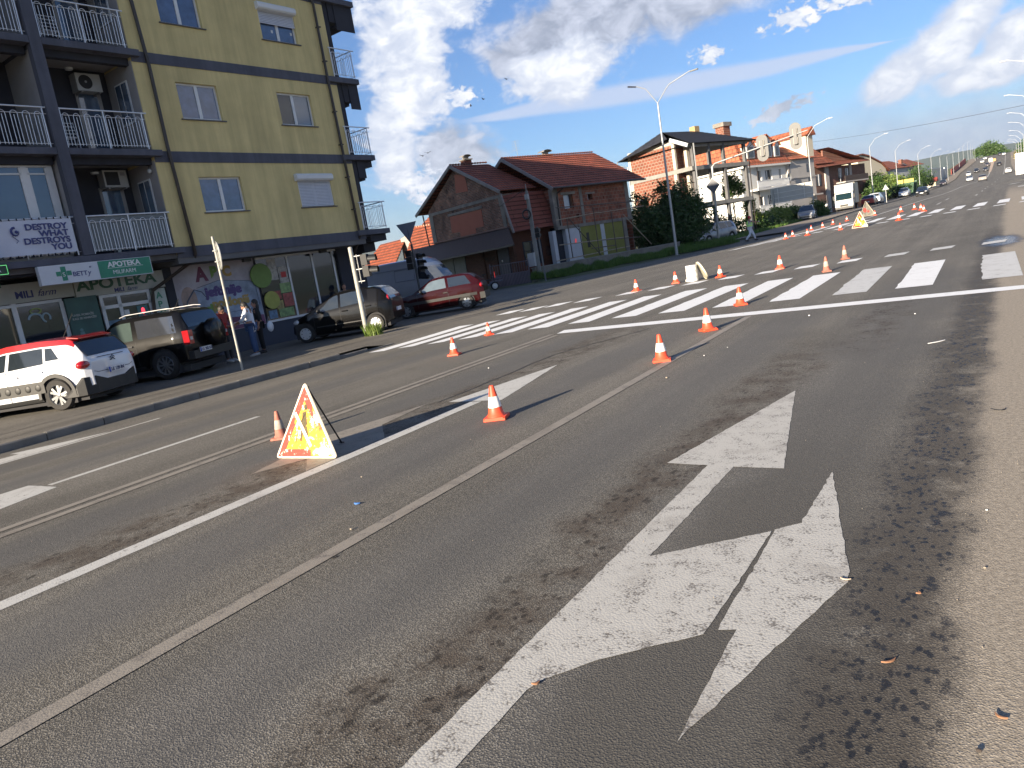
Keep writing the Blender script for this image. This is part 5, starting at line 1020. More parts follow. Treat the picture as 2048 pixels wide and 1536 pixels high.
TF=trimat(); SBK=M('sign_back',(.16,.15,.13),.6,var=.4,sc=9,dirt=.4); BMT=M('black_metal',(.015,.015,.016),.5)
def triangle(x,y,rz,lb,sc=1,lean=.10,front=True,back=False):
    t=thing('warning_triangle',lb,'road sign',(x,y,zg(x,y)+.01),rz,'triangular roadworks signs',sc); t.rotation_euler=(-lean,0,rz)
    def outline(s,h,r=.035):
        P=[]; V=[(-s,0),(s,0),(0,h)]
        for i,(px,pz) in enumerate(V):
            a=V[i-1]; c=V[(i+1)%3]; u=Vector((a[0]-px,a[1]-pz)).normalized(); w=Vector((c[0]-px,c[1]-pz)).normalized()
            A=Vector((px,pz))+u*r; B=Vector((px,pz))+w*r; P.append(tuple(A)); P.append(tuple((A+B)/2*.55+Vector((px,pz))*.45)); P.append(tuple(B))
        return P
    o=outline(.43,.75)
    b=MB(); b.prism([(u,-.001,v) for u,v in o],(0,-.003,0)); b.obj('sign_face',TF,t)
    b=MB(); b.prism([(u*.995,.012,v*.997+.001) for u,v in o],(0,-.012,0)); b.obj('plate',SBK,t)
    b=MB(); n=len(o)
    for i in range(n):
        (u0,v0),(u1,v1)=o[i],o[(i+1)%n]; b.tube([(u0,.006,v0),(u1,.006,v1)],.008,5)
    b.obj('rim',M('worn_rim',(.6,.52,.4),.6,var=.3,sc=12),t)
    b=MB(); ly,lz=.51*math.cos(lean),.51*math.sin(lean); b.tube([(0,.02,.72),(.0,ly,lz)],.009,6); b.tube([(-.03,.02,.70),(.03,.02,.70)],.012,6); b.tube([(-.04,ly+.01,lz+.005),(.04,ly-.01,lz+.005)],.008,5); b.obj('rear_leg',BMT,t)
    # digging man pictogram and white slash
    b=MB(); k=-.0045
    def pg(P): b.prism([(u,k,v) for u,v in P],(0,-.0015,0))
    pg([(.02+.026*math.cos(a),.50+.03*math.sin(a)) for a in [2*PI*q/10 for q in range(10)]]); pg([(-.03,.45),(.02,.46),(.035,.33),(.0,.30),(-.045,.31)]); pg([(-.045,.31),(-.01,.30),(-.05,.16),(-.075,.17)]); pg([(-.01,.31),(.03,.31),(.055,.18),(.03,.17)]); pg([(.0,.43),(.02,.44),(-.06,.33),(-.07,.35)])
    pg([(-.08,.36),(-.07,.365),(-.13,.14),(-.14,.145)])
    b.obj('pictogram',M('faded_pictogram',(.07,.05,.015),.6,var=.5,sc=30),t)
    b=MB(); b.prism([(-.15,-.0065,.44),(-.12,-.0065,.46),(.10,-.0065,.12),(.07,-.0065,.10)],(0,-.0015,0)); b.obj('white_slash',M('white_scrape',(.74,.71,.62),.5,var=.1),t)
    return t
triangle(-5.845,4.79,math.atan2(.02,.83),'big scratched red and yellow roadworks triangle nearest the camera, on the old arrow marks',sc=1.0,lean=.25)
triangle(-6.2,44.0,math.atan2(-.5,1)-.0,'far yellow roadworks triangle facing the camera on the crossing',sc=1.12,lean=.12)
t=triangle(-8.55,65.2,math.atan2(-.5,1)+PI,'roadworks triangle seen from behind, farther than the yellow one',sc=1.55,lean=.12)
b=MB(); b.ball((.1,.02,.3),.1,8,(1,.06,1.2)); b.ball((-.08,.02,.22),.07,8,(1,.06,.9)); b.obj('red_patch',M('red_backing',(.45,.06,.05),.6,var=.5,sc=12),t)
# --- paint drum and round stencil plate leaning on it
t=thing('paint_drum','white steel paint drum with a red diamond label on the junction asphalt','drum',(-8.05,22.7,0),.35,sc=.88); b=MB(); b.lathe([(0,0),(.20,0),(.205,.02),(.2,.03),(.2,.18),(.206,.19),(.2,.2),(.2,.37),(.206,.38),(.2,.39),(.2,.53),(.21,.545),(.20,.56),(.17,.555),(0,.55)],28); b.obj('drum',M('drum_white',(.70,.70,.70),.4,var=.06,dirt=.15,sc=4),t,smooth=40)
b=MB(); cyl=lambda a,z,r=.202:(r*math.sin(a),-r*math.cos(a),z); b.quad(cyl(.05,.24),cyl(.33,.16),cyl(.61,.24),cyl(.33,.32)); b.obj('diamond_label',M('label_red',(.62,.03,.08),.5),t); b=MB(); b.tube([(-.2,0,.5),(-.17,-.2,.4),(0,-.3,.36),(.17,-.2,.4),(.2,0,.5)],.004,4); b.obj('wire_handle',BMT,t)
t=thing('round_plate','round cream-edged plate with spotted paint leaning against the white drum','disc',(-7.68,22.9,.0),.95,sc=.92); t.rotation_euler=(0,-.42,.55); b=MB(); b.lathe([(0,0),(.315,0),(.33,.01),(.33,.03),(.315,.04),(0,.04)],36,(0,0,.33),'x'); b.obj('disc',M('speckled_plate',(.42,.40,.30),.7,var=.6,sc=22,dirt=.6),t)
b=MB(); b.lathe([(.31,-.006),(.335,-.006),(.335,.046),(.31,.046),(.31,-.006)],36,(0,0,.33),'x'); b.obj('rim',M('cream_rim',(.60,.56,.42),.6,var=.15),t)
b=MB(); b.ball((0,0,.03),.06,7); b.ball((.12,.05,.02),.04,6); b.ball((-.05,.12,.02),.035,6); o=b.obj('rubble',M('white_rubble',(.55,.54,.5),.9),None,loc=(-8.28,22.85,0)); tag(o,'small white lumps on the asphalt left of the paint drum','debris')
# ================================================================ POLES, SIGNALS, LAMPS
GALV=M('galvanised_pole',(.33,.34,.34),.45,metal=.4,var=.1,sc=4,dirt=.1); POLEW=M('pale_pole',(.30,.30,.275),.5,var=.12,sc=3,dirt=.15)
t=thing('road_sign','round road sign seen from behind on a leaning-looking grey pole by the kerb','road sign',(-15.82,11.63,0),0)
b=MB(); b.tube([(0,0,0),(0,0,3.3)],.032,10); b.obj('pole',POLEW,t,smooth=60)
b=MB(); cx=[(0.33*math.cos(a),0.33*math.sin(a)) for a in [2*PI*k/32 for k in range(32)]]; ar=R(-28)
rot=lambda u,w,z:(u*math.cos(ar)-w*math.sin(ar),u*math.sin(ar)+w*math.cos(ar),z)
b.prism([rot(u,.05,2.83+v) for u,v in cx],Vector(rot(0,.012,0))); b.obj('disc',M('sign_back_grey',(.42,.43,.42),.45,metal=.3,var=.08),t)
b=MB()
for i in range(32):
    (u0,v0),(u1,v1)=cx[i],cx[(i+1)%32]; b.tube([rot(u0*1.01,.045,2.83+v0*1.01),rot(u1*1.01,.045,2.83+v1*1.01)],.012,4)
b.obj('rim',GALV,t); b=MB()
for z in (2.7,2.96): b.box(-.06,-.04,z-.015,.06,.055,z+.015)
b.obj('bracket',GALV,t)
def sighead(root,x,y,z,rz,n=2,s=1,mat=None):
    """signal head seen along +y local: housings with visors"""
    mat=mat or M('signal_black',(.014,.015,.016),.45); mt=Matrix.Translation((x,y,z))@Matrix.Rotation(rz,4,'Z')
    def tr(mb): mb.v=[tuple(mt@Vector(v)) for v in mb.v]; return mb
    b=MB()
    for k in range(n):
        zc=-k*.33*s; b.box(-.15*s,-.09*s,zc-.155*s,.15*s,.09*s,zc+.155*s)
    h=tr(b).obj('signal_head',mat,root); b=MB()
    for k in range(n):
        zc=-k*.33*s; P=[(.13*s*math.cos(a),.13*s*math.sin(a)) for a in [PI*(-.12+1.24*q/12) for q in range(13)]]
        for (a0,c0),(a1,c1) in zip(P,P[1:]): b.quad((a0,-.09*s,zc+c0),(a1,-.09*s,zc+c1),(a1,-.34*s,zc+c1*1.0-.02),(a0,-.34*s,zc+c0-.02))
    tr(b).obj('visor',mat,root); b=MB()
    for k in range(n): b.lathe([(0,-.105*s),(.08*s,-.1*s),(.1*s,-.092*s)],14,(0,0,-k*.33*s),'y')
    tr(b).obj('lens',M('signal_lens',(.03,.035,.035),.15,coat=1),root); return h
t=thing('traffic_light','pale leaning pedestrian signal pole with a two-lamp head, grass tuft at its foot','traffic light',(-16.45,16.79,0),0)
b=MB(); b.tube([(0,0,0),(0,0,2.72)],[.072,.068],14); b.ball((0,0,2.72),.069,12,(1,1,.5)); b.obj('pole',POLEW,t,smooth=60)
sighead(t,.36,.16,2.30,R(118),2,1.05); b=MB(); b.tube([(.15,.05,2.5),(.15,.05,1.62)],.014,6)
for z in (2.45,1.68,2.05): b.tube([(.06,.02,z),(.26,.1,z)],.016,6)
b.obj('bracket',GALV,t)
t=thing('traffic_light','dark signal pole with two heads and a give-way triangle, before the van','traffic light',(-22.75,27.2,0),0)
b=MB(); b.tube([(0,0,0),(0,0,3.0)],.055,10); b.tube([(0,0,3.0),(-.08,-.02,3.95)],.03,8); b.obj('pole',M('dark_pole',(.06,.065,.075),.5),t,smooth=60)
sighead(t,-.22,-.08,2.62,R(200),3,.92); sighead(t,.24,.12,2.42,R(80),3,.9)
b=MB(); a=R(30); q=lambda u,z:(u*math.cos(a)-.05,u*math.sin(a),z); b.prism([q(-.5,3.98),q(.45,4.02),q(-.02,3.12)],(.02,-.03,0)); b.obj('give_way_plate',M('sign_back_blue',(.14,.17,.23),.5,var=.1),t)
b=MB(); 
for u in (-.2,.22): b.tube([q(u-.02,3.85),q(u+.02,3.6)],.02,5)
b.obj('bracket',DRK,t)
t=thing('traffic_light','thin grey signal pole with a small black head in front of the concrete utility pole','traffic light',(-22.0,37.6,0),0)
b=MB(); b.tube([(0,0,0),(-.05,0,3.15)],.05,8); b.obj('pole',M('grey_pole',(.12,.125,.13),.5),t,smooth=60); sighead(t,.02,-.15,2.95,R(190),2,.85)
# utility pole
t=thing('utility_pole','tapered concrete utility pole with a cable coil and meter cabinet before the brick house','utility pole',(-23.05,38.75,0),0)
CONC=M('concrete',(.22,.215,.20),.9,var=.2,sc=2,bump=.3,bs=30,dirt=.2); b=MB(); b.tube([(0,0,0),(0,0,5.35)],[.15,.085],8); b.obj('pole',CONC,t,smooth=60)
b=MB(); b.box(-.42,-.35,.95,.0,-.1,1.75); b.obj('meter_cabinet',M('cabinet_grey',(.38,.39,.40),.6,var=.06,dirt=.15),t); b=MB(); b.lathe([(.26,-.05),(.31,0),(.26,.05),(.21,0),(.26,-.05)],16,(-.12,-.2,4.0),'y'); b.obj('cable_coil',BMT,t)
b=MB(); b.box(-.1,-.16,4.85,.12,0,5.15); b.tube([(0,0,5.3),(0,0,5.75)],.02,5); b.tube([(.1,0,5.2),(.13,0,3.6),(.15,0,.6)],.022,5); b.obj('cable_box',M('pale_box',(.3,.3,.3)),t)
b=MB()
for z in (1.9,2.3,2.7,3.1,3.5,3.9,4.3): b.box(-.16,-.02,z,.16,.02,z+.03)
b.obj('band',GALV,t)
t=thing('overhead_cable','black cable running from the utility pole to the brick house gable','cable'); b=MB(); b.tube([(-23.05,38.75,5.5),(-24.5,39.6,5.25),(-27,41.6,5.0),(-31,43.5,5.1)],.018,5); b.obj('strand',BMT,t)
t=thing('overhead_cable','thin cable spanning the whole road high against the sky','cable')
P=[]; a,c_=Vector((-20.9,113,10.5)),Vector((8.0,51,5.2))
for k in range(25): u=k/24; p=a.lerp(c_,u); p.z-=.35*4*u*(1-u); P.append(p)
b=MB(); b.tube(P,.014,4); b.obj('strand',M('cable_grey',(.10,.10,.11)),t)
# street lamps
LM=M('lamp_pole_silver',(.30,.315,.33),.4,metal=.3,var=.05)
def lamppost(x,y,kind,lb,H_=9.2,zb_=None,sgn=1,grp='street lamps along the road'):
    t=thing('street_lamp',lb,'street lamp',(x,y,zb(x,y) if zb_ is None else zb_),0,grp)
    if kind=='double':
        b=MB(); b.tube([(0,0,0),(0,0,.03)],.22,10); b.tube([(0,0,.03),(0,0,10.0)],[.10,.05],12); b.obj('pole',LM,t,smooth=60)
        for k,(dx,dy,z1,dx2,dy2,z2) in enumerate(((-.62,-.25,10.95,-1.15,-.48,11.4),(.75,.4,11.05,2.1,.75,11.5))):
            dx2,dy2=(dx2,dy2); b=MB(); b.tube([(0,0,9.95),(dx*.75,dy*.75,10.75),(dx,dy,10.98),(dx2,dy2,11.25 if k==0 else 11.5)],.03,8); b.obj('arm',LM,t,smooth=60)
            b=MB(); e=Vector((dx2-dx,dy2-dy,.12)).normalized(); p=Vector((dx2,dy2,11.25 if k==0 else 11.5)); s_=Vector((-e.y,e.x,0)); Pn=[p-s_*.05,p+s_*.05,p+e*.5+s_*.09,p+e*.55,p+e*.5-s_*.09]; b.prism(Pn,(0,0,-.07)); b.obj('lamp_head',M('lamp_black',(.012,.012,.014),.4),t)
    else:
        b=MB(); b.tube([(0,0,0),(0,0,H_)],[.10,.05],8); b.obj('pole',LM,t,smooth=60)
        b=MB(); b.tube([(0,0,H_),(sgn*.9,.1,H_+1.1),(sgn*2.3,.2,H_+1.55)],.028,6); b.obj('arm',LM,t); b=MB(); b.box(min(sgn*2.2,sgn*2.8),.12,H_+1.5,max(sgn*2.2,sgn*2.8),.3,H_+1.58); b.obj('lamp_head',M('lamp_grey',(.25,.27,.3),.4),t)
    return t
l0=lamppost(-18.25,49.0,'double','tall two-armed street lamp on the verge, nearest of the street lamps')
lp=lamppost(-17.9,94,'single','single-armed street lamp rising from a bush right of the silver verge car')
names=['second single-armed lamp on the left, just right of the truck','third single-armed lamp on the left, before the hedge','fourth single-armed lamp on the left, behind the dark approaching saloon','fifth single-armed lamp on the left, by the dark parked car','sixth single-armed lamp on the left','seventh single-armed lamp on the left']
LY=[137,171,220,262,305,350,393,436,479,522,556,585,612]
LXo=[-16.9,-16.6,-16.4,-16.2,-16.2,-16.2,-15.9,-15.2,-14.6,-13.6,-13,-12.5,-12]
ordn=['second','third','fourth','fifth','sixth','seventh','eighth','ninth','tenth','eleventh','twelfth','thirteenth','fourteenth']
for i,(y,x) in enumerate(zip(LY,LXo)):
    dup(lp,(x,y,zb(x,y)),label=ordn[i]+' single-armed street lamp on the left side, counting away from the camera')
for i,(x,y) in enumerate(((3.4,80),(3.9,115),(4.5,150),(5.0,182),(5.6,225),(5.9,262),(6.1,300),(6.3,345))):
    if i==0: rp=lamppost(x,y,'single','nearest right-hand street lamp, only its arm reaching into view',sgn=-1,grp='street lamps on the right side')
    else: dup(rp,(x,y,zb(x,y)),label=['','second','third','fourth','fifth','sixth','seventh','eighth'][i]+' street lamp on the right side, counting away from the camera')
# mast-arm signal
t=thing('signal_mast','grey mast with a long arm over the road carrying two oval-backed signals seen from behind','traffic light',(-18.3,58.5,0),0)
b=MB(); b.tube([(0,0,0),(0,0,.04)],.2,10); b.tube([(0,0,.04),(.1,0,3.0),(.15,.02,5.95),(.35,.1,6.15),(6.9,1.75,7.25)],[.1,.09,.08,.075,.045],10); b.obj('mast',GALV,t,smooth=60)
BKP=M('backing_board',(.06,.063,.066),.5,var=.08)
for k,(u,z) in enumerate(((3.75,6.62),(6.05,7.0))):
    p=Vector((.35+(u-.35),.1+(u-.35)*.252,z)); b=MB(); P=[]
    for q in range(13): a=PI*q/12; P.append((.42*math.cos(a),.55+.42*math.sin(a)))
    for q in range(13): a=PI+PI*q/12; P.append((.42*math.cos(a),-.55+.42*math.sin(a)))
    b.prism([(p.x+x,p.y+.12,p.z+zz) for x,zz in P],(0,.02,0)); b.obj('backing_board',BKP,t)
    b=MB(); 
    for zz in (-.55,.1): 
        for xx in (-.17,.06): b.box(p.x+xx,p.y+.02,p.z+zz,p.x+xx+.11,p.y+.118,p.z+zz+.45)
    b.obj('rail',M('pale_rail',(.30,.28,.24)),t); b=MB(); b.box(p.x-.12,p.y-.06,p.z-.6,p.x+.12,p.y+.015,p.z+.55); b.obj('signal_housing',M('signal_housing',(.07,.07,.07),.5),t)
b=MB(); a=.62; b.prism([(-.45,-.1,4.55),(.1,-.1,4.55-a),(.62,-.1,4.55),(.1,-.1,4.55+a)],(0,.02,0)); b.obj('diamond_sign_back',M('sign_back_dark',(.09,.095,.11),.5),t)
b=MB(); b.prism([(-.41,-.105,4.57),(.1,-.105,4.55+.58),(.58,-.105,4.57),(.1,-.105,4.55+a)],(0,.004,0)); b.obj('rim',GALV,t)
# big sign back
t=thing('direction_sign','large blank-backed direction sign on one post above the verge shrubs','road sign',(-21.3,89.8,zb(-21,90)),0)
b=MB(); b.tube([(0,0,0),(0,0,4.0)],.13,8); b.obj('post',POLEW,t,smooth=60); b=MB(); b.hexa([(-.25,-.05,2.75-.3),(4.1,.95,2.45),(4.1,1.0,2.45),(-.25,0,2.45),(-.25,-.05,4.15),(4.1,.95,4.15),(4.1,1.0,4.15),(-.25,0,4.15)]); b.obj('panel',M('panel_back',(.36,.36,.34),.6,var=.08),t)
b=MB()
for z in (2.5,2.95,3.5,4.08): b.hexa([(-.27,-.12,z),(4.12,.88,z),(4.12,.94,z),(-.27,-.06,z),(-.27,-.12,z+.07),(4.12,.88,z+.07),(4.12,.94,z+.07),(-.27,-.06,z+.07)])
for x in (.5,3.2): b.box(x,-.2+x*.23,2.45,x+.08,-.13+x*.23,4.15)
b.obj('frame_rail',M('frame_pale',(.5,.5,.48),.5),t)
t=thing('road_sign','small triangular sign on a thin post at the left kerb before the hedge','road sign',(-13.95,127,zb(-14,127)+.1),0); b=MB(); b.tube([(0,0,0),(0,0,2.6)],.04,6); b.obj('pole',GALV,t); b=MB(); b.prism([(-.45,0,1.9),(.45,0,1.9),(0,0,2.7)],(0,.03,0)); b.obj('plate',M('sign_back_pale',(.3,.33,.33)),t)
t=thing('billboard','large white hoarding at the right edge of the road','billboard',(5.4,152,0),0); b=MB(); b.box(-2.85,0,1.5,6,.2,4.9); b.obj('panel',M('white_hoarding',(.75,.75,.74),.5),t); b=MB(); b.tube([(-1.5,.1,.6),(-1.5,.1,1.6)],.1,6); b.tube([(3,.1,.6),(3,.1,1.6)],.1,6); b.obj('post',GALV,t)
t=thing('kiosk','small blue and yellow stand below the white hoarding','kiosk',(4.9,160,zb(5,160)),0); b=MB(); b.box(-.6,0,.75,1.4,1,1.6); b.obj('upper_panel',M('kiosk_blue',(.05,.25,.6)),t); b=MB(); b.box(-.55,0.05,0,1.35,.95,.75); b.obj('lower_panel',M('kiosk_yellow',(.6,.45,.04)),t)
# ================================================================ PEOPLE
SKIN=M('skin',(.36,.19,.13),.55,var=.06); SKIND=M('tanned_skin',(.30,.15,.10),.55,var=.06)
def skinmesh(name,nodes,edges,mat,parent,sub=2):
    """one continuous tapered surface grown round a joint skeleton"""
    me=D.meshes.new(name); me.from_pydata([n[0] for n in nodes],edges,[]); o=D.objects.new(name,me); COL.objects.link(o)
    md=o.modifiers.new('s','SKIN'); md.use_smooth_shade=True
    for i,n in enumerate(nodes):
        v=me.skin_vertices[0].data[i]; r=n[1]; v.radius=(r,r) if not isinstance(r,tuple) else r; v.use_root=(i==0)
    sb=o.modifiers.new('b','SUBSURF'); sb.levels=sb.render_levels=sub
    dg=bpy.context.evaluated_depsgraph_get(); m2=D.meshes.new_from_object(o.evaluated_get(dg)); D.objects.remove(o); D.meshes.remove(me)
    m2.materials.clear(); m2.materials.append(mat); m2.name=name; return mobj(name,m2,parent)
def person(lb,loc,rz,J,top,trousers,hair,skin=SKIN,sc=1,bulk=1.0,shoes=None,long_top=0,capmat=None,sleeve=.55,group=None,hairlong=False):
    """J: joints in metres, local +x = facing direction, y = left"""
    t=thing('person',lb,'person',loc,rz,group,sc); V=lambda k:Vector(J[k]); nodes=[];idx={}
    def add(k,r,p=None): idx[k]=len(nodes); nodes.append((tuple(p if p is not None else V(k)),r))
    pel=(V('hipL')+V('hipR'))/2+Vector((0,0,.03)); chest=(V('shL')+V('shR'))/2+Vector((0,0,-.12)); neck=(V('shL')+V('shR'))/2+Vector((0,0,.05)); mid=(pel+chest)/2; head=V('head')
    add('pel',(.14,.11),pel); add('mid',(.125,.10),mid); add('chest',(.15,.11),chest); add('neck',.055,neck); add('skull0',.05,neck.lerp(head,.45))
    E=[(0,1),(1,2),(2,3),(3,4)]
    for s in 'LR':
        add('sh'+s,.062); add('el'+s,.043); add('wr'+s,.028); b_=idx['sh'+s]; E+=[(2,b_),(b_,b_+1),(b_+1,b_+2)]
        add('hip'+s,.092); add('kn'+s,.058); add('an'+s,.038); b_=idx['hip'+s]; E+=[(0,b_),(b_,b_+1),(b_+1,b_+2)]
    skinmesh('body',nodes,E,skin,t)
    # head with face
    f=Vector((1,0,0)) if 'look' not in J else Vector(J['look']).normalized(); sd_=Vector((-f.y,f.x,0)).normalized(); upv=sd_.cross(f)*-1 if sd_.cross(f).z<0 else sd_.cross(f)
    b=MB(); b.ball((0,0,0),.1,16,(.98,.78,1.18)); b.ball((.03,0,-.055),.07,12,(.9,.8,.85)); b.ball((.1,0,-.02),.02,8,(1,.8,1.5)); b.ball((0,.078,-.01),.022,8,(.6,.4,1)); b.ball((0,-.078,-.01),.022,8,(.6,.4,1)); b.ball((.085,0,-.065),.02,8,(.5,1.4,.35))
    mt=Matrix((f,sd_,upv)).transposed(); hm=b.obj('head',skin,t,smooth=80); hm.matrix_local=Matrix.Translation(head)@mt.to_4x4()
    b=MB(); b.ball((.088,.033,.012),.011,8); b.ball((.088,-.033,.012),.011,8); b.obj('eyes',M('eye_dark',(.03,.025,.02),.3),hm)
    b=MB(); b.ball((-.016,0,.028),.104,16,(1.0,.86,1.12)) 
    if hairlong: b.ball((-.06,0,-.1),.09,12,(.7,.95,1.6))
    h=b.obj('cap' if capmat else 'hair',capmat or hair,hm,smooth=80)
    if capmat: b=MB(); b.ball((.09,0,.045),.07,12,(1.1,1,.14)); b.obj('peak',capmat,hm,smooth=80)
    # hands with fingers
    for s in 'LR':
        w=V('wr'+s); d=(w-V('el'+s)).normalized(); n=Vector((0,1 if s=='L' else -1,0)); sdv=d.cross(n).normalized() if abs(d.dot(n))<.95 else Vector((1,0,0)); nv=sdv.cross(d)
        b=MB(); b.tube([w-d*.02,w+d*.03,w+d*.085],[.024,.034,.03],8)
        for k in range(4): a=w+d*.08+sdv*(-.026+.017*k); l=(.066,.078,.074,.058)[k]; b.tube([a,a+d*l*.55-nv*.006,a+d*l-nv*.022],[.0095,.0088,.007],6)
        a=w+d*.02-sdv*.028; b.tube([a,a+d*.03-sdv*.022,a+d*.062-sdv*.024-nv*.01],[.012,.0105,.008],6); b.obj('hand',skin,t,smooth=80)
    # clothes
    tn=[(tuple(pel+Vector((0,0,-.03-long_top))),(.165*bulk,.135*bulk)),(tuple(mid),(.145*bulk,.12*bulk)),(tuple(chest),(.172*bulk,.13*bulk)),(tuple(neck+Vector((0,0,-.03))),(.075,.07))]; te=[(0,1),(1,2),(2,3)]
    for s in 'LR':
        i=len(tn); e=V('el'+s) if sleeve>=1 else V('sh'+s).lerp(V('el'+s),sleeve); tn.append((tuple(V('sh'+s)),.078)); tn.append((tuple(e),.06)); te+=[(2,i),(i,i+1)]
        if sleeve>1: tn.append((tuple(V('el'+s).lerp(V('wr'+s),sleeve-1)),.045)); te.append((i+1,i+2))
    skinmesh('top',tn,te,top,t)
    ln=[(tuple(pel),(.155,.125))]; le=[]
    for s in 'LR':
        i=len(ln); ln+=[(tuple(V('hip'+s)),.102*bulk),(tuple(V('kn'+s)),.075*bulk),(tuple(V('an'+s)+Vector((0,0,.02))),.062)]; le+=[(0,i),(i,i+1),(i+1,i+2)]
    skinmesh('trousers',ln,le,trousers,t)
    for s in 'LR':
        a=V('an'+s); b=MB(); b.tube([a+Vector((-.06,0,-.035)),a+Vector((.02,0,-.03)),a+Vector((.12,0,-.052)),a+Vector((.19,0,-.058))],[.04,.047,.042,.025],8); b.obj('shoe',shoes or BMT,t,smooth=80)
    return t
std=dict(head=(.0,0,1.62),shL=(0,.18,1.42),shR=(0,-.18,1.42),elL=(-.02,.25,1.14),elR=(-.02,-.25,1.14),wrL=(.06,.26,.90),wrR=(.06,-.26,.90),hipL=(0,.09,.92),hipR=(0,-.09,.92),knL=(.02,.10,.50),knR=(.02,-.10,.50),anL=(0,.10,.09),anR=(0,-.10,.09))
# worker walking to the right with an arm stretched out
J=dict(std); J.update(head=(.05,0,1.60),elL=(-.14,.24,1.16),wrL=(-.20,.24,.92),elR=(.25,-.28,1.28),wrR=(.5,-.32,1.26),knL=(.20,.1,.52),anL=(.30,.1,.10),knR=(-.02,-.1,.50),anR=(-.34,-.1,.12))
HV=M('hi_vis_green',(.50,.85,.18),.6,em=None); w=person('road worker in lime vest, red cap and white trousers walking by the signal mast',(-14.9,55.1,.03),hd(.93,.35),J,M('grey_tshirt',(.35,.36,.38),.9),M('white_trousers',(.58,.60,.66),.9),BLK,SKIND,sc=1.03,bulk=1.2,capmat=M('red_cap',(.42,.03,.04),.8),sleeve=.6)
ch=[c_ for c_ in w.children if c_.name.startswith('top')][0]
b=[( (0,0,.93),(.235,.20)),((0,0,1.12),(.215,.19)),((.0,0,1.3),(.24,.195)),((0,0,1.42),(.15,.13))]; v=skinmesh('hi_vis_vest',b,[(0,1),(1,2),(2,3)],HV,w)
for z,r in ((1.0,.245),(1.14,.24)): b=MB(); b.lathe([(r,-.02),(r+.002,0),(r,.02)],20,(0,0,0)); o=b.obj('reflective_band',M('reflective_grey',(.5,.52,.52),.4),w,loc=(0,0,z)); o.scale=(.82,1.0,1)
b=MB(); b.ball((.60,-.34,1.25),.035,8,(1,1,1.3)); o=b.obj('held_cup',M('white_cup',(.7,.7,.7)),w); 
# man in white by the truck, arms raised
J=dict(std); J.update(elL=(.05,.34,1.62),wrL=(.08,.14,1.78),elR=(.05,-.34,1.62),wrR=(.08,-.14,1.78))
person('person in white top and dark trousers, arms raised beside the truck cab',(-19.3,109.5,zb(-19,109)),hd(.1,1),J,M('white_top',(.66,.66,.66),.9),M('dark_trousers',(.03,.03,.035),.9),BLK,SKIND,sleeve=.15,sc=1.03)
# group by the spare wheel
J=dict(std); J.update(head=(.06,0,1.55),look=(.9,0,-.45),elL=(.12,.26,1.12),wrL=(.30,.12,1.06),elR=(.12,-.26,1.12),wrR=(.30,-.10,1.06))
HAIR=M('black_hair',(.010,.009,.009),.6)
person('person in a red t-shirt and dark trousers looking down beside the black spare wheel',(-18.72,13.45,0),hd(.6,.15),J,M('red_tshirt',(.22,.025,.025),.9,var=.15),M('grey_trousers',(.05,.05,.055),.9),HAIR,SKIND,sleeve=.6,sc=.98,shoes=M('white_shoes',(.5,.5,.5)))
J=dict(std); J.update(head=(.07,0,1.55),look=(.9,0,-.35),elL=(.14,.27,1.14),wrL=(.36,.20,1.08),elR=(.12,-.27,1.14),wrR=(.36,-.16,1.08))
person('person in a long loose white shirt and wide blue jeans facing the red-shirted one',(-18.8,14.45,0),hd(-.7,-.5),J,M('white_shirt',(.62,.65,.72),.85,var=.08),M('blue_jeans',(.045,.085,.19),.9,var=.15),HAIR,SKIN,sleeve=1.5,long_top=.22,sc=.98,hairlong=True,shoes=M('white_shoes',(.5,.5,.5)))
J=dict(std); J.update(elR=(-.05,-.36,1.22),wrR=(.08,-.22,1.0))
person('person dressed in black with a bent elbow behind the white-shirted one',(-19.25,15.1,0),hd(-.5,-.85),J,M('black_top',(.012,.012,.014),.9),M('black_trousers',(.012,.012,.014),.9),HAIR,SKIN,sleeve=1.5,sc=.96,hairlong=True)
b=MB(); b.ball((0,0,0),.13,12,(.45,.9,1.25)); b.tube([(0,-.06,.14),(0,0,.3),(0,.06,.14)],.006,4); o=b.obj('plastic_bag',M('white_plastic_bag',(.5,.54,.6),.5,var=.15),None,smooth=80,loc=(-18.55,14.95,.80)); tag(o,'white plastic carrier bag hanging beside the white shirt','bag')
J=dict(std); person('person before the grocery window, mostly hidden by the small black hatchback',(-21.3,21.0,0),hd(.8,-.6),J,M('grey_top',(.12,.12,.13),.9),M('dark_trousers',(.03,.03,.035),.9),HAIR,SKIN,sc=1.0)
# ================================================================ HOUSES
def rows_(mb,A,B,C,D_,n,step=.035):
    """roof slope as overlapping tile courses; A-B eave, D-C ridge"""
    A,B,C,D_=map(Vector,(A,B,C,D_)); nn=(B-A).cross(D_-A).normalized()
    if nn.z<0: nn=-nn
    for i in range(n):
        t0,t1=i/n,(i+1)/n; a,b,c,d=A.lerp(D_,t0),B.lerp(C,t0),B.lerp(C,t1),A.lerp(D_,t1)
        up=nn*step; mb.quad(a+up,b+up,c+nn*.003,d+nn*.003); mb.quad(a-nn*.01,b-nn*.01,b+up,a+up)
    mb.quad(A-nn*.04,B-nn*.04,C-nn*.04,D_-nn*.04)
RT1=brickmat('red_roof_tile',(.36,.095,.05),(.26,.068,.036),(.06,.018,.012),.24,.1887,'yz',.028,.8,.7,.35)  # roof tile materials: dark row lines are painted lap shadows of the courses
RT2=brickmat('orange_roof_tile',(.36,.085,.032),(.26,.058,.024),(.06,.022,.014),.2,.2222,'yz',.035,.8,.6,.35)
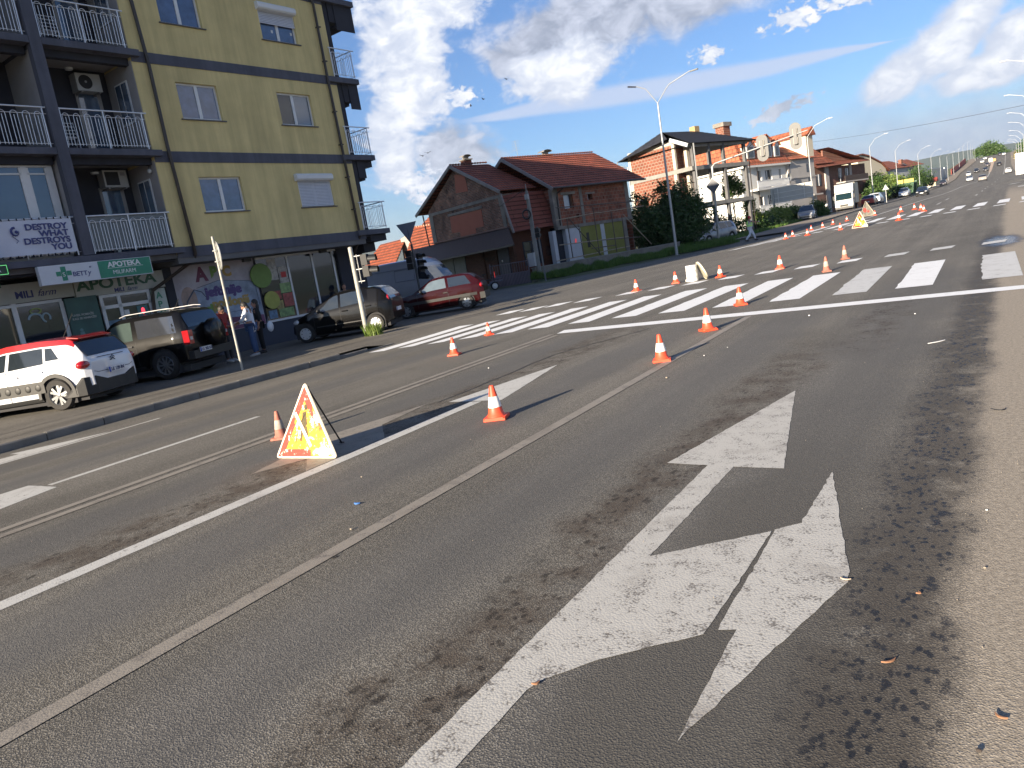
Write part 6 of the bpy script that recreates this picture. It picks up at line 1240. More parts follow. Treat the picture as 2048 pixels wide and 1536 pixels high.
RTM=brickmat('mansard_tile',(.20,.055,.036),(.16,.044,.03),(.035,.014,.011),2.4,.272,'yz',.022,.8,.6,.2)
OLDB=brickmat('old_brick_g',(.24,.085,.05),(.10,.036,.026),(.20,.165,.13),.25,.10,'xz',.022,.9,.9,.75)
NEWB=brickmat('hollow_brick',(.27,.092,.052),(.16,.055,.035),(.22,.17,.135),.33,.24,'yz',.014,.9,.6,.35)
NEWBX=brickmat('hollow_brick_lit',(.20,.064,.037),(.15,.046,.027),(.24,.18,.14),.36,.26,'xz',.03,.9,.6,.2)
CONB=M('weathered_concrete',(.20,.185,.165),.95,var=.3,sc=1.6,bump=.4,bs=25,dirt=.3); PNK=M('pink_block_infill',(.33,.115,.075),.9,var=.06,sc=2); RIDGE=M('ridge_tile',(.14,.05,.035),.8,var=.3,sc=6)
h1=thing('brick_house','unfinished two-storey red brick house with a tiled roof, scaffolding poles in front','building',(-24.41,43.46,0),R(-20))
def hp(mb,name,mat,**k): return mb.obj(name,mat,h1,**k)
f1=lambda s,z,w:(w,s,z)
b=MB(); wallcells(b,.68,7.55,3.15,5.62,[(1.42,4.25,2.25,5.15),(3.6,4.65,4.08,5.03),(2.35,3.55,2.6,3.8),(5.05,4.6,5.15,4.8)],f1,.25); b.quad((0,.68,3.15),(0,.68,5.62),(-9,.68,5.62),(-9,.68,3.15)); b.quad((0,7.55,0),(0,7.55,5.62),(-10,7.55,5.62),(-10,7.55,0)); hp(b,'brick_wall',NEWB)
for a,c_,d_,e_ in ((.45,.05,.95,3.16),(7.2,.0,7.56,3.16),(2.85,.0,3.1,3.16)):
    b=MB(); b.box(-.3,a,c_+3.16 if a==2.85 else 3.16,.035,d_,5.62); hp(b,'concrete_column',CONB)
b=MB(); b.box(-.3,.5,2.95,.06,7.62,3.158); hp(b,'concrete_band',CONB); b=MB(); b.box(-.3,1.2,5.15,.03,2.5,5.32); hp(b,'lintel',CONB); b=MB(); b.box(-.3,3.4,5.03,.03,4.3,5.15); hp(b,'lintel',CONB)
b=MB(); b.box(-.26,1.42,4.25,-.2,1.52,5.15); b.box(-.26,2.1,4.25,-.12,2.25,5.15); w=hp(b,'window_frame',M('brown_frame',(.10,.05,.03),.7)); b=MB(); b.box(-.24,1.52,4.25,-.22,2.1,5.15); b.obj('pane',M('pale_window_glass',(.30,.36,.44),.1,coat=1),w); b=MB(); b.box(-.24,3.6,4.65,-.22,3.85,5.03); hp(b,'pane',MATS['pale_window_glass'])
b=MB(); b.box(-9,.7,.0,-2.2,7.5,3.2); hp(b,'inner_core',DRK)
WHR=M('white_render',(.48,.50,.54),.9,var=.08,sc=2,dirt=.1); OLV=M('olive_insulation',(.19,.19,.05),.9,var=.12,sc=1.5)
for q in ((-.4,.02,.1,.01,.3,2.93),(-.4,1.55,.1,.012,2.5,2.94),(-.4,4.4,.1,.015,4.75,2.94),(-.4,1.2,.1,.0,1.54,2.94)): b=MB(); b.box(*q); hp(b,'rendered_pier',WHR)
b=MB(); b.box(-.4,2.51,.1,-.01,4.39,2.94); b.box(-.4,4.76,.1,-.012,6.65,2.94); hp(b,'olive_wall',OLV); b=MB(); b.box(-.35,6.66,.1,.02,6.98,2.95); hp(b,'concrete_column',CONB)
b=MB(); b.box(-.02,3.0,1.5,-.005,3.25,2.5); hp(b,'window_frame',BMT); b=MB(); b.box(-.42,.32,.1,-.36,1.18,2.93); hp(b,'door_opening',DRK); b=MB(); b.tube([(.05,1.9,1.95),(.05,1.95,2.2)],.03,5); hp(b,'red_marker',M('signal_red',(.6,.03,.02)))
# roofs
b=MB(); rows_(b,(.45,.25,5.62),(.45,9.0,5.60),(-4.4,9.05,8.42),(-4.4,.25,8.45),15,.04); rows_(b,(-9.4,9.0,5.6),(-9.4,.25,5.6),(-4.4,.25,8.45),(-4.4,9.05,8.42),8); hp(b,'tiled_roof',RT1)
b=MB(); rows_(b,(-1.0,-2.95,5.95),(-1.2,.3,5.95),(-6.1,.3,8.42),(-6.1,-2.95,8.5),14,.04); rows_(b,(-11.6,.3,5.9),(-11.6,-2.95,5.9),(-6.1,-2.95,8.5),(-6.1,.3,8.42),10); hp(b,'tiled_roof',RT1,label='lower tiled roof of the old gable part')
b=MB(); rows_(b,(-.45,-2.72,3.22),(-.25,.62,3.28),(-1.05,.62,5.7),(-1.2,-2.72,5.75),9,.035); hp(b,'mansard_slope',RTM)
b=MB()
for i in range(38): y=.3+i*.232; b.ball((-4.4,y,8.5),.1,6,(1,1.2,.7))
b2=MB()
for i in range(14): y=-2.9+i*.232; b2.ball((-6.1,y,8.55),.1,6,(1,1.2,.7))
hp(b,'ridge_tiles',RIDGE,kind='stuff'); hp(b2,'ridge_tiles',RIDGE,kind='stuff')
FAS=M('grey_fascia',(.22,.20,.19),.8,var=.2,sc=2)
def beam(mb,p,q,w,h):
    p,q=Vector(p),Vector(q); d=(q-p).normalized(); s_=d.cross(Vector((0,0,1))).normalized()*w/2; u=s_.cross(d).normalized()*h/2
    mb.hexa([p-s_-u,p+s_-u,q+s_-u,q-s_-u,p-s_+u,p+s_+u,q+s_+u,q-s_+u])
b=MB(); beam(b,(.5,.18,5.55),(-4.4,.18,8.38),.08,.2); beam(b,(-9.4,.18,5.55),(-4.4,.18,8.38),.08,.2); hp(b,'bargeboard',FAS)
b=MB(); beam(b,(-.95,-3.0,5.86),(-6.1,-3.0,8.42),.08,.2); beam(b,(-11.7,-3.0,5.85),(-6.1,-3.0,8.42),.08,.2); hp(b,'bargeboard',FAS); b=MB(); beam(b,(-.45,-2.78,3.18),(-1.2,-2.78,5.75),.1,.14); hp(b,'bargeboard',FAS)
b=MB(); b.tube([(.5,.3,5.6),(.5,9.0,5.58)],.06,6); hp(b,'gutter',PIPE); b=MB(); b.tube([(.5,1.1,5.55),(.12,.85,5.3),(.1,.8,5.0),(.08,.75,3.2)],.045,6); hp(b,'downpipe',PIPE); b=MB(); b.tube([(-11.0,-2.8,5.8),(-10.9,-2.75,3.4)],.05,6); hp(b,'downpipe',PIPE)
# gable wall
b=MB(); P=[(-.9,-2.65,3.2),(-1.15,-2.65,5.75),(-6.1,-2.65,8.3),(-10.4,-2.65,5.95),(-10.4,-2.65,3.2)]; b.quad(*P); b.quad((-.9,-2.65,3.2),(-.9,.0,3.2),(-1.15,.0,5.75),(-1.15,-2.65,5.75)); b.quad((-10.4,-2.65,0),(-10.4,-2.65,5.9),(-10.4,5,5.9),(-10.4,5,0)); hp(b,'brick_gable',OLDB)
g=lambda gg,z,o=0:(-.66-gg,-2.65-o,z)
def gp(P,name,mat,o=.02,th=.03): b=MB(); b.prism([g(a,z,o) for a,z in P],(0,th,0)); return hp(b,name,mat)
gp([(.5,5.55),(9.7,5.6),(9.7,5.82),(.5,5.74)],'concrete_beam',CONB,.05,.06); gp([(.5,3.5),(.5,5.55),(1.0,5.55),(.8,3.5)],'concrete_column',CONB,.04); gp([(9.2,3.6),(9.2,5.6),(9.72,5.6),(9.72,3.6)],'concrete_column',CONB,.04)
gp([(5.5,7.87),(4.3,7.65),(4.2,6.55),(5.7,6.65)],'infilled_window',PNK); gp([(6.95,5.2),(3.05,5.15),(3.07,4.02),(4.05,4.03),(4.1,3.7),(6.0,3.7),(6.0,4.0),(7.05,4.1)],'infilled_window',PNK); gp([(2.9,5.2),(7.2,5.25),(7.2,5.42),(2.9,5.38)],'lintel',CONB,.045)
# lean-to with corrugated fascia and ground floor
LT=brickmat('brown_ribbed_sheet',(.060,.032,.028),(.055,.03,.026),(.018,.011,.01),.16,50,'xz',.035,.6,.8,.1); BR2=brickmat('brown_facing_brick',(.15,.062,.038),(.11,.045,.03),(.05,.04,.03),.25,.08,'xz',.012,.9,.6,.3); BR3=brickmat('brown_facing_brick_side',(.15,.062,.038),(.11,.045,.03),(.05,.04,.03),.25,.08,'yz',.012,.9,.6,.3)
b=MB(); A=[(-1.1,-2.68,3.60),(-13.5,-2.68,3.56),(-14.6,-3.9,1.95+.35),(.75,-3.85,2.42)]; b.prism(A,(0,.06,-.05)); hp(b,'lean_to_roof',LT)
b=MB(); beam(b,(-1.1,-2.7,3.64),(-10.5,-2.7,3.66),.1,.06); hp(b,'flashing',M('reddish_flashing',(.20,.11,.10),.7)); b=MB(); beam(b,(.75,-3.9,2.40),(-14.6,-3.95,2.27),.08,.1); hp(b,'gutter',PIPE)
for q in ((-15,-2.66,0,-4.4,-2.5,3.4),(-4.2,-2.67,0,-2.85,-2.5,3.3),(-1.45,-2.665,0,-.9,-2.5,3.3)): b=MB(); b.box(*q); hp(b,'facing_wall',BR2); b=MB(); b.box(-1.3,-2.64,0,-.9,.62,3.25); hp(b,'side_wall',M('brown_side_render',(.15,.058,.036),.9,var=.12,sc=2))
SHT=M('grey_roller_shutter',(.16,.17,.155),.6,var=.12,sc=2,dirt=.2)
for a,c_ in ((5.95,7.4),(7.5,8.95)): b=MB(); b.box(-.66-c_,-2.72,.55,-.66-a,-2.665,2.3); hp(b,'roller_shutter',SHT)
b=MB(); b.box(-2.65,-2.70,.0,-1.5,-2.62,2.4); hp(b,'door',M('dark_blue_door',(.04,.04,.055),.6)); b=MB(); b.box(-2.3,-2.715,1.5,-2.2,-2.70,1.62); hp(b,'notice',LW)
me=textmesh('METER',.42); me.materials.clear(); me.materials.append(M('brown_letters',(.03,.018,.014),.7)); o=mobj('lettering',me,h1); mt=Matrix(((-1,0,0),(0,0,1),(0,-1,0))).transposed(); 
mt=Matrix(((1,0,0),(0,0,1),(0,-1,0))).transposed().to_4x4(); mt.translation=(-4.18,-2.70,1.72); o.matrix_local=mt; o.scale=(.95,.8,1)
b=MB(); b.box(-.95,-1.9,1.0,-.88,-.3,2.55); hp(b,'window_frame',DRK); b=MB(); b.box(-.88,-1.8,1.1,-.87,-1.2,2.5); b.box(-.88,-1.1,1.1,-.87,-.4,2.5); hp(b,'pane',M('dark_glass',(.012,.014,.022))); b=MB(); b.box(-.9,.0,1.4,-.87,.6,2.05); hp(b,'shutter',M('dark_red_panel',(.06,.025,.02),.8))
# chimneys and aerial
def chimney(x,y,z0,z1,w=.3,name='chimney',par=None,mat=None,cap=True):
    b=MB(); b.box(x-w,y-w,z0,x+w,y+w,z1); o=b.obj(name,mat or NEWBX,par or h1); 
    if cap:
        b=MB(); b.box(x-w*1.25,y-w*1.25,z1,x+w*1.25,y+w*1.25,z1+.07)
        for k in range(5): a=-w+.4*w*k+.2*w; b.tube([(x,y+a*.9,z1+.07),(x,y+a*.9,z1+.3)],.05,5)
        P=[(w*1.2*math.cos(t),w*1.0*math.sin(t)*.9) for t in [PI*k/8 for k in range(9)]]
        for (a0,c0),(a1,c1) in zip(P,P[1:]): b.quad((x-w,y+a0,z1+.25+c0*.5),(x+w,y+a0,z1+.25+c0*.5),(x+w,y+a1,z1+.25+c1*.5),(x-w,y+a1,z1+.25+c1*.5))
        b.obj('chimney_cap',CONB,o)
chimney(-6.6,-1.2,7.9,8.85,.28); chimney(-4.8,4.6,8.1,8.5,.35)
t=thing('roof_aerial','thin television aerial mast on the ridge of the brick house','aerial',(-24.41,43.46,0),R(-20)); b=MB(); b.tube([(-4.4,1.75,8.4),(-4.4,1.65,9.6)],.015,5)
for k in range(5): b.tube([(-4.6,1.5,8.95+.15*k),(-4.2,1.85,8.98+.15*k)],.01,4)
b.obj('mast',GALV,t)
# scaffold
t=thing('scaffold','rough pole scaffold with long horizontal poles in front of the brick house','scaffold',(-24.41,43.46,0),R(-20)); SCM=M('rusty_scaffold_pole',(.10,.08,.07),.8,var=.3,sc=4); SCW=M('timber_pole',(.30,.25,.19),.9,var=.2,sc=3)
for (s0,z0),(s1,z1),mt_ in (((.4,1.0),(.4,3.62),0),((1.4,.9),(1.3,3.0),0),((2.8,.9),(2.8,4.05),0),((4.4,.9),(4.4,3.6),0),((5.3,.9),(5.4,3.25),0),((6.2,.9),(6.2,1.9),0),((-.6,3.52),(3.35,3.68),1),((3.2,3.64),(7.6,3.7),1),((-.4,4.3),(7.6,4.05),0),((-.6,1.95),(5.8,1.78),1),((3.0,1.85),(7.0,1.62),0),((-1.0,.98),(5.8,1.13),1),((.5,3.53),(3.1,.7),0),((5.5,3.3),(8.0,1.0),1),((2.2,1.4),(4.4,1.35),0)):
    b=MB(); b.tube([(1.2+random.uniform(-.05,.05),s0,z0),(1.2+random.uniform(-.05,.05),s1,z1)],.032,6); b.obj('pole',SCW if mt_ else SCM,t,smooth=60)
# yard wall and gate
t=thing('yard_wall','low concrete yard wall behind the grass verge in front of the brick house','wall',(-24.41,43.46,0),R(-20)); b=MB(); b.box(2.2,-3.9,-.1,2.42,9.5,.80); b.obj('wall_body',CONB,t); b=MB(); b.box(2.15,-3.95,.803,2.47,9.5,.86); b.obj('coping',CONC,t)
t=thing('metal_gate','dark metal gate with a ribbed lower sheet and bars above, beside the concrete pole','gate',(-25.6,37.45,0),R(-70)); GT=M('gate_metal',(.12,.10,.12),.6,var=.15)
b=MB(); b.box(-.03,0,.05,.03,2.3,.72); b.obj('sheet',brickmat('ribbed_gate_sheet',(.14,.115,.135),(.12,.10,.12),(.05,.04,.05),.09,60,'yz',.02,.6,.8,.1),t)
b=MB(); b.box(-.03,0,.72,.03,2.3,.77); b.box(-.03,0,1.33,.03,2.3,1.38); b.box(-.04,-.05,0,.04,0,1.5); b.box(-.04,2.3,0,.04,2.36,1.5); b.obj('frame',GT,t); bb=MB(); bb.box(-.012,0,.77,.012,.022,1.33); bm_=bb.mesh('bar',GT)
for i in range(15): mobj('bar',bm_,t,(0,.12+.148*i,0))
# ---- red-roofed house behind, left of the brick house
r1=thing('red_roof_house','house with stepped bright orange tile roofs and a white gable, behind the van','building',(-53.17,59.95,-.64),R(70),sc=1.4)
b=MB(); rows_(b,(0,5.6,2.45),(0,-.3,2.5),(2.3,1.3,4.5),(2.3,5.6,4.5),9,.05); b.obj('tiled_roof',RT2,r1)
b=MB(); rows_(b,(.3,-2.0,3.35),(.3,-6.6,3.35),(2.3,-6.6,4.85),(2.3,-.3,5.2),8,.05); b.obj('tiled_roof',RT2,r1)
b=MB(); rows_(b,(3.0,.4,5.0),(3.0,-6.0,4.85),(5.2,-4.2,6.35),(5.2,.4,6.55),9,.05); b.obj('tiled_roof',RT2,r1)
b=MB(); b.prism([(2.0,1.7,2.4),(2.0,1.65,4.5),(2.0,.3,4.75),(2.0,-2.2,3.4),(2.0,-2.2,2.4)],(.1,0,0)); b.obj('beige_wall',M('beige_render',(.30,.27,.24),.9),r1); b=MB(); b.prism([(1.9,-.25,4.25),(1.9,-2.1,3.3),(1.9,-.75,3.0),(1.9,.15,3.0)],(.08,0,0)); b.obj('white_gable',M('bright_white_render',(.80,.80,.79),.8),r1)
b=MB(); b.box(.4,-6,0,6,5.5,2.45); b.box(2.6,-5.8,2.4,6,.2,4.8); b.obj('wall',DRK,r1); b=MB(); b.box(5.2,-1.7,6.4,5.7,-1.1,6.75); b.obj('chimney',M('chimney_orange',(.3,.1,.06),.9),r1)
b=MB()
for k in range(17): b.box(2.15,-.5-.36*k,5.02-.018*k,2.4,-.36-.36*k,5.17-.018*k)
b.obj('ridge_tiles',M('pale_ridge',(.42,.25,.17),.9),r1,kind='stuff')
b=MB(); b.tube([(5.2,-2.2,6.4),(5.2,-4.35,6.75),(5.2,-5.2,5.7)],.02,4); b.obj('aerial_wire',BMT,r1)
b=MB(); b.tube([(1.8,-6.1,4.4),(2.6,-5.4,5.5)],.09,5); b.obj('rafter',M('pale_timber',(.5,.35,.22)),r1)
# ---- unfinished house with a dark tiled roof
h2=thing('unfinished_house','unfinished three-storey house with concrete columns, hollow brick end wall and charcoal hipped roof','building',(-22.78,67.86,0),R(-18))
DT=brickmat('charcoal_roof_tile',(.04,.043,.055),(.03,.033,.043),(.008,.009,.012),.3,.1331,'yz',.025,.6,.5,.15); h2p=lambda b,n,m_,**k: b.obj(n,m_,h2,**k)  # dark lines between the charcoal courses are painted tile-lap shadows
zf=.15
b=MB(); 
b.quad((.68,-3.4,6.78),(-4.35,-3.4,6.78),(-4.35,-3.4,9.05),(.68,-3.4,9.3)); b.quad((.68,-3.4,3.65),(-4.35,-3.4,3.65),(-4.35,-3.4,6.42),(.68,-3.4,6.42)); b.quad((.68,-3.4,0),(-4.35,-3.4,0),(-4.35,-3.4,3.3),(.68,-3.4,3.3)); h2p(b,'brick_end_wall',NEWBX)
b=MB(); b.quad((.7,-3.38,0),(.7,-.9,0),(.7,-.9,9),(.7,-3.38,9)); b.quad((.7,-.9,0),(-4.3,-.9,0),(-4.3,-.9,9),(.7,-.9,9)); h2p(b,'inner_brick_wall',NEWB)
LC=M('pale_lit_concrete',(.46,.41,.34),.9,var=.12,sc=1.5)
for z0,z1 in ((6.42,6.76),(3.3,3.63)):
    b=MB(); b.box(-4.5,-3.45,z0,2.5,5.0,z1); h2p(b,'floor_slab',CONC)
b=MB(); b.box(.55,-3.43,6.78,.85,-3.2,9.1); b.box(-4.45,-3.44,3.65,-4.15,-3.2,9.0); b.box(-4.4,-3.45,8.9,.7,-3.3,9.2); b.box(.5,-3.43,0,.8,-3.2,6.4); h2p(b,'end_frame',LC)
for s_ in (-3.1,-.85,1.25,4.5):
    for d_ in (2.2,-4.2):
        if s_<0 and d_<0: continue
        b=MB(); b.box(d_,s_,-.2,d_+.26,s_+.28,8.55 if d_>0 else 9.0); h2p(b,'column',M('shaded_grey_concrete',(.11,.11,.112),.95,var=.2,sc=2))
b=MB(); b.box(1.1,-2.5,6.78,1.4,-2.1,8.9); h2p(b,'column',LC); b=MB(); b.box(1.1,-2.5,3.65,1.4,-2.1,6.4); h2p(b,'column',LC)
b=MB(); beam(b,(2.3,-3.4,8.5),(2.3,5.2,8.5),.25,.3); h2p(b,'eaves_beam',CONC); b=MB(); beam(b,(2.5,-3.7,8.5),(.7,-3.7,9.3),.1,.3); h2p(b,'white_fascia',M('pale_fascia',(.45,.5,.53),.6))
b=MB(); rows_(b,(2.75,-3.7,8.62),(2.75,6.2,8.62),(-1.2,2.4,10.35),(-1.2,-2.2,10.35),13,.04); rows_(b,(-5.1,-4.1,8.62),(.75,-4.1,9.4),(-1.2,-2.2,10.35),(-1.2,-2.2,10.35),8,.03); rows_(b,(-5.1,6.2,8.62),(-5.1,-4.1,8.62),(-1.2,-2.2,10.35),(-1.2,2.4,10.35),8); rows_(b,(2.75,6.2,8.62),(-5.1,6.2,8.62),(-1.2,2.4,10.35),(-1.2,2.4,10.35),6); h2p(b,'tiled_roof',DT)
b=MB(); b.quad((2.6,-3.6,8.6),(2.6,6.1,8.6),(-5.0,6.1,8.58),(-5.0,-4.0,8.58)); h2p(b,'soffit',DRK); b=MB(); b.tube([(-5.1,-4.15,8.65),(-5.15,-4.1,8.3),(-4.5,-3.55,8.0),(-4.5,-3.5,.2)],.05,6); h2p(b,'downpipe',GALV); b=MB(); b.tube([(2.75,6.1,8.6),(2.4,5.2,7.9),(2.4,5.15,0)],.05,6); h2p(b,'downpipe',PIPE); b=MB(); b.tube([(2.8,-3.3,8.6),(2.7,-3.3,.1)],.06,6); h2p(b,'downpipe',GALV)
b=MB(); b.box(-1.5,2.2,10.2,-.9,2.9,10.75); h2p(b,'chimney',M('tan_chimney',(.36,.25,.12),.9)); b=MB(); b.box(-4.3,-.8,-.2,2.2,4.4,.0); h2p(b,'yard_slab',CONB)
t=thing('globe_lamp','white globe lamp on a low wall post beside the silver people carrier','lamp',(-22.2,61.2,0)); b=MB(); b.ball((0,0,2.3),.2,12); b.obj('globe',LW,t); b=MB(); b.box(-.25,-.25,0,.25,.25,2.05); b.obj('post',CONC,t)
# ---- white house with orange mansard
w1=thing('white_house','white three-storey house with an orange tiled mansard, dormers and white balconies','building',(-23.56,96.73,0),R(-18)); wp=lambda b,n,m_,**k: b.obj(n,m_,w1,**k)
WHW=M('white_house_render',(.60,.60,.58),.9,var=.05,sc=1,dirt=.06); GRW=M('grey_beige_render',(.38,.36,.34),.9,var=.08,sc=1); CRM=M('cream_render',(.58,.52,.40),.9,var=.05); MT2=brickmat('orange_mansard_tile',(.42,.12,.055),(.32,.085,.04),(.12,.045,.025),.55,.5,'yz',.05,.8,.6,.25); MT3=brickmat('orange_mansard_tile_end',(.42,.12,.055),(.32,.085,.04),(.12,.045,.025),.55,.5,'xz',.05,.8,.6,.25)
op=[(-1.85,5.7,-1.0,7.1),(-.1,5.0,1.35,7.1),(3.0,5.6,3.5,7.1),(-1.8,2.7,-1.0,4.05),(-.0,2.0,1.45,4.1),(-1.8,.6,-1,1.4)]
b=MB(); wallcells(b,-5.1,4.6,0,7.55,op,f1,.3); b.quad((0,-5.1,0),(0,-5.1,7.55),(-11,-5.1,7.55),(-11,-5.1,0)); wp(b,'wall',WHW)
for a,c_,d_,e_ in op: b=MB(); b.box(-.32,a,c_,-.28,d_,e_); w=wp(b,'window',M('dark_house_glass',(.03,.035,.045),.1,spec=.8)); b=MB(); b.box(-.28,(a+d_)/2-.04,c_,-.25,(a+d_)/2+.04,e_); b.obj('mullion',PVC,w)
b=MB(); b.box(-11.2,-5.5,7.5,.6,4.9,7.72); wp(b,'cornice',WHW)
b=MB(); rows_(b,(.55,-5.5,7.72),(.55,4.9,7.72),(-1.3,3.9,11.1),(-1.3,-4.2,11.1),8,.04); wp(b,'mansard',MT2); b=MB(); rows_(b,(-11.2,-5.5,7.72),(.55,-5.5,7.72),(-1.3,-4.2,11.1),(-9.5,-4.2,11.1),8,.04); wp(b,'mansard',MT3)
b=MB(); rows_(b,(-1.2,-4.4,11.05),(-1.2,4.2,11.05),(-5.5,4.2,12.0),(-5.5,-4.4,12.0),5,.04); wp(b,'upper_roof',MT2)
b=MB(); b.quad((-1.35,-4.1,11.1),(-1.35,-4.1,7.7),(-1.35,3.8,7.7),(-1.35,3.8,11.1)); wp(b,'mansard_back',DRK)
for s0,s1,zt in ((-3.9,-2.3,10.7),(-.6,1.4,11.2),(2.0,3.2,10.6)):
    b=MB(); b.prism([(.25,s0,8.6),(.25,s0,zt-.6),(.25,(s0+s1)/2,zt),(.25,s1,zt-.6),(.25,s1,8.6)],(-1.8,0,0)); dm=wp(b,'dormer',WHW); b=MB(); b.box(.26,s0+.25,8.7,.29,s1-.25,zt-.8); b.obj('window',MATS['dark_house_glass'],dm)
    b=MB(); m_=(s0+s1)/2; b.prism([(.45,s0-.15,zt-.62),(.45,m_,zt+.12),(.45,m_,zt+.02),(.45,s0-.1,zt-.72)],(-2,0,0)); b.prism([(.45,s1+.15,zt-.62),(.45,m_,zt+.12),(.45,m_,zt+.02),(.45,s1+.1,zt-.72)],(-2,0,0)); b.obj('dormer_roof',MT2,dm)
for z0,z1,s0,s1 in ((4.7,4.95,-3.7,3.4),(1.85,2.05,-3.7,3.4)):
    b=MB(); b.box(-.02,s0,z0,1.15,s1,z1); o=wp(b,'balcony_slab',WHW); b=MB(); b.box(1.05,s0,z1+.8,1.15,s1,z1+.88); b.box(1.05,s0,z1+.05,1.15,s1,z1+.12); b.obj('handrail',PVC,o)
    bb=MB(); bb.box(1.06,0,z1+.12,1.13,.13,z1+.8); bm_=bb.mesh('baluster',PVC)
    k=s0+.05
    while k<s1-.1: mobj('baluster',bm_,o,(0,k,0)); k+=.24
b=MB(); b.box(-10,4.62,0,.3,11.0,8.0); wp(b,'side_block',GRW); b=MB(); b.box(-6,9.5,8.02,.3,11.2,10.9); wp(b,'tower_block',CRM)
b=MB(); rows_(b,(.6,4.9,8.0),(.6,11.3,8.05),(-3,9.8,10.2),(-3,4.9,10.2),7,.04); wp(b,'side_roof',MT2); b=MB(); b.prism([(.6,9.2,10.9),(.6,11.6,10.9),(.6,10.9,12.0)],(-6.5,0,0)); wp(b,'tower_roof',MT3); b=MB(); b.box(.31,4.62,5.65,.4,11.2,5.8); b.box(.31,8.7,3.2,1.2,11,3.4); wp(b,'string_course',GRW)
for s0,z0 in ((9.0,6.3),(9.2,4.4),(9.4,1.5),(10.3,1.4)): b=MB(); b.box(.3,s0,z0,.33,s0+.45,z0+1.1); wp(b,'window',MATS['dark_house_glass'])
b=MB(); b.box(-6.2,-.3,10.6,-5.0,1.1,13.5); o=wp(b,'chimney',NEWBX); b=MB(); b.box(-6.4,-.5,13.5,-4.8,1.3,14.0); b.obj('chimney_cap',CONB,o)
b=MB(); b.tube([(.7,5.0,7.9),(.3,4.9,7.2),(.2,4.75,0)],.06,5); wp(b,'downpipe',PIPE); b=MB(); b.tube([(.3,-2.2,7.5),(.2,-2.3,0)],.06,5); wp(b,'downpipe',PIPE)
t=thing('satellite_dish','grey satellite dish on the corner of the white house','satellite dish',(-23.56,96.73,0),R(-18)); b=MB(); b.lathe([(0,.0),(.3,.05),(.5,.16)],16,(.6,4.0,5.9),'x'); b.tube([(.6,4.0,5.9),(.2,4.3,5.6)],.03,5); b.obj('dish',GALV,t)
# ---- brown brick house
h4=thing('brown_house','brown brick house with rust tiled roofs and a dark balcony, behind the truck','building',(-22.16,138.12,0),R(-18)); q4=lambda b,n,m_,**k: b.obj(n,m_,h4,**k)
BB=brickmat('brown_house_brick',(.17,.075,.05),(.13,.055,.04),(.16,.12,.1),.5,.2,'yz',.02,.9,.3,.3); RT4=brickmat('rust_roof_tile',(.30,.09,.045),(.21,.06,.035),(.07,.03,.02),.4,.5,'yz',.03,.8,.5,.3)
b=MB(); b.box(-11,-8,0,0,9.7,7.8); q4(b,'wall',BB)
for q in ((.0,-4.3,.5,.25,-3.2,7.8),(.0,3.9,5.2,.2,4.6,8.0)): b=MB(); b.box(*q); q4(b,'pier',GRW)
b=MB(); rows_(b,(1.2,-8.4,7.7),(1.2,9.6,8.1),(-2.5,6,9.3),(-2.5,-6.5,9.3),6,.05); q4(b,'skirt_roof',RT4); b=MB(); b.prism([(-.6,-3.0,8.4),(-.6,-3.0,10.6),(-.6,7.5,8.5)],(-.3,0,0)); q4(b,'brick_gable',NEWBX)
b=MB(); rows_(b,(.3,10.8,8.3),(-10,10.8,8.3),(-10,-2.7,11.2),(.3,-2.7,10.9),8,.05); q4(b,'gable_roof',RT4); b=MB(); rows_(b,(.4,-7.6,8.4),(.4,-1.4,8.4),(-2,-3.4,11.2),(-2,-7.2,10.8),7,.05); q4(b,'front_roof',RT4)
b=MB(); b.box(-.02,-.6,4.9,1.6,7.4,5.1); o=q4(b,'balcony_slab',GRW); b=MB(); b.box(1.5,-.6,5.1,1.58,7.4,6.0); b.obj('railing_panel',M('dark_railing',(.05,.035,.03),.7),o)
for s0,z0,s1,z1 in ((.2,5.2,1.4,7.4),(2.5,5.3,4,7.3),(-7,5,-5.5,6.8),(-2.6,1.2,-1,3)): b=MB(); b.box(.01,s0,z0,.06,s1,z1); w=q4(b,'window',MATS['dark_house_glass']); b=MB(); b.box(.06,(s0+s1)/2-.1,z0,.1,(s0+s1)/2+.1,z1); b.obj('mullion',PVC,w)
# ---- cream house, hipped pair, warehouse
h5=thing('cream_house','cream house with a curved white gable and brown roof behind the hedge trees','building',(-22.97,180.48,0),R(-18)); b=MB(); b.prism([(0,-4,0),(0,-4,10.7),(0,-2.2,10.8),(0,.4,10.4),(0,3.5,9.5),(0,6.5,8.6),(0,8.3,7.6),(0,9.0,6.2),(0,9.0,0)],(-9,0,0)); b.obj('wall',CRM,h5)
b=MB()
P=[(-4,10.75),(-2.2,10.9),(.4,10.5),(3.5,9.6),(6.5,8.7),(9.0,7.3),(9.8,6.9)]
for (a0,c0),(a1,c1) in zip(P,P[1:]): b.hexa([(.3,a0,c0),(-9.5,a0,c0),(-9.5,a1,c1),(.3,a1,c1),(.3,a0,c0+.25),(-9.5,a0,c0+.25),(-9.5,a1,c1+.25),(.3,a1,c1+.25)])
rows_(b,(.2,9.0,7.2),(.2,13.5,7.2),(-4,12.5,9.2),(-4,8.0,9.6),6,.05); b.obj('roof',RT4,h5); b=MB(); b.box(-9,9.02,0,-.4,13,7.2); b.obj('side_wall',M('pale_blue_render',(.36,.38,.42),.9),h5)
for s0 in (10,11.5): b=MB(); b.box(-.39,s0,3.5,-.35,s0+.8,6); b.obj('window',MATS['dark_house_glass'],h5)
h6=thing('hipped_house','pale house with two rust hipped roofs and a chimney beyond the cream house','building',(-21.95,230.16,0),R(-18))
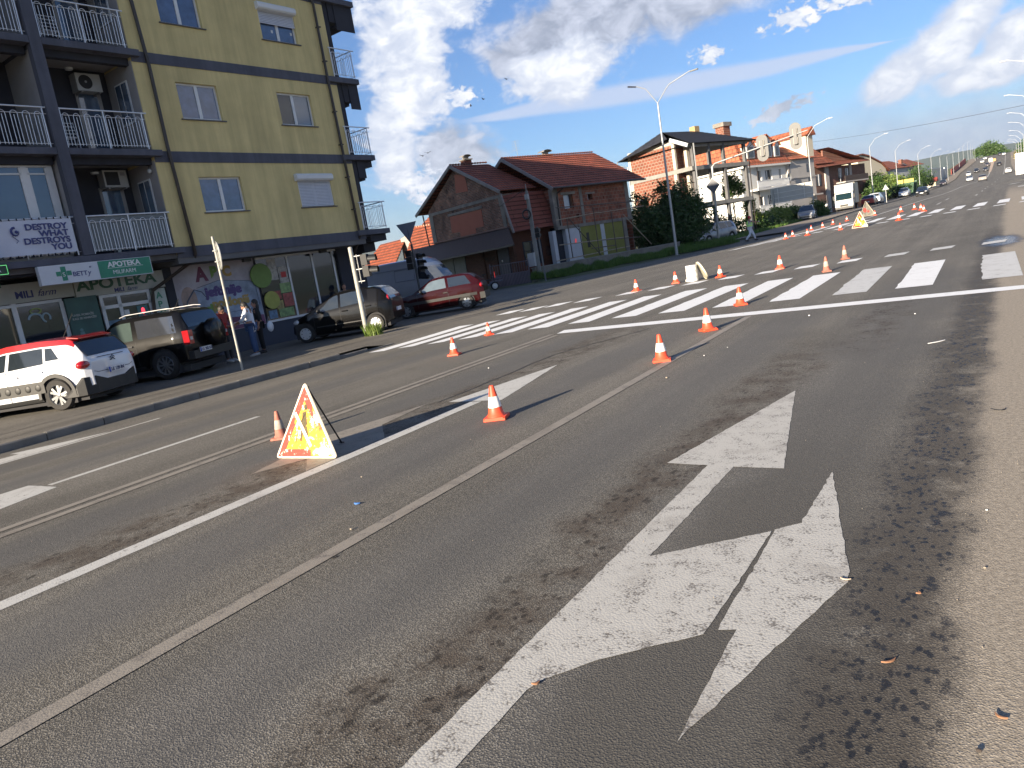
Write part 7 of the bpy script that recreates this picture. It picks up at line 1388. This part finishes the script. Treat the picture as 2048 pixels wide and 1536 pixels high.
b=MB(); b.box(-10,-4.2,0,0,7.4,8.35); b.box(-9,7.42,0,-.5,15,8.4); b.obj('wall',M('pale_blue_render',(.36,.38,.42)),h6); b=MB(); b.box(-.48,7.9,1,-.2,15.0,8.3); b.obj('cream_wing',CRM,h6)
b=MB(); rows_(b,(.6,-5,8.3),(.6,7.8,8.3),(-4,4,10.8),(-4,-1.5,10.9),6,.05); rows_(b,(-9,-5,8.3),(.6,-5,8.3),(-4,-1.5,10.9),(-4,-1.5,10.9),6,.05); rows_(b,(.4,7.6,8.4),(.4,15.6,8.6),(-4,14.8,10.8),(-4,8.6,10.6),6,.05); b.obj('roof',RT4,h6)
b=MB(); b.box(-.5,1.5,9.4,.3,2.6,10.5); b.obj('chimney',NEWBX,h6)
for s0 in (-2,.3,2.4,9.8,12.5): b=MB(); b.box(.0,s0,4,.05,s0+1.0,6.4); b.obj('window',MATS['dark_house_glass'],h6)
h7=thing('warehouse','long low white warehouse below the ramp, beyond the last houses','building',(-22.5,353.3,0),R(-10)); b=MB(); b.box(-40,-30,0,0,17,9.2); b.obj('wall',M('warehouse_cream',(.62,.60,.50),.8,var=.04),h7); b=MB(); b.box(-40,-30,9.2,.2,17.2,9.5); b.obj('roof_edge',PVC,h7)
for s0 in (17.3,22,28): b=MB(); b.box(-9,s0,0,-1,s0+3.6,9.6); b.obj('bay',M('warehouse_grey',(.45,.46,.45)),h7)
t=thing('noise_barrier','long red noise barrier climbing beside the ramp','barrier'); NB=M('red_barrier',(.36,.06,.04),.7,var=.1,sc=.5)
for i in range(14):
    y0=400+i*6; x0=-17.3+i*.24; z0=zb(x0,y0)-1; z1=zb(x0,y0+6)-1; b=MB(); b.hexa([(x0,y0,z0),(x0+.2,y0,z0),(x0+.44,y0+5.9,z1),(x0+.24,y0+5.9,z1),(x0,y0,z0+3.4),(x0+.2,y0,z0+3.4),(x0+.44,y0+5.9,z1+3.4),(x0+.24,y0+5.9,z1+3.4)]); b.obj('panel',NB,t)
t=thing('red_shed','small red-roofed shed between the hedge tree and the ramp','building',(-17.6,300,1.6)); b=MB(); b.box(-3,0,0,0,8,2.2); b.obj('wall',CRM,t); b=MB(); b.prism([(.4,-1,2.2),(.4,9,2.2),(.4,4,3.6)],(-4,0,0)); b.obj('roof',NB,t)
for x,y,lb in ((-15.6,176,'green wheeled bin with a yellow lid beside the dark saloon'),(-15.4,180.5,'second green bin behind the yellow-lidded one')):
    t=thing('waste_container',lb,'bin',(x,y,zb(x,y)+.1)); b=MB(); b.hexa([(-1.2,-.6,.2),(1.2,-.6,.2),(1.2,.6,.2),(-1.2,.6,.2),(-1.5,-.8,2.6),(1.5,-.8,2.6),(1.5,.8,2.6),(-1.5,.8,2.6)]); b.obj('body',M('bin_green',(.015,.07,.025),.5),t); b=MB(); b.box(-1.5,-.8,2.62,1.5,.8,3.3) if y<178 else b.box(-1.5,-.8,2.62,1.5,.8,2.8); b.obj('lid',M('bin_yellow',(.42,.34,.03),.5) if y<178 else M('bin_green',(.015,.07,.025)),t)
t=thing('barrier_block','white and orange crash barrier blocks at the head of the median','barrier',(-1.9,452,zb(-2,452))); b=MB(); b.box(-1.3,0,0,.2,3,1.8); b.obj('white_block',LW,t); b=MB(); b.box(.25,.5,0,1.6,3,1.3); b.obj('orange_block',M('barrier_orange',(.5,.25,.08)),t)
t=thing('guard_rail','pale guard rail along the top of the ramp on the left','barrier'); b=MB(); b.tube([(-9.6,486,zb(-9,486)+1.1),(-8.2,520,zb(-8,520)+1.1),(-7,560,zb(-7,560)+1.1)],.12,5); b.obj('rail',GALV,t)
for i in range(4): b=MB(); y=488+i*20; b.tube([(-9.5+i*.8,y,zb(-9,y)),(-9.5+i*.8,y,zb(-9,y)+1.1)],.1,5); b.obj('post',GALV,t)
t=thing('utility_cabinet','grey utility cabinet on the pavement behind the third street lamp','cabinet',(-15.9,141,zb(-16,141)+.1)); b=MB(); b.box(-.4,-.3,0,.4,.3,1.7); b.obj('casing',GALV,t)
# ================================================================ VEGETATION
def leafmat(name,c1,c2):
    if name in MATS: return MATS[name]
    m,t,b=ntree(name); N=t.nodes.new; L=t.links.new; g=N('ShaderNodeNewGeometry'); r=N('ShaderNodeMix'); r.data_type='RGBA'
    L(g.outputs['Random Per Island'],r.inputs[0]); r.inputs[6].default_value=(*c1,1); r.inputs[7].default_value=(*c2,1); L(r.outputs[2],b.inputs['Base Color']); b.inputs['Roughness'].default_value=.55
    tr=N('ShaderNodeBsdfTranslucent'); L(r.outputs[2],tr.inputs[0]); ms=N('ShaderNodeMixShader'); ms.inputs[0].default_value=.3; L(b.outputs[0],ms.inputs[1]); L(tr.outputs[0],ms.inputs[2]); L(ms.outputs[0],t.nodes['Material Output'].inputs[0]); MATS[name]=m; return m
LD=leafmat('dark_leaf',(.018,.050,.013),(.05,.105,.028)); LMd=leafmat('mid_leaf',(.035,.085,.018),(.085,.15,.035)); LL=leafmat('light_leaf',(.09,.16,.03),(.20,.26,.06)); LG=leafmat('grass_blade',(.05,.12,.022),(.14,.23,.05)); LDry=leafmat('dry_leaf',(.18,.15,.05),(.30,.26,.10))
BARK=M('bark',(.05,.04,.03),.9,var=.3)
def foliage(blobs,n,size,mat,parent,name='crown',seed=1,flat=.8):
    rn=random.Random(seed); V=[];Fc=[]; tot=sum(b[3]*b[4]*b[5] for b in blobs)
    for bx in blobs:
        k=int(n*bx[3]*bx[4]*bx[5]/tot); ncl=max(5,k//22); cl=[]
        for _ in range(ncl):
            d=Vector((rn.gauss(0,1),rn.gauss(0,1),rn.gauss(0,1))).normalized()*(rn.random()**.33)*rn.uniform(.75,1.08); cl.append(Vector((bx[0]+d.x*bx[3],bx[1]+d.y*bx[4],bx[2]+d.z*bx[5])))
        for _ in range(k):
            c_=rn.choice(cl); r_=min(bx[3],bx[5])*.24; p=c_+Vector((rn.gauss(0,r_),rn.gauss(0,r_),rn.gauss(0,r_*.8))); a=Vector((rn.gauss(0,1),rn.gauss(0,1),rn.gauss(0,.6))).normalized(); bb=a.cross(Vector((rn.gauss(0,1),rn.gauss(0,1),rn.gauss(0,1)))).normalized(); s_=size*rn.uniform(.6,1.4)
            i=len(V); V+=[tuple(p-a*s_),tuple(p+bb*s_*.45),tuple(p+a*s_),tuple(p-bb*s_*.45)]; Fc.append((i,i+1,i+2,i+3))
    me=D.meshes.new(name); me.from_pydata(V,[],Fc); me.materials.append(mat); return mobj(name,me,parent,kind='stuff')
def tree(lb,loc,blobs,n,size,mat,trunk=(.12,2.5),seed=1,name='tree',cat='tree',group=None):
    t=thing(name,lb,cat,loc,0,group); foliage(blobs,n,size,mat,t,'crown',seed)
    if trunk:
        b=MB(); h_=trunk[1]; b.tube([(0,0,-.2),(.05,0,h_*.5),(0,.05,h_)],[trunk[0],trunk[0]*.8,trunk[0]*.5],8)
        for bx in blobs[:5]: b.tube([(0,.02,h_*.6),((bx[0])*.5,bx[1]*.5,(h_*.6+bx[2])*.5+.2),(bx[0],bx[1],bx[2])],[trunk[0]*.45,trunk[0]*.3,.02],5)
        b.obj('trunk',BARK,t)
    return t
# dark spreading tree between the brick house and the unfinished one (local origin in world metres)
tree('large dark green tree between the brick house and the unfinished house',(-20.6,54.6,0),[(0,0,2.2,2.3,2.4,1.9),(.6,1.6,2.6,1.6,1.6,1.6),(-.8,-2.2,2.4,1.4,1.6,1.5),(-1.4,-1.2,3.6,1.0,1.1,.9),(.4,.6,4.0,1.6,1.5,1.2),(1.7,1.0,2.2,1.2,1.5,1.3),(-.3,0,5.0,.7,.8,.6),(1.8,1.6,3.4,.8,.8,.7),(-1.8,-1.6,1.5,1.2,1.2,1.2),(.5,-.5,1.0,2.4,2.4,1.0),(-1.8,-1.8,4.6,.45,.45,.5)],24000,.115,LD,(.2,3),3)
tree('young leafy tree in front of the unfinished house columns',(-20.6,71.5,0),[(0,0,5.1,.8,.8,1.2),(.5,.3,4.5,.7,.7,.8),(-.4,0,4.2,.6,.6,.8)],2600,.12,LMd,(.08,4.2),5)
tree('pale green sapling beside the unfinished house',(-19.7,73.5,.2),[(0,0,2.6,.7,.7,.8),(.2,.2,1.5,.9,.9,.7),(0,0,3.2,.4,.4,.4)],1800,.12,LL,(.06,2.2),6)
tree('dark shrub behind the silver people carrier',(-21.3,68.5,0),[(0,0,1.2,2.0,1.6,1.2),(1.4,1.2,1.0,1.2,1.2,.9)],5000,.10,LD,None,7,name='shrub',cat='shrub')
tree('low dark weeds and brambles right behind the walking worker',(-19.3,74.5,.1),[(0,0,.8,1.0,2.5,.9),(.4,3,.7,1.0,2.2,.7)],4200,.11,LD,None,8,name='shrub',cat='shrub')
tree('sunlit yellow-green shrub left of the big sign post',(-19.9,84.5,.3),[(0,0,1.0,1.3,3.0,1.1),(-.7,-3,.8,1.0,1.5,.9)],5000,.13,LL,None,9,name='shrub',cat='shrub')
tree('green shrub right of the big sign post',(-19.6,91.5,.35),[(0,0,.9,1.2,3.0,1.0)],4200,.13,LMd,None,10,name='shrub',cat='shrub')
tree('low dry weeds at the verge edge below the big sign',(-18.9,80.5,.1),[(0,0,.35,.8,4.5,.5)],2600,.10,LDry,None,11,name='shrub',cat='shrub')
tree('round green bush at the foot of the second street lamp',(-17.6,94.0,.4),[(0,0,.9,1.0,1.2,1.1),(.3,.2,.5,1.1,1.2,.6)],3200,.13,LMd,None,12,name='shrub',cat='shrub')
for i,(x,y,h_,w_,mt_,lb) in enumerate([(-18.0,147,4.2,2.5,LMd,'green garden tree left of the hedge behind the pale lamp'),(-18.2,156,5.2,2.6,LL,'tall light green garden tree by the cream gable'),(-18.2,178,5.0,3.0,LL,'bright green round tree in front of the pale house'),(-17.4,188,3.6,3.2,LMd,'green hedge tree right of the bright round tree'),(-17.0,168,2.6,4.0,LD,'dark hedge along the pavement under the garden trees'),(-17.2,198,2.8,3.5,LD,'dark hedge continuing beyond the bins'),(-19.2,238,7.2,5.5,LMd,'broad round tree before the white warehouse'),(-18.5,258,4.2,4,LD,'dark shrubs beneath the broad round tree')]):
    z=zb(x,y); tree(lb,(x,y,z),[(0,0,h_*.62,w_*.8,w_,h_*.4),(.4,w_*.5,h_*.45,w_*.7,w_*.7,h_*.35),(-.3,-w_*.5,h_*.4,w_*.7,w_*.7,h_*.35)],4200,.22,mt_,(.15,h_*.5),20+i)
tree('large dark tree on the left at the crest of the ramp',(-3.6,620,zb(0,600)-2),[(0,0,7.2,7,5,5),(-5,0,5.6,4.5,4,4),(5,0,5.2,4,4,3.6),(8,0,3.5,3.2,3,2.8)],7000,.6,LMd,(.6,6),40)
tree('green trees at the right edge beside the far lamps',(10.2,330,zb(6,330)),[(0,0,7,3.5,4,4),(2,3,5,4,4,4)],4000,.4,LMd,(.3,5),41)
tree('rusty low shrubs right of the ramp crest',(9.6,430,zb(6,430)),[(0,0,2,3,5,2.4)],1600,.4,LDry,None,42,name='shrub',cat='shrub')
# grass verge: thousands of blades on a low bank
def blades(name,n,fn,h0,h1_,mat,seed,kind='stuff',par=None,w=.012):
    rn=random.Random(seed); V=[];Fc=[]
    for _ in range(n):
        x,y,z,k=fn(rn); a=rn.uniform(0,2*PI); h_=rn.uniform(h0,h1_)*k; l=rn.uniform(.1,.6)*h_; dx,dy=math.cos(a),math.sin(a); i=len(V)
        V+=[(x-dy*w,y+dx*w,z),(x+dy*w,y-dx*w,z),(x+dx*l*.4+dy*w*.8,y+dy*l*.4-dx*w*.8,z+h_*.6),(x+dx*l*.4-dy*w*.8,y+dy*l*.4+dx*w*.8,z+h_*.6),(x+dx*l,y+dy*l,z+h_)]; Fc+=[(i,i+1,i+2,i+3),(i+3,i+2,i+4)]
    me=D.meshes.new(name); me.from_pydata(V,[],Fc); me.materials.append(mat); return mobj(name,me,par,kind=kind)
Tv=Vector((math.sin(R(20)),math.cos(R(20)),0)); Nv=Vector((math.cos(R(20)),-math.sin(R(20)),0)); Ov=Vector((-24.41,43.46,0))
def bank(rn):
    s_=rn.uniform(-4.6,14.5); e=3.75+.45*noise.noise((s_*.6,0,0))-max(0,-3.2-s_)*.5; lo=2.45 if s_<9.5 else 1.6; d_=rn.uniform(lo,e); p=Ov+Tv*s_+Nv*d_; k=.55+.9*max(0,noise.noise((p.x*1.2,p.y*1.2,0))+.35); return p.x,p.y,.05+.22*(1-(d_-2.4)/1.6),k
g_=blades('grass_verge',26000,bank,.16,.42,LG,5)
b=MB(); n_=28
for i in range(n_):
    for j in range(4):
        P=[]
        for u,v in ((i,j),(i+1,j),(i+1,j+1),(i,j+1)): s_=-4.6+19.1*u/n_; d_=2.43+1.45*v/4 if s_<9.5 else 1.5+2.3*v/4; p=Ov+Tv*s_+Nv*d_; P.append((p.x,p.y,.24*(1-v/4)+.006))
        b.quad(*P)
b.obj('verge_bank',M('verge_soil',(.04,.06,.02),.95,var=.3,sc=3),kind='structure')
def tuft(rn):
    a=rn.uniform(0,2*PI); r_=rn.random()**.7*.26; return -16.22+r_*math.cos(a)*1.2,16.85+r_*math.sin(a),0,1-.5*r_
o=blades('grass_tuft',420,tuft,.18,.48,LL,6,kind=None,w=.011); tag(o,'tuft of yellow-green grass at the foot of the pale signal pole','grass')
def vg(rn): s_=rn.uniform(62,100); x=-17.6-rn.random()*2.4+ (0 if s_<86 else -.6); return x,s_,zb(x,s_)+.02,1.
blades('far_verge_grass',9000,vg,.15,.45,LG,7,w=.03)
# ================================================================ LITTER, BIRDS, HILLS
CHIP=M('wood_chip',(.26,.13,.07),.8,var=.2,sc=30)
def chip(x,y,l,w,rz,lb,mat=CHIP,name='wood_chip',cat='litter',z=0,hh=.006,bend=.01):
    b=MB(); N_=6
    P=[]; Q=[]
    for k in range(N_+1): u=k/N_*2-1; ww=w*math.sqrt(max(.06,1-u*u)); P.append((u*l,ww+bend*u*u,0)); Q.append((u*l,-ww+bend*u*u,0))
    b.prism(P+Q[::-1],(0,0,hh)); o=b.obj(name,mat,None,loc=(x,y,zg(x,y)+.006+z)); o.rotation_euler=(.05,.03,rz); return tag(o,lb,cat)
chip(-1.55,2.11,.017,.0045,.9,'curled brown wood chip beside the big arrow stem'); chip(-.34,3.16,.010,.005,1.2,'small orange chip on the oily strip right of the arrowhead'); chip(-.07,2.40,.019,.003,-.5,'long brown chip near the lower right corner')
chip(-.39,2.62,.03,.003,.8,'thin dark twig curve left of the long brown chip')
chip(-4.09,3.72,.025,.007,.3,'crumpled scrap of blue paper in the middle lane',M('blue_paper',(.05,.16,.45),.7),'paper_scrap',hh=.01); chip(-.63,3.22,.022,.002,.0,'pale stick lying across the corner of the turn arrowhead',M('pale_stick',(.4,.33,.26)),'twig')
chip(-.61,8.95,.12,.008,.9,'thin white strip on the asphalt before the stop line',LW,'paint_strip'); chip(-.05,6.05,.05,.004,.4,'dark bent wire on the dusty gutter',BMT,'wire',bend=.05)
PEB=M('pebble',(.28,.24,.19),.9,var=.3,sc=10); PEBD=M('dark_pebble',(.05,.04,.035),.9)
for x,y,r_,lb,mt_ in ((-3.72,3.29,.014,'pale pebble casting a long shadow in the middle lane',PEB),(-3.21,7.81,.018,'pale pebble right of the nearest cone',PEB),(-.12,2.22,.012,'dark clod at the bottom right',PEBD),(-3.2,9.1,.012,'small white stone right of the second cone',LW),(-.12,4.12,.008,'tiny white grit on the tan gutter',LW),(-.12,3.45,.009,'small stone on the tan gutter right of the wood chip',PEB),(-3.05,9.6,.01,'grit speck right of the lane line',LW),(-4.6,4.3,.012,'pale fleck near the white lane stem',PEB),(-2.5,12.0,.02,'white fleck in front of the stop line',LW),(-1.0,11.2,.014,'white grit before the stop line on the right',LW),(-6.7,9.3,.015,'white speck left of the white arrow tip',LW)):
    b=MB(); r_*=.62; b.ball((0,0,r_*.6),r_,8,(1.2,.9,.75)); o=b.obj('pebble',mt_,None,loc=(x,y,zg(x,y)+.004)); tag(o,lb,'stone')
rn=random.Random(3); b=MB()
for _ in range(420):
    x=rn.choice((rn.uniform(-.25,.9),rn.uniform(-8,0))); y=rn.uniform(1.6,16) if x>-.3 else rn.uniform(2,14); r_=rn.uniform(.0015,.0035); b.ball((x,y,zg(x,y)+.006),r_,5)
b.obj('grit',PEB,None,kind='stuff')
BRD=M('bird_black',(.02,.02,.022),.9)
for i,(u,e_,dist,lb) in enumerate(((-32.8,11.55,120,'dark bird gliding left of the long cloud, higher of two'),(-33.8,11.25,125,'second dark bird just below the gliding one'),(-37.5,8.55,110,'bird low over the red-roofed house, right one'),(-37.9,8.4,108,'bird low over the red-roofed house, left one'),(-30.9,12.6,130,'small bird below the grey cloud'))):
    t=thing('bird',lb,'bird',(dist*math.sin(R(u)),dist*math.cos(R(u)),1.6+dist*math.tan(R(e_))),random.uniform(0,3),'birds in the sky'); b=MB(); b.ball((0,0,0),.09,8,(2.2,.8,.8)); b.obj('body',BRD,t)
    for s_ in (1,-1): b=MB(); b.hexa([(-.1,0,0),(.12,0,0),(.05,s_*.5,.16),(-.06,s_*.5,.16),(-.1,0,.02),(.12,0,.02),(.05,s_*.5,.175),(-.06,s_*.5,.175)]); b.obj('wing',BRD,t)
def ridge(name,dist,a0,a1,fn,mat,depth=900):
    b=MB(); n_=160; rows=[]
    for i in range(n_+1):
        a=a0+(a1-a0)*i/n_; e_=fn(a); row=[]
        for k,(dd,hf) in enumerate(((-depth,-.02),(-depth*.5,.55),(0,1),(depth*.7,.7))):
            d_=dist+dd; h_=d_*math.tan(R(e_))*hf*(1+.12*noise.noise((a*.6,k*3,1))*(1 if k in(1,) else 0)); row.append((d_*math.sin(R(a)),d_*math.cos(R(a)),h_+1.6 if k else -5))
        rows.append(row)
    for i in range(n_):
        for k in range(3): b.quad(rows[i][k],rows[i+1][k],rows[i+1][k+1],rows[i][k+1])
    b.keep=1; b.obj(name,mat,kind='structure',smooth=80)
HM=M('hill_woods',(.035,.075,.03),.95,var=.5,sc=.004); HM2=M('far_hill_woods',(.035,.06,.04),.95,var=.3,sc=.002)
ridge('hills',3600,-75,75,lambda a:1.15+.25*noise.noise((a*.08,0,0))+.12*noise.noise((a*.35,3,0)),HM,1500)
ridge('far_hills',5600,-75,75,lambda a:1.95+.35*noise.noise((a*.06+3,5,0))+.08*noise.noise((a*.4,9,0))-.25*sst(-2,3,a)+.1,HM2,1200)
# ================================================================ AIR
hz=D.materials.new('air'); hz.use_nodes=True; nt=hz.node_tree; nt.nodes.clear(); pv=nt.nodes.new('ShaderNodeVolumePrincipled'); pv.inputs['Color'].default_value=(.78,.87,1,1); pv.inputs['Density'].default_value=HAZE_D; pv.inputs['Anisotropy'].default_value=.2
oo=nt.nodes.new('ShaderNodeOutputMaterial'); nt.links.new(pv.outputs[0],oo.inputs['Volume'])
if HAZE_D>0: b=MB(); b.box(-7500,-1000,-8,7500,7500,420); b.obj('haze',hz,None,kind='stuff')
